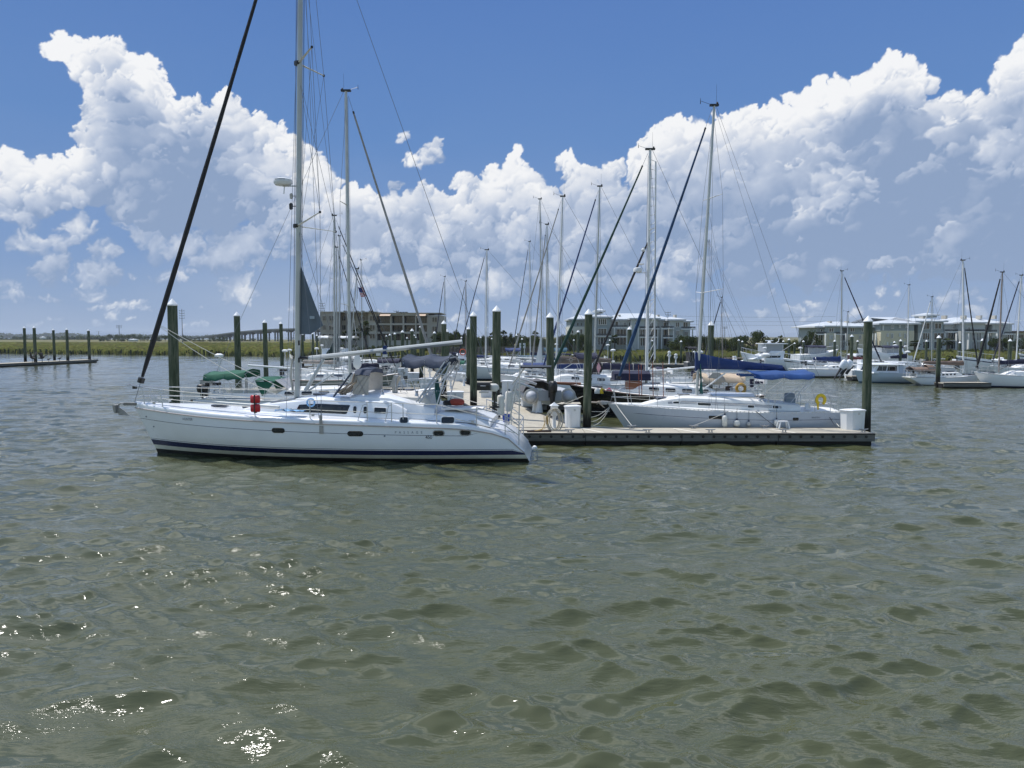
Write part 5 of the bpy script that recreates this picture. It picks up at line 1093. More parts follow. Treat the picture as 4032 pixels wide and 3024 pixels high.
x,z=T1.at(2110,1435,0); b=MB(); b.grid([[(lerp(T1.lx(2131,0,1320),T1.lx(2108,0,1430),v)+ (T1.lx(2133,0,1430)-T1.lx(2108,0,1430))*u*v,0.05*u,lerp(PZ(1312,68),PZ(1428,68),v)) for u in (0,.5,1)] for v in (0.02,.3,.6,1)],0,.02); b.build('storm_sail',whitef,T1.root)
gen('sailboat with dark bronze mast just left of the tall black piling of the dock edge',3010,2760,86,2845,1172,.05,spar=aluB,boomx=2930,cover=None,jib=navyf,jr=(.07,.05),nw=2,mtpx=2842)
# right hand marina
RS1=gen('white sailboat with grey shaded hull and sugar scoop stern beside the white twin outboards',3152,3480,79,3310,1068,.075,hm=gel,boot=antif,boomx=3195,bz=PZ(1424,79),be=PZ(1418,79),cover=bluef,chh=(.55,.3),jib=navyf,jr=(.08,.05),nw=6,mtpx=3315,rs=-.9,spr=(.55,),wheel=True)
gen('sailboat with maroon sail cover behind the large right hand pile',3560,3310,96,3334,1229,.06,spar=alu,boomx=3400,bz=PZ(1415,96),cover=redf,chh=(.5,.2),jib=(),nw=3,mtpx=3339)
gen('white sailboat with slanting blue furled jib left of the yellow building gable',3640,3440,92,3572,1123,.07,spar=aluw,boomx=3500,cover=navyf,chh=(.6,.2),jib=(),nw=3,mtpx=3579,spr=(.5,))
gen('sailboat with brown boom cover and tan bimini tied at the right hand finger dock',3578,3862,65.5,3794,1026,.085,spar=aluw,boomx=3625,bz=PZ(1437,65.5),be=PZ(1430,65.5),cover=brownf,chh=(.38,.16),jib=furlk,jr=(.06,.04),nw=5,mtpx=3791,bim=(3582,3690,brownf),dod=brownf,bimz=PZ(1444,65.5),spr=(.5,),boot=cream,wheel=True,rs=-.2,ro=1.2)
gen('white sailboat at the right edge with navy stripe, dark window and navy boom cover',4290,3838,63,3933,1073,.075,spar=aluB,boomx=4120,bz=PZ(1434,63),be=PZ(1428,63),cover=navyf,chh=(.3,.3),jib=furlk,jr=(.10,.05),nw=2,mtpx=3947,spr=(.5,),long_win=True)
gen('sailboat behind the right edge boat with a white mast and navy mast boot',4250,3900,78,4000,1085,.08,spar=aluw,boomx=4120,bz=PZ(1425,78),cover=navyf,jib=navyf,jr=(.07,.05),nw=3,mtpx=4022,spr=(.5,))
gen('sailboat with a pale slim mast rising beside the condominium tower roof',3760,3590,88,3668,1170,.06,spar=alu,boomx=3720,cover=None,jib=whitef,jr=(.07,.05),nw=3,mtpx=3670)

gen('mastless white sailboat hull with blue boom tent beside the compass star boat bow',2290,1925,64,2120,1200,mast=False,nw=4,bim=(2230,2060,bluef),bimz=PZ(1428,64))
gen('mastless white sailboat hull with grey tarpaulin behind the twin mast boat',2230,1850,81,2120,1200,mast=False,nw=4,bim=(2200,2100,slatef),bimz=PZ(1412,81))
gen('mastless white sailboat hull left of the walkway with pale canvas cover',1250,1590,92,1400,1200,mast=False,nw=4,bim=(1300,1400,whitef),bimz=PZ(1402,92))
gen('mastless white sailboat hull with teal cover farthest back on the right row',2200,1800,97,2000,1200,mast=False,nw=4,bim=(2150,2040,teal),bimz=PZ(1398,97))
# ---------------- motor yachts ----------------
def house(R,tiers,m=gel,nm='cabin'):
    m=m or gel
    # tiers: (x0 aft,x1 fore bottom,x1 fore top,z0,z1,half width, window band(f0,f1,x0f,x1f,n) or None)
    for i,(x0,x1,x1t,z0,z1,w,wb) in enumerate(tiers):
        b=MB(); rr=[]
        for k in (0,.5,1):
            z=lerp(z0,z1,k); xf=lerp(x1,x1t,k); ww=w*(1-.06*k); c=.25
            rr.append([(x0,-ww,z),(xf-c,-ww,z),(xf,-ww*.6,z),(xf,ww*.6,z),(xf-c,ww,z),(x0,ww,z)])
        b.loft(rr); b.build(nm,m,R,40)
        if wb:
            f0,f1,a,e,n=wb
            for sd_ in (1,-1):
                for j in range(n):
                    u0=lerp(a,e,(j+.04)/n); u1=lerp(a,e,(j+.94)/n)
                    def X(u,f): return lerp(x0,lerp(x1,x1t,f)-.25,u)
                    q=[]
                    for u,f in ((u0,f0),(u1,f0),(u1-(.03 if j==n-1 else 0),f1),(u0,f1)): q.append((X(u,f),sd_*(w*(1-.06*f)+.012),lerp(z0,z1,f)))
                    MB().prism(q,(0,-sd_*.02,0)).build('window',glass,R,0)
            q=[]
            for y,f in ((-.55,f0),(.55,f0),(.52,f1),(-.52,f1)): q.append((lerp(x1,x1t,f)+.012,w*y,lerp(z0,z1,f)))
            MB().prism(q,(-.02,0,0)).build('windscreen',glass,R,0)
def motor(label,pxs,pxb,Y,B,sheer,tiers,bim=None,hm=gel,boot=antif,arch=None,rails=True,rb=.12,outr=None,group=None,stripe=None,tw=.9,glassed=None,cat='motor yacht',seats=True,antenna=(),hmat=None):
    X0,X1=PX(pxs,Y),PX(pxb,Y); L=abs(X1-X0); y=0 if X1>X0 else PI
    s=Boat('motor_yacht',label,cat,(X0+X1)/2,Y,y,L,B,sheer,tw=tw,mx=.35,rb=rb*L,rs=0,pk=3.4,group=group,fine=2.6)
    st=stripe or hm
    s.hull([(-.5,0),(-.1,0),(.10,1),(.5,1),(lambda t,h:h-.30,2),(lambda t,h:h-.18,1),(lambda t,h:h,1)],[boot,hm,st],nt=20); s.deck([(1,0),(.98,.04),(.9,.03),(0,.10)],deckw); s.rail(hm,.03,.03); R=s.root
    T=[(x0*L,x1*L,x1t*L,z0,z1,w,wb) for x0,x1,x1t,z0,z1,w,wb in tiers]; house(R,T,hmat)
    if rails:
        b=MB()
        for sd_ in (1,-1):
            pts=[s.hp(t,s.s_(t),sd_)+Vector((0,-sd_*.08,.62)) for t in (.45,.55,.65,.75,.85,.93,.99)]; b.tube(pts,.018,5)
            for p in pts: b.cyl(p-Vector((0,0,.6)),p,.013,None,4)
        b.build('bow_rail',steel,R)
    if bim: 
        x0,x1,z,w,m=bim; s.canvas(x0*L,x1*L,z,w,m,base=z-1.9,drop=.16,arch=.12,bows=3)
    if arch:
        x,z0,z1,w=arch; b=MB(); b.tube([(x*L-.5,w,z0),(x*L,w*.92,z1),(x*L,0,z1+.08),(x*L,-w*.92,z1),(x*L-.5,-w,z0)],.09,6,sq=1.6); b.build('radar_arch',gel,R)
        b=MB(); b.lathe([(.2,0),(.3,.04),(.3,.2),(.1,.28)],16,(x*L,0,z1+.12)); b.build('radar_dome',boxw,R)
    if glassed:
        x0,x1,z0,z1,w=glassed; g=[(x0*L,-w),(x1*L,-w*.9),(x1*L+.5,0),(x1*L,w*.9),(x0*L,w)]; MB().grid([[(a,c,z) for a,c in g] for z in (z0,z1)],0,.015).build('vinyl_enclosure',mat('clear_vinyl',(.30,.33,.36),.2),R,0)
        b=MB(); 
        for a,c in g: b.cyl((a,c,z0),(a,c,z1),.03,None,5)
        b.build('enclosure_frame',aluw,R)
    if outr:
        for sd_ in (1,-1): MB().cyl((outr[0]*L,sd_*B*.45,outr[1]),(outr[2]*L,sd_*B*.55,outr[3]),.035,.015,5).build('outrigger',aluw,R)
    for x,z,h in antenna: MB().cyl((x*L,.6,z),(x*L-.1,.6,z+h),.02,.01,5).build('antenna',aluw,R)
    return s
def zz(py,Y): return PZ(py,Y)
# sport fisher with open flybridge behind the blue sail cover
Y=92
m1=motor('white sportfishing yacht with tall enclosed flybridge and slanting ladder, beyond the blue sail cover',3140,2915,Y,4.2,[(0,1.3),(.5,1.5),(1,2.3)],
  [(-.18,.40,.06,1.5,zz(1384,Y),1.65,(.20,.48,.12,.75,1)),(-.20,.10,.07,zz(1392,Y),zz(1381,Y),1.5,None)],bim=None,outr=(-.02,2.0,-.3,zz(1352,Y)),arch=None,glassed=(-.17,.12,zz(1384,Y),zz(1355,Y),1.4))
MB().box((-.04*m1.L,0,zz(1353,Y)),(2.9,3.0,.10)).build('hard_top',gel,m1.root)
b=MB(); b.box((0,0,zz(1341,Y)),(.9,.12,.10)); b.lathe([(.2,0),(.25,.1),(.08,.3)],10,(0,0,zz(1351,Y))); b.build('radar_scanner',boxw,m1.root)
b=MB(); b.tube([(-.6,.3,zz(1352,Y)),(-1.0,.3,zz(1344,Y)),(-1.05,.3,zz(1332,Y))],.05,5); b.build('light_mast',aluw,m1.root)
b=MB(); b.tube([(-.2*m1.L,y_,z) for y_,z in ((-1.8,1.4),(-1.8,zz(1415,Y)),(0,zz(1412,Y)),(1.8,zz(1415,Y)),(1.8,1.4))],.03,5); b.build('cockpit_frame',steel,m1.root)
Y=76
motor('sleek motor yacht with black wraparound windows and dark lower hull moored behind the blue bimini',3290,3085,Y+8,3.8,[(0,1.2),(.5,1.35),(1,1.75)],[(-.25,.28,.05,1.3,zz(1420,Y+8),1.5,(.18,.92,.05,.98,3))],hm=gel,stripe=black,boot=antif,rails=True)
motor('white flybridge yacht with navy bimini and clear side curtains in front of the yellow condominium',3130,3300,112,4.2,[(0,1.5),(.5,1.7),(1,2.3)],[(-.3,.25,.08,1.6,zz(1403,112),1.7,(.3,.7,.1,.9,3)),(-.28,.1,.02,zz(1403,112),zz(1394,112),1.6,None)],bim=(-.30,.12,zz(1365,112)+.2,1.55,navyf),glassed=(-.28,.14,zz(1393,112),zz(1368,112),1.5))
motor('large white flybridge yacht with navy bimini just right of the big right hand pile',3560,3375,102,4.8,[(0,1.6),(.5,1.9),(1,2.6)],[(-.32,.22,.05,1.8,zz(1398,102),2.0,(.3,.75,.1,.95,2)),(-.3,.1,.0,zz(1398,102),zz(1389,102),1.8,None)],bim=(-.34,.10,zz(1366,102)+.2,1.8,navyf),arch=(-.30,zz(1398,102),zz(1368,102),1.8),glassed=(-.25,.10,zz(1390,102),zz(1369,102),1.6))
# pale blue lobster boat
Y=70
lb=motor('pale blue grey hulled cabin cruiser with angled black side windows and cockpit enclosure',3592,3365,Y,3.6,[(0,zz(1468,Y)),(.55,zz(1467,Y)),(.8,zz(1464,Y)),(1,zz(1459,Y))],[(-.14,.34,.27,zz(1467,Y),zz(1433,Y),1.45,(.28,.85,.08,.96,2)),(-.22,.36,.34,zz(1433,Y),zz(1430,Y),1.6,None)],hm=mat('pale_blue_hull',(.42,.50,.58),.25,coat=.3),boot=mat('blue_bottom',(.03,.09,.16),.6),rb=.09,rails=True,tw=.95)
MB().prism([(-.14*lb.L,1.5,zz(1467,Y)),(-.25*lb.L,1.5,zz(1467,Y)),(-.20*lb.L,1.5,zz(1432,Y)),(-.14*lb.L,1.5,zz(1432,Y))],(0,-3.0,0)).build('enclosure_panel',mat('pale_panel',(.45,.52,.6),.3),lb.root)
b=MB(); b.box((-.30*lb.L,0,zz(1426,Y)),(.33*lb.L,2.6,.07)); b.build('cockpit_top',gel,lb.root)
b=MB()
for x in (-.44,-.30,-.18):
    for sd_ in (1,-1): b.cyl((x*lb.L,sd_*1.3,zz(1468,Y)),(x*lb.L,sd_*1.25,zz(1427,Y)),.03,None,5)
b.build('top_support',aluw,lb.root)
MB().box((-.5*lb.L-.1,0,.35),(.25,1.4,.7)).build('swim_platform_tank',mat('mid_blue',(.03,.14,.3),.5),lb.root)
# centre console boat with twin white outboards
Y=76; cc=motor('white centre console boat with twin white outboards sticking out beside the slender pile',3345,3440,Y,2.6,[(0,.8),(.5,.9),(1,1.3)],[(-.1,.12,.05,.9,1.9,.5,None)],rails=False,cat='motorboat')
for k,(px,nm) in enumerate(((3302,'left'),(3322,'right'))): outboard('%s one of two big white outboard motors tilted up on the console boat'%nm,Vector((PX(px+10,Y-1+.3*k),Y-1+.3*k,1.05)),PI,1.6,gel,black)
for o_ in [o for o in bpy.data.objects if o.get('label','').endswith('tilted up on the console boat')]: o_.rotation_euler=(0,rad(-34),PI); o_.scale=(1.35,1.35,2.2)
motor('low white motorboat lying beyond the maroon sail cover',3420,3300,98,3.4,[(0,1.0),(.5,1.1),(1,1.6)],[(-.2,.2,.1,1.1,2.0,1.3,(.3,.8,.1,.9,2))],cat='motorboat')
motor('white express cruiser with slanted windscreen behind the white hull at the right edge',3990,3765,84,4.0,[(0,1.4),(.5,1.6),(1,2.0)],[(-.3,.30,.02,1.5,zz(1432,84),1.6,(.35,.8,.1,.8,2))],arch=(-.28,1.6,zz(1421,84),1.7),stripe=navyp,bim=(-.38,.0,zz(1420,84),1.6,whitef))
motor('white cabin cruiser with navy stripe lying right of the small white radar post boat',4180,4010,96,3.8,[(0,1.4),(.5,1.5),(1,2.0)],[(-.3,.25,.1,1.5,3.2,1.6,(.3,.8,.1,.9,2))],stripe=navyp)
motor('small white skiff with pale helm seat beyond the royal blue sail cover',2852,2940,98,2.2,[(0,.8),(.5,.85),(1,1.2)],[(-.1,.05,.02,.8,1.7,.4,None)],rails=False,cat='motorboat')
# white canopied trawlers on the left
motor('white motor yacht with a domed white bridge canopy, left of the tall grey mast',1262,1345,100,4.2,[(0,1.4),(.5,1.5),(1,2.2)],[(-.3,.3,.15,1.5,zz(1392,100),1.7,(.3,.75,.1,.9,3)),(-.3,.1,.0,zz(1392,100),zz(1372,100),1.4,None)],bim=(-.48,.02,zz(1334,100)+.4,1.5,whitef))
motor('white motor yacht with long white canopy right of the tall grey mast',1320,1412,108,4.2,[(0,1.4),(.5,1.5),(1,2.2)],[(-.3,.3,.15,1.5,zz(1388,108),1.7,(.3,.75,.1,.9,3)),(-.3,.2,.1,zz(1388,108),zz(1372,108),1.4,None)],bim=(-.25,.42,zz(1334,108)+.4,1.6,whitef),outr=(.3,4,.1,9))
motor('cream trawler with square windows and orange life ring beside the slim green pile',1850,1758,82,3.6,[(0,1.2),(.5,1.3),(1,1.9)],[(-.35,.22,.15,1.3,zz(1408,82),1.5,(.45,.85,.1,.9,3)),(-.3,.1,.05,zz(1408,82),zz(1392,82),1.3,None)],bim=None,cat='trawler')
b=MB(); b.tube([(.3*math.cos(a),0,.3*math.sin(a)) for a in [k*PI/8 for k in range(17)]],.06,6); o=tag(b.build('life_ring',mat('orange_ring',(.6,.12,.06),.6),None),'orange life ring hanging on the cream trawler cabin side','life ring'); o.location=P(1822,1386,80.4)
motor('small white cuddy boat with green canvas top, bow right, beside the walkway boxes',1748,1848,67,2.6,[(0,1.0),(.5,1.05),(1,1.4)],[(-.1,.35,.2,1.1,1.6,.8,(.3,.8,.1,.8,2))],bim=(-.1,.35,zz(1430,67)+.25,1.0,greenf),hm=gel,stripe=greyhull,cat='motorboat')
motor('dark canvas covered pontoon boat moored at the far thin floating dock',2700,2740,98,2.6,[(0,.9),(.5,.9),(1,1.1)],[(-.3,.3,.2,.9,2.2,1.1,None)],hmat=blackf,bim=(-.5,.4,2.9,1.1,blackf),hm=mat('dark_grey_paint',(.08,.08,.09),.6),rails=False,cat='motorboat')
# ---------------- dinghy on the walkway ----------------
t=thing('inflatable_dinghy','grey and white inflatable dinghy under a dark cover, propped above the walkway','dinghy',P(2150,1540,38.6)*1.0,rad(8)); t.location.z=0
z=PZ(1553,38.6); b=MB()
for px in (2078,2222):
    x=PX(px,38.6)-t.location.x; b.tube([(x,-1.42,z-.02),(x,-1.39,z-.02),(x,-1.3,z-.02),(x,-1.12,z-.01),(x,-.9,z),(x,.6,z),(x*.75,1.4,z+.06),(x*.3,1.9,z+.12)],[.04,.13,.22,.28,.30,.30,.28,.22],18)
b.build('tube',greyrub,t)
b=MB()
for px in (2078,2222):
    x=PX(px,38.6)-t.location.x; b.tube([(x,-.98,z-.08),(x,.6,z-.08)],.295,16)
    b.lathe([(.362,-.02),(.385,0),(.362,.02)],20,(0,0,0)); k=len(b.v)-60; b.v[k:]=[(x+p[0],-1.05+p[2],z+p[1]) for p in b.v[k:]]
b.build('tube_band',fendg,t)
w_=PX(2222,38.6)-PX(2078,38.6); b=MB(); b.loft([[(-w_*.45,y,z-.05),(-w_*.3,y,z-.34),(0,y,z-.47),(w_*.3,y,z-.34),(w_*.45,y,z-.05)] for y in (-1.0,0,1.4)],0,True); b.build('bottom',mat('dinghy_hull_cream',(.42,.40,.33),.6),t)
b=MB(); b.box((0,-1.05,z+.02),(w_*.62,.06,.50)); b.build('transom',mat('transom_grey',(.33,.35,.38),.5),t)
b=MB(); g=[]
for i in range(8):
    u=i/7; r=[]
    for j in range(9):
        v=j/4-1; r.append((v*w_*.44*(1-.05*u)-.55,-1.0+2.4*u,z+.17+.66*(1-v*v)**.6*math.sin(PI*min(1,.35+u*.6))+.02*math.sin(j*3+i)))
    g.append(r)
b.grid(g,0,.03); b.build('cover',greycov,t,60)
om=outboard('large black outboard motor mounted on the grey dinghy over the walkway',P(2176,1545,37.2),rad(-80),1.35,black)
for k,(px,yy) in enumerate(((2109,38.),(2123,37.6))):
    p=P(px,1600,yy); b=MB(); b.lathe([(.19,0),(.17,.1),(.10,.75),(.04,.95)],8); o=tag(b.build('covered_stand',whitef,None),('left','right')[k]+' one of two white wrapped stands under the inflatable dinghy','stand'); o.location=(p.x,p.y,.45)
# ---------------- floating docks ----------------
conc=mat('dock_concrete',(.46,.42,.34),.85,var=.22,vs=1.1,bump=.004,bs=40,col2=(.35,.32,.26),stretch=(1,3,1))
wood_d=mat('weathered_timber',(.15,.15,.14),.85,var=.4,vs=2.2,stretch=(.6,4,6),bump=.006,bs=30)
floatm=mat('black_float',(.008,.008,.009),.7)
rubm=mat('dock_rubber',(.015,.018,.022),.6)
pale=mat('pale_joint',(.62,.58,.50),.8)
DZ=.45
def dock(label,A,B,wd,zt=DZ,cat='floating dock',holes=False,group=None,name='floating_dock'):
    A=Vector((A[0],A[1],0)); B=Vector((B[0],B[1],0)); d=B-A; L=d.length; t=thing(name,label,cat,A,math.atan2(d.y,d.x),group)
    n=max(1,int(L/3.6)); b=MB()
    for i in range(n):
        x0=L*i/n+.012; x1=L*(i+1)/n-.012; b.box(((x0+x1)/2,0,zt-.04),(x1-x0,wd,.08))
    b.build('deck',conc,t,0)
    b=MB(); b.box((L/2,wd/2+.04,zt-.17),(L,.08,.26)); b.box((L/2,-wd/2-.04,zt-.17),(L,.08,.26)); b.build('waler',wood_d,t,0)
    b=MB(); b.box((L/2,wd/2+.05,zt-.015),(L,.12,.05)); b.box((L/2,-wd/2-.05,zt-.015),(L,.12,.05)); b.build('rub_strip',rubm,t,0)
    b=MB()
    for i in range(n): b.box((L*(i+.5)/n,0,-.05),(L/n*.985,wd-.30,.75))
    b.build('float',floatm,t,0)
    if holes:
        b=MB()
        for i in range(int(L/.42)): b.cyl((.25+i*.42,-wd/2-.085,zt-.12),(.25+i*.42,-wd/2-.11,zt-.12),.055,None,10)
        b.build('bolt_caps',black,t)
        b=MB()
        for x in [L*(i)/5 for i in range(1,5)]: b.box((x,-wd/2-.085,zt-.17),(.03,.02,.25))
        b.build('waler_joint',rubm,t,0)
        b=MB()
        for i in range(1,n): b.box((L*i/n+.35,-.0,zt+.004),(.16,wd*.94,.006),rz=.5)
        b.build('expansion_strip',pale,t,0)
    return t
xa,xb=PX(1560,30.3),PX(3450,29.4)
TH_=dock('long concrete floating dock with bolted timber edge crossing in front of the grey sailboat',(xa,30.35),(xb,30.25),1.75,holes=True)
VX,VY=-.2155,1.; 
def WK(s,o=0.): # point on the walkway: s along from Y=31.3, o offset from the right edge
    return (2.55+VX*s+o,31.3+s)
dock('long concrete walkway running away between the rows of sailboats',(2.55-1.35,31.3),(2.55-1.35+VX*96,31.3+96),2.7,zt=DZ-.004,name='walkway')
def finger(label,sy,ln,side,wd=1.1):
    x,y=WK(sy); x0=x-2.8 if side<0 else x+.1; dock(label,(x0,y),(x0+side*ln,y),wd,zt=DZ-.01,group='narrow finger docks branching off the walkway')
finger('narrow finger dock to the left in front of the olive hulled sailboat',24.2,13.5,-1)
finger('narrow finger dock to the left beyond the olive hulled sailboat',44,12,-1)
finger('narrow finger dock to the left, farthest one along the walkway',66,12,-1)
finger('narrow finger dock to the right beside the bow of the black hulled sailboat',11.6,9,1,1.3)
finger('narrow finger dock to the right beyond the compass star sailboat',32,11,1)
finger('narrow finger dock to the right, farthest one along the walkway',56,12,1)
dock('thin pale floating dock across the far water before the grey condominium marsh',(PX(2330,104),104),(PX(2790,104),104),2.2)
dock('short finger dock under the brown canvas sailboat at the right',(PX(3700,62.3),62.3),(PX(3885,62.3),62.3),1.3)
dock('short dark finger dock beside the twin white outboards',(PX(3345,72.5),72.5),(PX(3415,72.5),72.5),1.2)
dock('empty floating dock slanting out from the left edge with small shorebirds on it',(PX(-500,88),86),(PX(356,125),125),2.6)
dock('floating dock reaching behind the moored motor yachts at the right',(PX(2900,108),108),(PX(4200,100),100),2.0)
# ---------------- mooring piles ----------------
pm=bpy.data.materials.new('treated_pile'); pm.use_nodes=True; n=pm.node_tree.nodes; l=pm.node_tree.links; b_=n['Principled BSDF']; b_.inputs['Roughness'].default_value=.85; b_.inputs['Specular IOR Level'].default_value=.2
g_=n.new('ShaderNodeNewGeometry'); mp=n.new('ShaderNodeMapping'); mp.inputs['Scale'].default_value=(5,5,.55); l.new(g_.outputs['Position'],mp.inputs[0]); nz=n.new('ShaderNodeTexNoise'); nz.inputs['Scale'].default_value=2.2; nz.inputs['Detail'].default_value=7; nz.inputs['Roughness'].default_value=.7; l.new(mp.outputs[0],nz.inputs['Vector'])
cr=n.new('ShaderNodeValToRGB'); e=cr.color_ramp.elements; e[0].position=.36; e[0].color=(.038,.052,.032,1); e[1].position=.66; e[1].color=(.155,.158,.115,1); q=e.new(.5); q.color=(.075,.094,.060,1); l.new(nz.outputs[0],cr.inputs[0])
sx=n.new('ShaderNodeSeparateXYZ'); l.new(g_.outputs['Position'],sx.inputs[0]); ad=n.new('ShaderNodeMath'); ad.operation='MULTIPLY_ADD'; ad.inputs[1].default_value=1.; nz2=n.new('ShaderNodeMath'); nz2.operation='MULTIPLY'; nz2.inputs[1].default_value=.9; l.new(nz.outputs[0],nz2.inputs[0]); l.new(sx.outputs[2],ad.inputs[0]); l.new(nz2.outputs[0],ad.inputs[2])
mr_=n.new('ShaderNodeMapRange'); mr_.inputs[1].default_value=1.25; mr_.inputs[2].default_value=1.75; l.new(ad.outputs[0],mr_.inputs[0]); mx=n.new('ShaderNodeMix'); mx.data_type='RGBA'; mx.inputs[6].default_value=(.018,.017,.014,1); l.new(mr_.outputs[0],mx.inputs[0]); l.new(cr.outputs[0],mx.inputs[7]); l.new(mx.outputs[2],b_.inputs['Base Color'])
bp=n.new('ShaderNodeBump'); bp.inputs['Distance'].default_value=.03; l.new(nz.outputs[0],bp.inputs['Height']); l.new(bp.outputs[0],b_.inputs['Normal'])
capm=mat('white_pile_cap',(.80,.81,.82),.5,var=.05,vs=3)
def pile(px,ptop,Y,wpx,label,pbx=None,group='treated timber mooring piles with white cone caps'):
    top=PZ(ptop,Y); r=wpx/2/F*Y; x=PX(px,Y); t=thing('mooring_pile',label,'pile',(x,Y,0),0,group); rnd=random.Random(int(px*3+Y)); n_=14; hc=r*1.25
    b=MB(); rings=[]; zs=[-1.2]+[lerp(0,top-hc,i/7) for i in range(8)]; dx=rnd.uniform(-.02,.02); dy=rnd.uniform(-.03,.03)
    for z in zs:
        k=1.05-.08*z/top; rings.append([Vector((dx*z*.5+math.cos(2*PI*j/n_)*r*k*(1+rnd.uniform(-.012,.012)),dy*z*.3+math.sin(2*PI*j/n_)*r*k,z)) for j in range(n_)])
    b.loft(rings); b.build('post',pm,t,50)
    ox=dx*(top-hc)*.5; oy=dy*(top-hc)*.3; b=MB(); b.lathe([(r*1.06,0),(r*1.1,.02),(r*1.1,r*.22),(r*1.04,r*.3),(.012,hc*1.18),],18,(ox,oy,top-hc-.03)); b.build('cap',capm,t,40)
    return t
big=[(683,1177,30.2,38,'thickest leaning stay crossed pile, behind the bow of the big white sailboat'),(937,1228,44,24,'tall pile standing left of the green bimini frame'),(1047,1259,58,18,'pile rising just left of the green dodger'),(1111,1266,74,14,'slim pile just left of the tall front mast'),
(1864,1227,41.5,27,'large pile right of the walkway boxes, second of the big centre row'),(1843,1286,60,15,'thin dark pile touching the left side of a big pile at the walkway'),(1953,1204,35,33,'tallest centre pile, straight behind the black grill and grey motor'),(2169,1231,38.,29,'large pile directly behind the black outboard and dinghy'),(2312,1217,31.55,31,'large pile between the white dock box and the grey sailboat bow'),
(3418,1244,31.5,33,'large pile at the right end of the long floating dock'),(2795,1265,41,24,'pile half hidden by the royal blue sail cover'),(2479,1286,64,17,'pile behind the tealish furled jib'),(1747,1262,52,20,'pile right of the boom end above the walkway'),(1761,1296,66,16,'pile tucked behind its taller neighbour above the boom end'),(3106,1332,98,10,'dark slim pile beside the sportfishing yacht stern'),(3352,1317,78,13,'slender pile between the twin white outboards and the big right pile'),(3696,1320,62.6,16,'pile carrying the right finger dock, in front of the brown boom cover')]
for px,pt,Y,wp,lb_ in big: pile(px,pt,Y,wp,lb_)
small=[(100,1285,121,10.5,'farthest left pile of the empty slanting dock'),(140,1284,112,11.5,'second pile from the left on the empty slanting dock'),(215,1294,128,9.5,'middle pile of the empty slanting dock, standing behind it'),(267,1292,119,10.5,'second pile from the right end of the empty slanting dock'),(353,1296,124,10,'pile at the outer end of the empty slanting dock')]
for px,pt,Y,wp,lb_ in small: pile(px,pt,Y,wp,lb_)
rows=[('between the tall masts and the beige block',[(1193,1312,96,9),(1234,1310,120,8),(1249,1317,128,8)]),('in the row before the beige apartment block',[(1509,1321,120,8),(1522,1319,118,8),(1536,1314,104,9),(1557,1309,98,10),(1585,1300,80,13),(1604,1327,128,8),(1622,1294,76,14),(1632,1316,110,9),(1637,1325,126,7),(1658,1278,64,16),(1669,1315,112,8),(1710,1304,84,12)]),
('mid marina before the wooded bank',[(1817,1326,118,8),(1893,1325,112,8),(1937,1330,128,7),(2034,1315,96,10),(2056,1331,122,8),(2259,1336,128,7),(2275,1300,84,12)]),('before the grey condominium',[(2401,1336,128,7.5),(2568,1338,128,7.5),(2681,1340,112,9)]),
('along the right hand docks',[(2908,1335,112,9),(2921,1341,126,8),(3082,1340,122,8),(3127,1348,128,8),(3162,1340,112,9),(3285,1338,110,10),(3376,1339,108,9),(3520,1343,112,9),(3544,1336,92,11),(3645,1338,104,10),(3777,1344,108,10),(3866,1333,84,13),(3973,1334,82,14)])]
ordn=['first','second','third','fourth','fifth','sixth','seventh','eighth','ninth','tenth','eleventh','twelfth','thirteenth']
for nm,L_ in rows:
    for i,(px,pt,Y,wp) in enumerate(L_): pile(px,pt,Y,wp,'white capped timber pile %s, %s from the left'%(nm,ordn[i]))
# ---------------- dock furniture ----------------
def dock_box(label,pxc,Y,wpx,hz,rz=0.,cut=True,code=None,cat='dock box'):
    wd=wpx/F*Y; x=PX(pxc,Y); t=thing('dock_box',label,cat,(x,Y,DZ),rz,'white fibreglass dock boxes'); d=min(.7,wd*.62)
    pts=[(-wd*.5,-d*.12),(-wd*.36,-d*.5),(wd*.36,-d*.5),(wd*.5,-d*.12),(wd*.5,d*.5),(-wd*.5,d*.5)] if cut else [(-wd*.5,-d*.5),(wd*.5,-d*.5),(wd*.5,d*.5),(-wd*.5,d*.5)]
    b=MB(); rings=[[(p[0]*k,p[1]*k,z) for p in pts] for z,k in ((0,.93),(.04,.94),(hz*.9,1.0),(hz*.92,1.0))]; b.loft(rings); b.build('body',boxw,t,25)
    b=MB(); b.loft([[(p[0]*k,p[1]*k,z) for p in pts] for z,k in ((hz*.90,1.07),(hz*.955,1.09),(hz*.97,1.06),(hz*1.01,.62))]); b.build('lid',boxw,t,25)
    b=MB()
    for xx in (-.2,.2): b.box((xx*wd,-d*.49,hz*.42),(.025,.02,hz*.72),tp=1)
    b.build('panel_rib',boxw,t); MB().box((0,-d*.515,hz*.80),(.07,.03,.09)).build('latch',steel,t)
    if code:
        text_obj(code,.20,lambda u,v:Vector((u-.30,-d*.52,hz*.38+v)),text_dk,t,'number')
    return t
dock_box('tall white dock box on the long dock, left of the pile by the grey bow',2258,31.35,60,.92,rz=rad(14))
dock_box('big white dock box at the right end of the long dock beside the big pile',3368,30.75,86,.82,rz=rad(20))
dock_box('white dock box numbered A16 beside the walkway behind the stern',1793,41.2,62,.80,rz=0,cut=False,code='A16')
dock_box('wide white dock box on the left side of the walkway, nearest but one',1686,54,66,.80,cut=False)
dock_box('white dock box on the left side of the walkway, third one along',1628,64,46,.75,cut=False)
dock_box('white dock box at the left of the row, beside the navy bimini sailboat',1586,73,38,.75,cut=False)
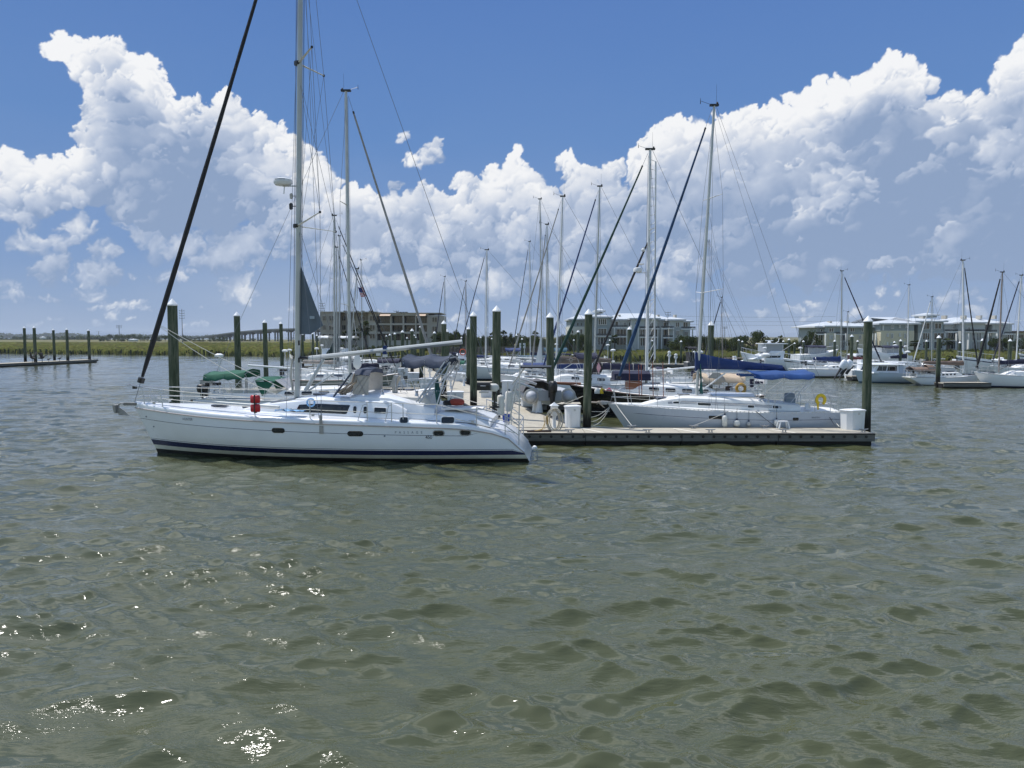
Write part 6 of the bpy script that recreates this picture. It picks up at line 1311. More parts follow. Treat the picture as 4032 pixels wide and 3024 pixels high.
dock_box('white dock box right of the walkway, nearer one of a touching pair',1811,64,40,.72,cut=False)
dock_box('white dock box right of the walkway, rear one of a touching pair',1789,69,26,.72,cut=False)
dock_box('tall narrow white dock box behind the davit poles of the white sailboat',1998,47,44,1.05,cut=False)
dock_box('white dock box under the left tube of the inflatable dinghy',2075,41,50,.42)
dock_box('pale dock box partly hidden behind the tallest centre pile',1915,47,44,.7,cut=False)
def pedestal(label,px,Y,h=1.05,sc=1.):
    t=thing('power_pedestal',label,'power pedestal',(PX(px,Y),Y,DZ),rad(15)); t.scale=(sc,)*3
    b=MB(); b.lathe([(.12,0),(.10,.08),(.075,.12),(.075,h*.5)],10); b.build('base',boxw,t)
    b=MB(); b.loft([[(a*k,c*k,z) for a,c in ((-.13,-.1),(.13,-.1),(.13,.1),(-.13,.1))] for z,k in ((h*.5,.7),(h*.62,1.05),(h*.86,.95),(h*.88,1.0))]); b.box((-.16,0,h*.66),(.1,.12,.12),M=Matrix.Rotation(.5,3,'Y')); b.box((.16,0,h*.66),(.1,.12,.12),M=Matrix.Rotation(-.5,3,'Y')); b.build('head',boxw,t)
    b=MB(); b.loft([[(a*k,c*k,z) for a,c in ((-.13,-.1),(.13,-.1),(.13,.1),(-.13,.1))] for z,k in ((h*.88,1.25),(h*.90,1.3),(h*1.0,.25),(h*1.03,.08))]); b.build('lid',boxw,t); MB().box((0,-.105,h*.75),(.12,.02,.10)).build('socket',fendg,t)
    return t
pedestal('white power pedestal with hoses coiled round it on the near dock corner',2183,30.6,1.08)
pedestal('white power pedestal on the left edge of the walkway behind the A16 box',1774,55,1.0)
pedestal('white power pedestal far along the left edge of the walkway',1692,69,1.0)
pedestal('white power pedestal beside the pair of dock boxes right of the walkway',1826,58,1.0)
pedestal('white lantern topped pedestal on the far thin dock, left one',2635,103.6,1.5,1.2); pedestal('white lantern topped pedestal on the far thin dock, middle one',2661,103.4,1.2,1.2); pedestal('white lantern topped pedestal on the far thin dock, right one',2733,103.6,1.5,1.2)
p=P(2183,1690,30.2); b=MB(); rnd=random.Random(12)
for k in range(11):
    r=.20+.03*k*.6; ox=rnd.uniform(-.04,.04); b.tube([(ox+r*.9*math.cos(a),-.10-.018*k+.05*math.sin(a*2+k),.42+ (.36+.014*k)*math.sin(a)) for a in [j*PI/10 for j in range(21)]],.014,5)
o=tag(b.build('shore_hose',mat('hose_cream',(.50,.46,.38),.6),None),'cream hose coils looped over the near power pedestal','hose'); o.location=(p.x,30.45,DZ)
b=MB(); b.tube([(-.42,-.2,.6),(-.40,-.25,.3),(-.5,-.3,.06),(-.7,-.35,.03),(-.9,-.55,.03),(-1.05,-.62,-.02),(-1.25,-.9,-.35),(-1.5,-1.3,-.45)],.016,6); b.tube([(-.42,-.2,.55),(-.38,-.25,.1),(-.8,-.4,.03),(-1.0,-.6,.0),(-1.35,-1.1,-.42),(-1.45,-1.4,-.3)],.014,6)
for k in range(4): b.tube([(.05*math.cos(a)-.3,-.2,.5+.1*math.sin(a)-.05*k) for a in [j*PI/5 for j in range(11)]],.012,5)
o=tag(b.build('shore_cable',mat('orange_cable',(.62,.42,.14),.6),None),'yellow orange shore power cable running from the pedestal to the white stern','cable'); o.location=(p.x,30.35,DZ)
b=MB(); b.tube([(-1.3+.14*k,-.02+.045*math.sin(k*1.7),.03) for k in range(10)],.022,5); o=tag(b.build('mooring_line',roped,None),'dark mooring line lying across the near dock corner','rope'); o.location=(p.x-.1,30.1,DZ)
b=MB(); b.box((0,0,.03),(.5,.10,.05)); b.box((.45,.02,.03),(.5,.08,.04)); o=tag(b.build('boat_hook',mat('dark_brown_wood',(.06,.03,.02),.6),None),'short dark boat hook lying at the dock edge near the hose coils','boat hook'); o.location=(p.x-.85,29.75,DZ)
def cleat(label,px,Y,rz=0.,sc=1.):
    t=thing('dock_cleat',label,'cleat',(PX(px,Y),Y,DZ),rz); b=MB(); b.tube([(-.17,0,.11),(-.08,0,.095),(.08,0,.095),(.17,0,.11)],[.013,.022,.022,.013],8); b.build('horn',galv,t)
    b=MB(); b.cyl((-.05,0,.01),(-.045,0,.09),.02); b.cyl((.05,0,.01),(.045,0,.09),.02); b.box((0,0,.008),(.18,.08,.016)); b.build('base',galv,t); t.scale=(sc,)*3; return t
cl=[(2245,29.65,'beside the white hose pedestal on the near dock edge'),(2553,29.65,'on the near dock edge below the grey bow'),(2802,29.65,'on the near dock edge below the long grey hull window'),(3094,29.65,'on the near dock edge in front of the step stool'),(3408,29.75,'on the near dock edge by the end dock box'),(2490,30.95,'carrying the white bow line of the grey sailboat'),(2735,30.95,'carrying the spring line below the grey sailboat window'),(3016,31.0,'left of the plastic step stool')]
for px,Y,d in cl: cleat('galvanised dock cleat '+d,px,Y,rad(random.Random(px).uniform(-8,8)),1.15)
# step stool
t=thing('step_stool','white plastic step stool standing on the dock beside the grey sailboat','stool',(PX(3089,31.),31.,DZ),.05)
b=MB(); b.box((0,0,.29),(.34,.24,.035)); b.build('top',boxw,t)
for sx_ in (1,-1):
    for sy_ in (1,-1): b=MB(); b.tube([(sx_*.15,sy_*.10,.28),(sx_*.215,sy_*.13,.0)],[.03,.035],6); b.build('leg',boxw,t)
# mooring lines as things
def line(label,pts,m=ropew,r=.012,sg=.03):
    b=MB(); full=[]
    for a,c in zip(pts,pts[1:]): full+=sag(a,c,sg,8)[(0 if not full else 1):]
    c0=full[0]; b.tube([p-c0 for p in full],r,6); o=tag(b.build('mooring_line',m,None),label,'rope'); o.location=c0; return o
N=GS.near
pb=on_boat(GS,2424,1590,N*.2); c1=Vector((PX(2490,30.95),30.95,DZ+.12)); line('white bow line from the grey sailboat to the dock cleat',[pb,c1],ropew,.013,.02)
c2=Vector((PX(2735,30.95),30.95,DZ+.12)); line('pale spring line across the long hull window of the grey sailboat',[c2,on_boat(GS,2870,1617,N*1.58)],ropew,.010,.03)
line('dark spring line slanting from the grey deck to the step stool',[on_boat(GS,2975,1618,N*1.6),Vector((PX(3064,31.1),31.1,DZ+.03))],roped,.012,.02)
c3=Vector((PX(3312,30.9),30.9,DZ+.08)); line('white stern line from the grey transom to the dock by the end box',[on_boat(GS,3262,1627,N*.6),c3],ropew,.014,.02); line('dark stern line beside the white one at the grey transom',[on_boat(GS,3258,1625,N*.9),c3+Vector((-.1,.1,0))],roped,.012,.05)
pk=Vector((PX(2326,31.5),31.5,.95))
for k in range(3): line('white bow line from the big pile to the grey bow, %s of three'%('upper','middle','lower')[k],[pk+Vector((0,0,-.10-.18*k)),on_boat(GS,2400,1601+3*k,0)],ropew,.011,.10+.06*k)
line('white line from the black hulled bow to the big pile',[P(2296,1560,33),P(2196,1598,38.5)],ropew,.013,.02)
line('two long white docklines under the black hull, upper',[P(2330,1620,36),P(2400,1619,36.5)],ropew,.012,.02)
N=FS.near; a=FS.mx0+Vector((.12,0,.05)); fur=Vector((FS.L/2+.02,0,FS.s_(1)+.06)).lerp(FS.mtop,.155)
ow=lambda v: FS.M@v
line('upper long white line from the black furled jib to the foot of the tall mast',[ow(fur),ow(FS.mx0+Vector((.1,0,.2)))],ropew,.011,.06)
line('lower long white line from the black furled jib to the white cabin top',[ow(fur-Vector((0,0,.05))),ow(FS.mx0+Vector((.15,N*.3,.0)))],ropew,.011,.22)
# ---------------- buildings ----------------
beige=mat('beige_stucco',(.37,.345,.30),.85,var=.12,vs=.8); beige2=mat('beige_trim',(.43,.405,.355),.8)
dglass=mat('dark_glazing',(.025,.03,.035),.12); bal=mat('balcony_rail_dark',(.05,.055,.06),.5)
greyw=mat('grey_siding',(.29,.33,.34),.75,var=.08,vs=.6); yelw=mat('cream_yellow_siding',(.60,.56,.42),.75,var=.08,vs=.6); trimw=mat('white_trim',(.68,.69,.68),.6); palew=mat('pale_siding',(.46,.49,.48),.75,var=.08,vs=.6)
mroof=mat('silver_metal_roof',(.54,.57,.60),.45,metal=0.,var=.08,vs=.5,stretch=(6,1,1)); awn=mat('tan_awning',(.60,.44,.32),.8); shad=mat('loggia_shade_wall',(.13,.12,.11),.85)  # dark loggia wall has the shade of the balcony recess in its colour
def bldg(name,label,Y,pxl): 
    return thing(name,label,'building',(PX(pxl,Y),Y,0))
class BD:
    def __init__(s,root,Y): s.r=root; s.Y=Y; s.o=root.location
    def p(s,px,py,dy=0.): q=P(px,py,s.Y+dy); return q-s.o
    def block(s,x0,x1,y0,y1,dy,dp,m,name='wall'):
        a=s.p(x0,y1,dy); c=s.p(x1,y0,dy); b=MB(); b.box(((a.x+c.x)/2,dy+dp/2,(a.z+c.z)/2),(c.x-a.x,dp,c.z-a.z)); return b.build(name,m,s.r,0)
    def win(s,x0,x1,y0,y1,dy,m=dglass,fr=None,name='window',mull=1):
        a=s.p(x0,y1,dy); c=s.p(x1,y0,dy); o=MB().box(((a.x+c.x)/2,dy-.03,(a.z+c.z)/2),(c.x-a.x,.10,c.z-a.z)).build(name,m,s.r,0)
        if fr:
            b=MB(); w=.09
            for k in range(mull+1): x=lerp(a.x,c.x,k/mull); b.box((x,dy-.10,(a.z+c.z)/2),(w,.12,c.z-a.z+w))
            b.box(((a.x+c.x)/2,dy-.11,a.z),(c.x-a.x+w*2,.14,w)); b.box(((a.x+c.x)/2,dy-.11,c.z),(c.x-a.x+w*2,.14,w)); b.build('window_frame',fr,o,0)
        return o
    def balc(s,x0,x1,y0,y1,dy,m=bal,slab=trimw):
        a=s.p(x0,y1,dy); c=s.p(x1,y0,dy); b=MB(); n=max(3,int((c.x-a.x)/.5)); t=s.r
        sl=MB().box(((a.x+c.x)/2,dy+.6,a.z-.12),(c.x-a.x+.2,1.5,.25)).build('balcony',slab,t,0)
        for k in range(n+1): b.box((lerp(a.x,c.x,k/n),dy,(a.z+c.z)/2),(.06,.05,c.z-a.z))
        b.box(((a.x+c.x)/2,dy,c.z),(c.x-a.x,.08,.08)); b.box(((a.x+c.x)/2,dy+.03,(a.z+c.z)/2),(c.x-a.x,.02,c.z-a.z-.2)); b.build('railing',m,sl,0)
    def hip(s,x0,x1,ye,yr,dy,dp,ov=.5,ridge=None,name='roof',m=mroof):
        a=s.p(x0,ye,dy); c=s.p(x1,ye,dy); zr=s.p(x0,yr,dy).z; X0=a.x-ov; X1=c.x+ov; Y0=dy-ov; Y1=dy+dp+ov; z=a.z; h=min((X1-X0)/2*.98,(Y1-Y0)/2) if ridge is None else ridge
        b=MB(); ym=(Y0+Y1)/2; v=[(X0,Y0,z),(X1,Y0,z),(X1,Y1,z),(X0,Y1,z),(X0+h,ym,zr),(X1-h,ym,zr)]; v2=[(p[0],p[1],z-.35) for p in v[:4]]
        b.add(v+v2,[(0,1,5,4),(1,2,5),(2,3,4,5),(3,0,4),(0,6,7,1),(1,7,8,2),(2,8,9,3),(3,9,6,0),(9,8,7,6)]); return b.build(name,m,s.r,0)
# beige apartment block
Y=190; A=BD(bldg('apartment_block','flat roofed three storey beige apartment block with dark recessed balconies behind the piles',Y,1500),Y)
A.block(1262,1330,1228,1392,-2,12,beige); A.block(1330,1402,1230,1392,3,10,beige2); A.block(1402,1460,1229,1392,1,12,beige); A.block(1452,1482,1231,1392,-1,12,beige2)
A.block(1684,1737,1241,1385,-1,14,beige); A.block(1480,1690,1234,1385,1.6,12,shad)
for y0,y1 in ((1232,1243),(1273,1280),(1306,1314),(1340,1385)): A.block(1480,1686,y0,y1,-.6,2.3,beige2)
for x in (1480,1539,1588,1637,1684): A.block(x-2.2,x+2.2,1243,1340,-.7,2.4,beige2)
for fy in (1245,1281,1315):
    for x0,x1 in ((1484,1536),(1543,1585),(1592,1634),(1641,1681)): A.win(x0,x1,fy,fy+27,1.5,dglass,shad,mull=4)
    for x0,x1 in ((1702,1721),): A.win(x0,x1,fy+4,fy+23,-1.05,dglass,beige2,mull=2)
    for x0,x1,d in ((1456,1476,-1.05),(1270,1283,-2.05),(1295,1318,-2.05),(1345,1362,2.95),(1410,1440,.95)): A.win(x0,x1,fy-1,fy+18,d,dglass,beige2,mull=2)
for x0,x1 in ((1498,1539),(1642,1678)):
    a=A.p(x0,1236,-.9); c=A.p(x1,1244,-.9); b=MB(); b.prism([(a.x,-.8,a.z),(a.x,-2.6,c.z),(a.x,-2.5,c.z-.12),(a.x,-.8,a.z-.3)],(c.x-a.x,0,0)); b.build('awning',awn,A.r,0)
for x0 in (1352,1400,1422,1560,1572,1584,1595,1452): A.block(x0,x0+8,1223 if x0<1500 else 1228,1236,4,2.2,black,'rooftop_unit')
A.block(1262,1482,1226.5,1230,-2.3,14,beige2,'parapet'); A.block(1480,1737,1231,1234,-1,14,beige2,'parapet')
# grey condominium
def condo(label,Y,segs,name='condominium'): pass
Y=180; C=BD(bldg('condominium','grey four storey waterfront condominium with silver hip roofs, cupola and corner balconies, centre right',Y,2480),Y)
C.block(2246,2328,1255,1286,6,14,greyw); C.block(2243,2328,1286,1392,5.8,14.2,mat('off_white_siding',(.6,.59,.52),.75,var=.08,vs=.6)); C.hip(2246,2330,1255,1236,6,14)
C.block(2326,2402,1246,1392,0,16,greyw); C.block(2400,2490,1258,1392,3,14,palew); C.block(2486,2590,1252,1392,0,16,palew); C.block(2588,2636,1260,1392,3,14,palew); C.block(2634,2690,1257,1392,.5,15,palew); C.block(2688,2718,1263,1392,3,12,palew)
C.hip(2398,2640,1256,1230,3,16,ridge=4.); C.hip(2322,2406,1246,1233,0,16); C.hip(2486,2592,1252,1236,0,16); C.hip(2634,2692,1257,1245,.5,12); C.hip(2686,2722,1263,1256,3,10)
C.block(2350,2376,1222,1234,5,5,palew,'cupola'); C.hip(2350,2376,1222,1213,5,5,name='cupola_roof'); C.win(2358,2370,1225,1231,4.98)
for x in (2440,2594,2661): C.block(x-4,x+4,1239,1252,6,2,beige2,'chimney')
for x0,x1 in ((2356,2388),): C.win(x0,x1,1256,1278,-.03,dglass,trimw,mull=4)
for x0,x1 in ((2412,2418),(2422,2434)): C.win(x0,x1,1266,1286,2.97,dglass,trimw)
for x0,x1,d in ((2455,2464,2.97),(2475,2489,-.03+3),(2500,2515,-.03),(2560,2572,-.03),(2588,2594,2.97),(2612,2634,2.97),(2661,2675,.47),(2690,2708,2.97)): C.win(x0,x1,1269,1288,d,dglass,trimw,mull=2)
for x0,x1 in ((2257,2261),(2273,2277),(2287,2291)): C.win(x0,x1,1272,1282,5.97)
for x0,x1,y0,y1 in ((2250,2258,1300,1314),(2284,2292,1296,1314),(2268,2276,1330,1350),(2300,2310,1328,1350)): C.win(x0,x1,y0,y1,5.77,dglass,trimw)
for x0,x1,y0,y1,d in ((2355,2388,1294,1322,-.05),(2354,2386,1328,1358,-.05),(2397,2408,1296,1318,2.95),(2428,2466,1296,1324,2.95),(2427,2466,1328,1358,2.95),(2520,2545,1296,1326,-.05),(2521,2545,1330,1362,-.05),(2562,2588,1296,1326,-.05),(2566,2586,1330,1362,-.05),(2613,2650,1298,1328,2.95),(2612,2650,1332,1362,2.95),(2662,2675,1302,1320,.45),(2662,2675,1336,1356,.45),(2696,2709,1306,1322,2.95)): C.win(x0,x1,y0,y1,d,dglass,trimw,mull=3)
for x0,x1,y in ((2405,2470,1280),(2519,2596,1285),(2604,2652,1284),(2683,2738,1286),(2346,2406,1314),(2426,2468,1316),(2519,2590,1318),(2612,2650,1320)): C.balc(x0,x1,y,y+8,1.2-1.6)
for x in (2420,2468,2514,2590,2606,2652,2728): C.block(x-2,x+2,1290,1375,-.6,.7,trimw,'column')
# yellow and grey condominium at right
Y=186; D=BD(bldg('condominium','yellow and grey condominium with silver roofs, cupola and arched balconies at the far right',Y,3600),Y)
D.block(3214,3255,1286,1392,2,12,greyw); D.block(3252,3308,1283,1312,0,15,greyw); D.block(3252,3308,1312,1392,-.05,15,yelw); D.block(3304,3340,1285,1392,3,12,greyw); D.block(3338,3440,1285,1316,1.5,13,greyw); D.block(3338,3440,1316,1392,1.45,13,yelw); D.block(3436,3470,1280,1392,5,12,greyw)
D.block(3466,3600,1272,1302,-2,18,greyw); D.block(3466,3600,1302,1392,-2.05,18,yelw)
D.block(3598,3620,1272,1392,2,12,greyw); D.block(3614,3716,1263,1310,-1,16,greyw); D.block(3612,3718,1310,1392,-.95,16,palew); D.block(3714,3790,1272,1392,2.5,12,palew); D.block(3782,3880,1268,1392,0,14,palew); D.block(3876,3910,1274,1392,3,12,palew); D.block(3904,3950,1273,1392,.5,14,palew); D.block(3946,3985,1279,1392,2,12,palew)
D.hip(3214,3440,1284,1264,1,15,ridge=6); D.hip(3252,3308,1282,1270,0,12); D.hip(3466,3616,1272,1245,-2,18,ridge=9); D.hip(3608,3722,1263,1249,-1,16); D.hip(3714,3980,1273,1247,2.5,14,ridge=7); D.hip(3782,3882,1268,1254,0,14); D.hip(3902,3952,1272,1264,.5,10); D.hip(3430,3475,1279,1270,5,10)
D.block(3650,3690,1238,1250,5,6,greyw,'cupola'); D.hip(3650,3690,1238,1231,5,6,name='cupola_roof')
for x in (3272,3340,3638,3727,3803,3864,3921): D.block(x-4,x+4,1242 if x>3600 else 1264,1256 if x>3600 else 1280,6,2,beige2,'chimney')
for x0,x1,y0,y1,d in ((3231,3245,1296,1306,1.97),(3263,3282,1292,1307,-.03),(3302,3312,1294,1306,2.97),(3348,3363,1292,1306,1.47),(3392,3404,1292,1306,1.47),(3266,3270,1320,1336,-.08),(3273,3279,1320,1336,-.08),(3265,3270,1350,1364,-.08),(3274,3279,1350,1364,-.08),(3350,3356,1320,1336,1.4),(3382,3390,1320,1336,1.4),
 (3475,3479,1282,1300,-2.08),(3508,3518,1282,1294,-2.08),(3539,3545,1281,1291,-2.08),(3565,3572,1282,1291,-2.08),(3492,3498,1314,1326,-2.1),(3508,3516,1314,1332,-2.1),(3540,3545,1313,1325,-2.1),(3560,3567,1314,1332,-2.1),(3492,3496,1348,1358,-2.1),(3506,3512,1348,1360,-2.1),(3559,3566,1348,1366,-2.1),
 (3607,3620,1288,1296,1.97),(3630,3660,1272,1296,-1.03),(3679,3706,1273,1295,-1.03),(3749,3758,1285,1296,2.47),(3771,3783,1283,1299,2.47),(3808,3818,1288,1300,-.03),(3824,3830,1286,1298,-.03),(3900,3906,1288,1304,2.97),(3937,3944,1286,1296,.47)): D.win(x0,x1,y0,y1,d,dglass,trimw,mull=2)
for x0,x1,y0,y1,d in ((3222,3248,1316,1341,1.95),(3222,3248,1346,1362,1.95),(3294,3328,1318,1342,2.95),(3294,3328,1346,1370,2.95),(3610,3618,1312,1330,1.95),(3632,3660,1311,1338,-1.0),(3632,3660,1345,1372,-1.0),(3676,3716,1311,1338,-1.0),(3676,3712,1345,1372,-1.0),(3731,3765,1310,1340,2.45),(3731,3765,1346,1374,2.45),(3772,3782,1316,1332,2.45),(3825,3838,1311,1340,-.03),(3845,3862,1311,1340,-.03),(3825,3838,1346,1376,-.03),(3845,3862,1346,1376,-.03),(3895,3924,1314,1341,2.95),(3895,3924,1348,1376,2.95),(3936,3944,1318,1336,.45),(3966,3990,1316,1342,1.95)): D.win(x0,x1,y0,y1,d,dglass,trimw,mull=3)
for x0,x1,y in ((3212,3254,1307),(3290,3332,1307),(3720,3771,1297),(3800,3880,1297),(3890,3925,1299),(3625,3720,1329),(3731,3765,1330),(3955,3998,1306)): D.balc(x0,x1,y,y+8,1.5-1.8)
for x in (3213,3252,3290,3332,3437,3450,3722,3768,3815,3893,3928): D.block(x-2,x+2,1313,1378,-1.6,.7,trimw,'column')
E=BD(bldg('house','low brown and cream building half hidden by trees at the far right edge',210,4010),210); E.block(3985,4200,1306,1380,0,10,palew); E.block(3980,4210,1303,1309,-1,12,brownf,'roof'); E.win(4010,4030,1318,1330,-.03); E.win(4040,4060,1318,1330,-.03)
# small far sheds at the left marsh edge
for i,(px,py,w_,d) in enumerate(((163,1328,14,'tiny pale shed with dark trees beside it at the far marsh edge'),(518,1337,22,'small pale shed at the foot of the tall utility pole'))):
    Y=760-i*260; b=BD(bldg('shed',d,Y,px),Y); b.block(px-w_/2,px+w_/2,py,py+7,0,5,palew); b.hip(px-w_/2,px+w_/2,py,py-3,0,5,.3)
# ---------------- bridge ----------------
Yb=600; t=thing('bridge','long grey concrete highway bridge rising across the far marsh on paired piers','bridge',(PX(950,Yb),Yb,0)); o=t.location
T_=[(720,1332),(800,1324),(860,1315.5),(940,1305),(1010,1299),(1080,1294.5),(1160,1292.5),(1262,1293),(1400,1300),(1500,1312)]
cm=mat('bridge_concrete',(.30,.30,.29),.8,var=.1,vs=.1); cm2=mat('bridge_girder',(.14,.145,.15),.8)
b=MB(); g=MB(); r=MB()
pts=[(px,stab(T_,px)) for px in range(720,1501,20)]
for dy in (0,):
    b.loft([[P(px,py+2,Yb)-o,P(px,py+5,Yb)-o,P(px,py+5,Yb)-o+Vector((0,12,0)),P(px,py+2,Yb)-o+Vector((0,12,0))] for px,py in pts]); b.build('deck',cm,t,0)
    g.loft([[P(px,py+5,Yb)-o+Vector((0,1.2,0)),P(px,py+11,Yb)-o+Vector((0,1.2,0)),P(px,py+11,Yb)-o+Vector((0,10.8,0)),P(px,py+5,Yb)-o+Vector((0,10.8,0))] for px,py in pts if px>=860]); g.build('girder',cm2,t,0)
    r.loft([[P(px,py,Yb)-o-Vector((0,.1,0)),P(px,py+2,Yb)-o-Vector((0,.1,0)),P(px,py+2,Yb)-o+Vector((0,.2,0)),P(px,py,Yb)-o+Vector((0,.2,0))] for px,py in pts]); r.build('parapet',cm,t,0)
for px in (860,888,917,948,980,1011,1045,1079,1132,1185,1240,1300,1360):
    top=stab(T_,px)+10; b=MB(); a=P(px,top,Yb)-o
    for dy in (2.5,9.5): b.cyl((a.x,dy,-1.5),(a.x,dy,a.z-.6),.75 if px<950 else .65,None,8)
    b.box((a.x,6,a.z-.4),(2.6,11,1.3)); b.build('pier',cm2,t,30)
# ---------------- utility poles ----------------
def upole(px,pt,pb,Y,label,arms=3):
    t=thing('utility_pole',label,'utility pole',(PX(px,Y),Y,0)); zt=PZ(pt,Y); m=mat('pole_grey',(.16,.16,.16),.8); b=MB(); b.cyl((0,0,0),(0,0,zt),.32*Y/600,.18*Y/600,6); b.build('post',m,t)
    for k in range(arms):
        b=MB(); z=zt*(.97-.07*k) if arms<4 else zt-(1.2+k*1.6)*Y/500; b.box((0,0,z),(3.4*Y/500,.2,.2)); 
        for x in (-1.6,1.6): b.cyl((x*Y/500,0,z),(x*Y/500,0,z+.5),.12*Y/500,None,5)
        b.build('crossarm',m,t)
upole(473,1280,1322,640,'utility pole standing over the far left shrubs'); upole(721,1217,1322,420,'tallest utility pole, just right of the big leaning stay pile',4); upole(1271,1188,1230,420,'utility pole behind the left end of the beige apartment block',4); upole(1562,1222,1240,420,'utility pole top showing over the beige apartment block roof',2); upole(2628,1227,1245,420,'utility pole top showing over the grey condominium roof',2); upole(2850,1286,1330,480,'thin utility pole behind the bronze mast',2)
upole(392,1304,1322,1500,'faint distant mast on the horizon left of the utility pole',1)
# power lines across the gap between condominiums
for k,(y0,y1) in enumerate(((1243,1246),(1261,1264),(1275,1278))):
    line(('upper','middle','lower')[k]+' thin power line across the gap between the condominiums',[P(2630,y0,420),P(3290,y1,420)],wire,.05,.6)
# ---------------- wooden pier with sign ----------------
tim=mat('grey_timber',(.20,.175,.14),.85,var=.3,vs=2); Yp=132
t=thing('pier','fixed wooden pier on thin stilts with handrails behind the middle of the marina','pier',(PX(2000,Yp),Yp,0)); o=t.location
X0=PX(1700,Yp)-o.x; X1=PX(2150,Yp)-o.x; zd=PZ(1387,Yp); zr=PZ(1367,Yp)
MB().box(((X0+X1)/2,0,zd),(X1-X0,2.4,.22)).build('deck',tim,t,0)
b=MB(); 
for k in range(30): x=lerp(X0,X1,k/29); b.cyl((x,-1.1,-1),(x,-1.1,zr),.11,None,6); b.cyl((x,1.1,-1),(x,1.1,zr),.11,None,6)
b.build('stilts',tim,t)
b=MB()
for y in (-1.1,1.1):
    b.box(((X0+X1)/2,y,zr),(X1-X0,.22,.10))
    for f in (.3,.65): b.box(((X0+X1)/2,y,lerp(zd,zr,f)),(X1-X0,.05,.10))
b.build('handrail',tim,t,0)
b=MB()
for k in range(16): x=lerp(X0,X1,(k+.5)/16); b.box((x,-1.1,(zd+zr)/2-.1),((X1-X0)/16*.86,.03,(zr-zd)*.62))
b.build('rail_panel',mat('reddish_panel',(.09,.05,.045),.8),t,0)
t=thing('marina_sign','white marina notice board with a green band of small lettering on the wooden pier','sign',(PX(2057,Yp-3),Yp-3,0)); a=PZ(1371,Yp-3); c=PZ(1351,Yp-3)
MB().box((0,0,(a+c)/2),(1.02,.06,c-a)).build('board',boxw,t,0); MB().box((0,-.04,lerp(a,c,.55)),(.62,.02,(c-a)*.22)).build('band',mat('sign_green',(.02,.10,.06),.6),t,0)
for x in (-.35,.35): MB().cyl((x,.05,0),(x,.05,c),.06).build('post',aluw,t)
# ---------------- flag ----------------
p=P(1409,1130,79); t=thing('flag','small flag with red and white stripes and a blue corner flying by the masts','flag',p,0)
b=MB(); hz=.95; wd=.62; g=[]
for i in range(14):
    v=i/13; g.append([(u*wd*1.0+.06*math.sin(u*4)+v*.25,.10*math.sin(u*6+v*2),-v*hz-u*.05-.06*math.sin(u*5)) for u in [k/10 for k in range(11)]])
for i in range(13):
    for seg,(j0,j1) in enumerate(((0,5),(5,11))):
        m_=2 if (seg==0 and i<7) else (0 if i%2==0 else 1); b.grid([r[j0:j1+(0 if seg else 1)] for r in g[i:i+2]],m_)
b.build('cloth',[mat('flag_red',(.42,.03,.05),.8),mat('flag_white',(.6,.6,.62),.8),mat('flag_blue',(.03,.04,.16),.8)],t,60); MB().cyl((-.03,0,-1.2),(-.03,0,.3),.02).build('halyard',wire,t)
# ---------------- birds on the left dock ----------------
def bird(label,px,Y,rz,sc=1.,fly=False):
    p=Vector((PX(px,Y),Y,DZ)); b=MB(); b.loft([[Vector((x,r*math.cos(a),.30+zc+r*math.sin(a))) for a in [k*PI/4 for k in range(8)]] for x,r,zc in ((-.30,.01,.0),(-.18,.05,.01),(-.02,.09,.02),(.12,.075,.06),(.18,.04,.13),(.20,.045,.19),(.26,.03,.21),(.36,.006,.19))])
    for y in (-.03,.03): b.cyl((.0,y,0),(.0,y,.26),.012,None,4)
    if fly:
        for y in (-1,1): b.prism([(.1,.05*y,.36),(-.1,.05*y,.36),(-.2,.25*y,.75),(-.05,.22*y,.72)],(0,.02,0))
    o=tag(b.build('shorebird',mat('bird_dark',(.035,.03,.028),.8),None,50),label,'bird'); o.location=p; o.rotation_euler=(0,0,rz); o.scale=(sc,)*3
bird('dark bird with lifted wings, leftmost on the empty slanting dock',128,109,2.8,2.1,True); bird('dark bird with raised tail standing right of the second pile',166,112,.2,1.9,True); bird('small pale brown bird crouching mid way on the slanting dock',192,113.5,0,1.1); bird('small bird standing left of the second pile from the dock end',235,116,0,1.3)
# ---------------- trees ----------------
fol=[mat('foliage_a',(.045,.062,.020),.75,spec=.2,leafy=.35),mat('foliage_b',(.070,.088,.026),.75,spec=.2,leafy=.35),mat('foliage_c',(.028,.040,.018),.8,spec=.2,leafy=.35),mat('foliage_d',(.105,.115,.038),.75,spec=.2,leafy=.35)]
bark=mat('bark',(.10,.08,.06),.9)
def leaves(b,rnd,c,r,n,s,mis,flat=.8):
    for i in range(n):
        while True:
            v=Vector((rnd.uniform(-1,1),rnd.uniform(-1,1),rnd.uniform(-1,1)))
            if v.length<1: break
        v=v.normalized()*v.length**.35; p=c+Vector((v.x*r,v.y*r,v.z*r*flat)); u=Vector((rnd.gauss(0,1),rnd.gauss(0,1),rnd.gauss(0,1))).normalized(); w_=u.cross(Vector((rnd.gauss(0,1),rnd.gauss(0,1),rnd.gauss(0,1)))).normalized(); k=s*rnd.uniform(.5,1.3)
        o=len(b.v); b.v+= [tuple(p-u*k),tuple(p+w_*k*.6),tuple(p+u*k),tuple(p-w_*k*.6)]; b.f.append((o,o+1,o+2,o+3)); b.m.append(rnd.choice(mis))
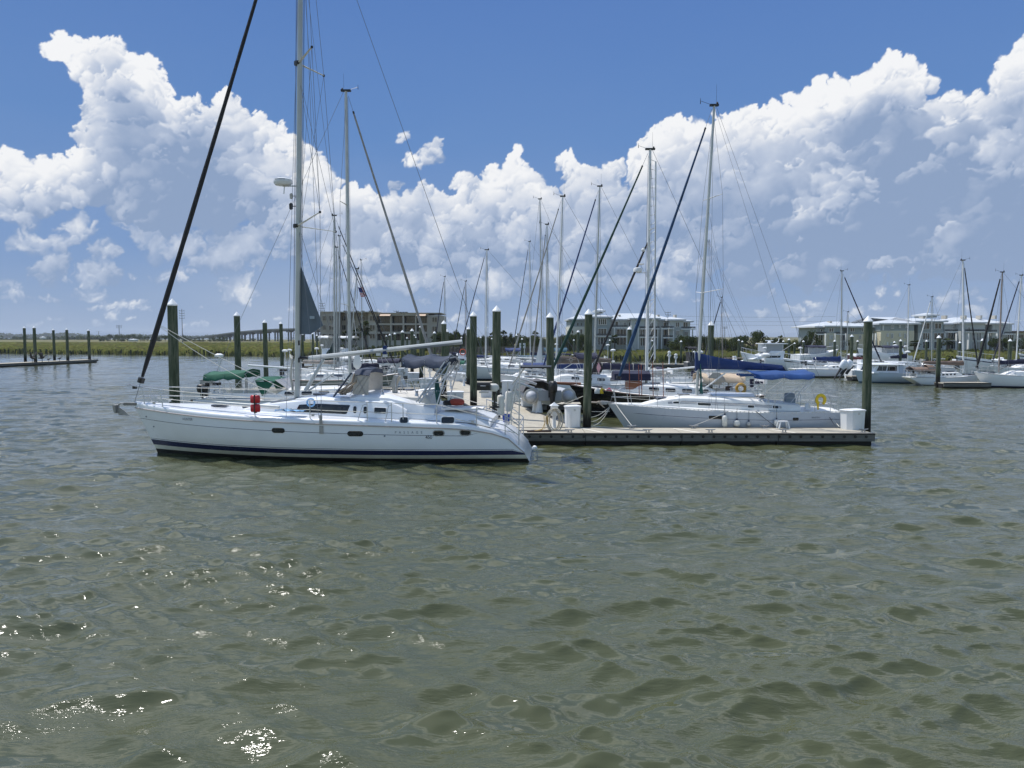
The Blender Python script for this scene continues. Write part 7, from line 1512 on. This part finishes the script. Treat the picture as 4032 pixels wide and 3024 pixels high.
def tree_proto(seed,kind):
    rnd=random.Random(seed); t=bpy.data.objects.new('tree',None); COL.objects.link(t); b=MB(); tr=MB()
    mis=[0,0,1,2] if kind!='light' else [1,3,1,0]
    H=1.0
    if kind in('bush','light'):
        tr.tube([(0,0,0),(.02,.0,.3),(.0,.02,.55)],[.03,.025,.012],6)
        for i in range(17):
            a=rnd.random()*6.28; q=rnd.random()**.6*.46; z=rnd.uniform(.16,.82)*(1-.35*q); c=Vector((q*math.cos(a),q*math.sin(a),z)); leaves(b,rnd,c,rnd.uniform(.13,.22),120,.035,mis); 
            if i%3==0: tr.tube([(0,0,.2),c*.7,c],[.02,.012,.006],4)
    elif kind=='oak':
        tr.tube([(0,0,0),(.01,0,.25),(.03,.02,.5)],[.04,.032,.02],7)
        for i in range(24):
            a=rnd.random()*6.28; q=rnd.random()**.5*.62; z=.45+.42*math.sqrt(max(0,1-(q/.66)**2))*rnd.uniform(.35,1.1); c=Vector((q*math.cos(a),q*math.sin(a),z)); leaves(b,rnd,c,rnd.uniform(.12,.20),150,.03,mis)
            if i%2==0: tr.tube([(0,0,.28),c*.55+Vector((0,0,.12)),c],[.022,.014,.006],4)
    o1=b.build('crown',fol,t,0,rc=False); tr.build('trunk',bark,t); return t
def palm_proto(seed):
    rnd=random.Random(seed); t=bpy.data.objects.new('palm_tree',None); COL.objects.link(t); tr=MB(); tr.tube([(0,0,0),(.02,0,.4),(.0,.01,.82)],[.05,.038,.034],8); tr.build('trunk',bark,t); b=MB(); c=Vector((0,0,.84))
    for i in range(58):
        a=rnd.random()*6.28; el=rnd.uniform(-.9,1.3); L=rnd.uniform(.22,.32); d=Vector((math.cos(a)*math.cos(el),math.sin(a)*math.cos(el),math.sin(el))); sd_=d.cross(Vector((0,0,1))).normalized()
        tip=c+d*L-Vector((0,0,.05)); 
        for k in range(9):
            s_=(k-4)/4; e=tip+sd_*s_*.10-Vector((0,0,abs(s_)*.03)); q=c+d*L*.45; o=len(b.v); b.v+=[tuple(q),tuple(q.lerp(e,.6)+sd_*.03),tuple(e),tuple(q.lerp(e,.6)-sd_*.03)]; b.f.append((o,o+1,o+2,o+3)); b.m.append(rnd.choice((0,1,2)))
    leaves(b,rnd,Vector((0,0,.74)),.07,90,.02,[2],1.3); b.build('crown',fol,t,0,rc=False); return t
PR={k:[tree_proto(s,k) for s in r] for k,r in {'bush':(1,2,3),'light':(4,5),'oak':(6,7)}.items()}; PR['palm']=[palm_proto(8),palm_proto(9)]
used=set(); tn=[0]
def plant(kind,px,ptop,Y,wpx,label,group=None,pbase=None):
    rnd=random.Random(int(px*7+Y)); i=rnd.randrange(len(PR[kind])); pr=PR[kind][i]; h=PZ(ptop,Y)-.3; wd=wpx/F*Y
    asp={'bush':1.25,'light':1.25,'oak':1.45,'palm':.5}[kind]; sx_=wd/asp
    if (kind,i) in used: r=dup(pr)
    else: r=pr; used.add((kind,i))
    r.location=(PX(px,Y),Y,.3); r.scale=(sx_,sx_,h/(1.0 if kind!='palm' else 1.08)); r.rotation_euler=(0,0,rnd.random()*6.28); tag(r,label,'palm tree' if kind=='palm' else ('tree' if kind=='oak' else 'shrub'),group)
    if kind in('bush','light') and r.name.startswith('tree'): r.name='shrub'
ev=random.Random(77)
def ordw(n):
    a=['','first','second','third','fourth','fifth','sixth','seventh','eighth','ninth','tenth','eleventh','twelfth','thirteenth','fourteenth','fifteenth','sixteenth','seventeenth','eighteenth','nineteenth']
    return a[n] if n<20 else ({20:'twentieth',30:'thirtieth'}.get(n) or ({2:'twenty-',3:'thirty-'}[n//10]+a[n%10]))
def belt(nm,x0,x1,ytop,Y0,Y1,n,wr,kinds):
    for i in range(n):
        px=lerp(x0,x1,(i+.5)/n)+ev.uniform(-6,6); Y=ev.uniform(Y0,Y1); py=(ytop(px) if callable(ytop) else ytop)+ev.uniform(-5,7)
        k=ev.choice(kinds); plant(k,px,py,Y,ev.uniform(*wr),'leafy green shrub %s, %s from the left'%(nm,ordw(i+1)),'shrubs growing '+nm)
belt('at the far marsh edge left of the bridge',395,760,lambda p:1318+ (6 if p<430 else 0),560,640,22,(22,40),['bush','oak','bush'])
belt('under the bridge approach',760,900,lambda p:1324,560,590,8,(18,30),['bush'])
belt('between the bridge piers',940,1040,lambda p:1332,590,596,4,(20,30),['bush','light'])
belt('in front of the beige apartment block',1330,1700,1356,161,176,22,(24,40),['bush','light'])
belt('between the beige apartment block and the pier',1715,1860,lambda p:1300+abs(p-1760)*.09,161,176,14,(34,52),['bush','bush','oak'])
belt('on the wooded bank behind the pier',1850,2260,lambda p:1316+6*math.sin(p*.03),161,176,34,(36,58),['bush','light','bush','oak'])
belt('lower on the wooded bank behind the pier',1700,2330,lambda p:1345+5*math.sin(p*.05),161,176,36,(30,48),['bush','light','bush'])
belt('left of the grey condominium',2210,2300,1308,161,176,7,(34,50),['bush','oak'])
belt('in the hedge before the grey condominium',2320,2730,1374,160,172,34,(26,40),['bush'])
belt('right of the grey condominium',2660,2900,lambda p:1318+(p-2700)*.04,161,176,17,(36,56),['bush','light','oak'])
belt('lower right of the grey condominium',2640,2920,1345,161,176,16,(30,44),['bush','light'])
belt('around the big oak',2880,3210,1352,161,176,20,(28,46),['bush','light','bush'])
belt('before the yellow condominium',3060,3240,1334,161,176,9,(34,50),['bush','light'])
belt('in the garden of the right hand condominium',3250,3620,1378,155,170,28,(28,42),['bush','bush','light'])
belt('in the garden below the cupola building',3600,3990,1375,155,172,26,(26,42),['bush','light'])
belt('at the far right beside the condominium',3900,4240,lambda p:1330-(p-3900)*.06,161,176,16,(40,60),['bush','light','oak'])
for px,pt,Y,w_,lb_ in ((2965,1300,172,125,'large round dark oak behind the sportfishing yacht'),(2905,1320,170,70,'dark oak joined to the left of the large round oak'),(3040,1325,169,60,'dark oak sloping down right of the large round oak'),(3190,1298,163,60,'dark loose crowned tree left of the yellow condominium'),(3168,1325,163,40,'low dark tree left of the yellow condominium')): plant('oak',px,pt,Y,w_,lb_)
for px,pt,Y,w_,lb_ in ((1984,1300,169,34,'palm with a ragged round head above the pier, left one'),(2108,1302,168,36,'palm with a thick round head right of the pier sign'),(1936,1305,163,26,'palm rising beside the tallest centre pile'),(2035,1310,163,28,'palm head behind the small far pile'),(1440,1262,167,46,'tall palm in front of the beige apartment block balconies'),(1402,1290,165,36,'palm left of the tall one at the beige block'),(1358,1300,165,30,'palm at the left wing of the beige block'),(2421,1315,170,34,'palm standing before the grey condominium columns'),(2638,1342,171,36,'short palm before the grey condominium right wing'),(2688,1320,169,36,'tall palm at the right end of the grey condominium'),(3602,1338,165,50,'fan palm at the corner of the yellow wing'),(3345,1336,170,34,'palm behind the maroon sail cover'),(3728,1330,167,52,'dark palm before the cupola building'),(3940,1340,166,56,'drooping willow like palm at the far right garden'),(3070,1318,170,32,'palm right of the large round oak'),(1716,1302,163,40,'shaggy palm at the right end of the beige block')): plant('palm',px,pt,Y,w_,lb_,'palm trees on the bank')
# distant tree lines
def woods(name,label,px0,px1,Y,top,n,seed):
    rnd=random.Random(seed); b=MB()
    for i in range(n):
        px=rnd.uniform(px0,px1); x=PX(px,Y); h=PZ(top(px)+rnd.uniform(-1.5,2.5),Y); r=h*.55; c=Vector((x,Y+rnd.uniform(-40,60),h-r))
        leaves(b,rnd,c,r,26,r*.42,[0,0,2,1],.95)
        b.box((x,Y+5,h*.35),(r*2.2,r,h*.6),2)
    o=b.build(name,[fol[0],fol[1],fol[2]],None,0,rc=False); o['kind']='stuff'; tag(o,label,'woods')
woods('distant_woods','long low blue green wood along the horizon at the far left',-300,900,2400,lambda p:1312+p*.010+3*math.sin(p*.02),420,1)
woods('distant_woods','faint low wood seen between the bridge piers',880,2200,1900,lambda p:1330,300,2)
woods('distant_woods','dark scrub line along the far edge of the marsh',-200,420,900,lambda p:1331+(-9 if (55<p<85 or 255<p<380) else 0),160,3)

# ---------------- haze ----------------
def haze(dens=.00012):
    m=bpy.data.materials.new('haze'); m.use_nodes=True; n=m.node_tree.nodes; n.clear(); v=n.new('ShaderNodeVolumePrincipled'); o_=n.new('ShaderNodeOutputMaterial'); v.inputs['Color'].default_value=(.80,.88,1,1); v.inputs['Density'].default_value=dens; v.inputs['Anisotropy'].default_value=.2; m.node_tree.links.new(v.outputs[0],o_.inputs['Volume'])
    b=MB(); b.box((0,2990,12),(12300,6300,28)); h=b.build('haze',m,None,0); h['kind']='stuff'; tag(h,'thin bluish summer haze over the water and marsh','haze')
haze()
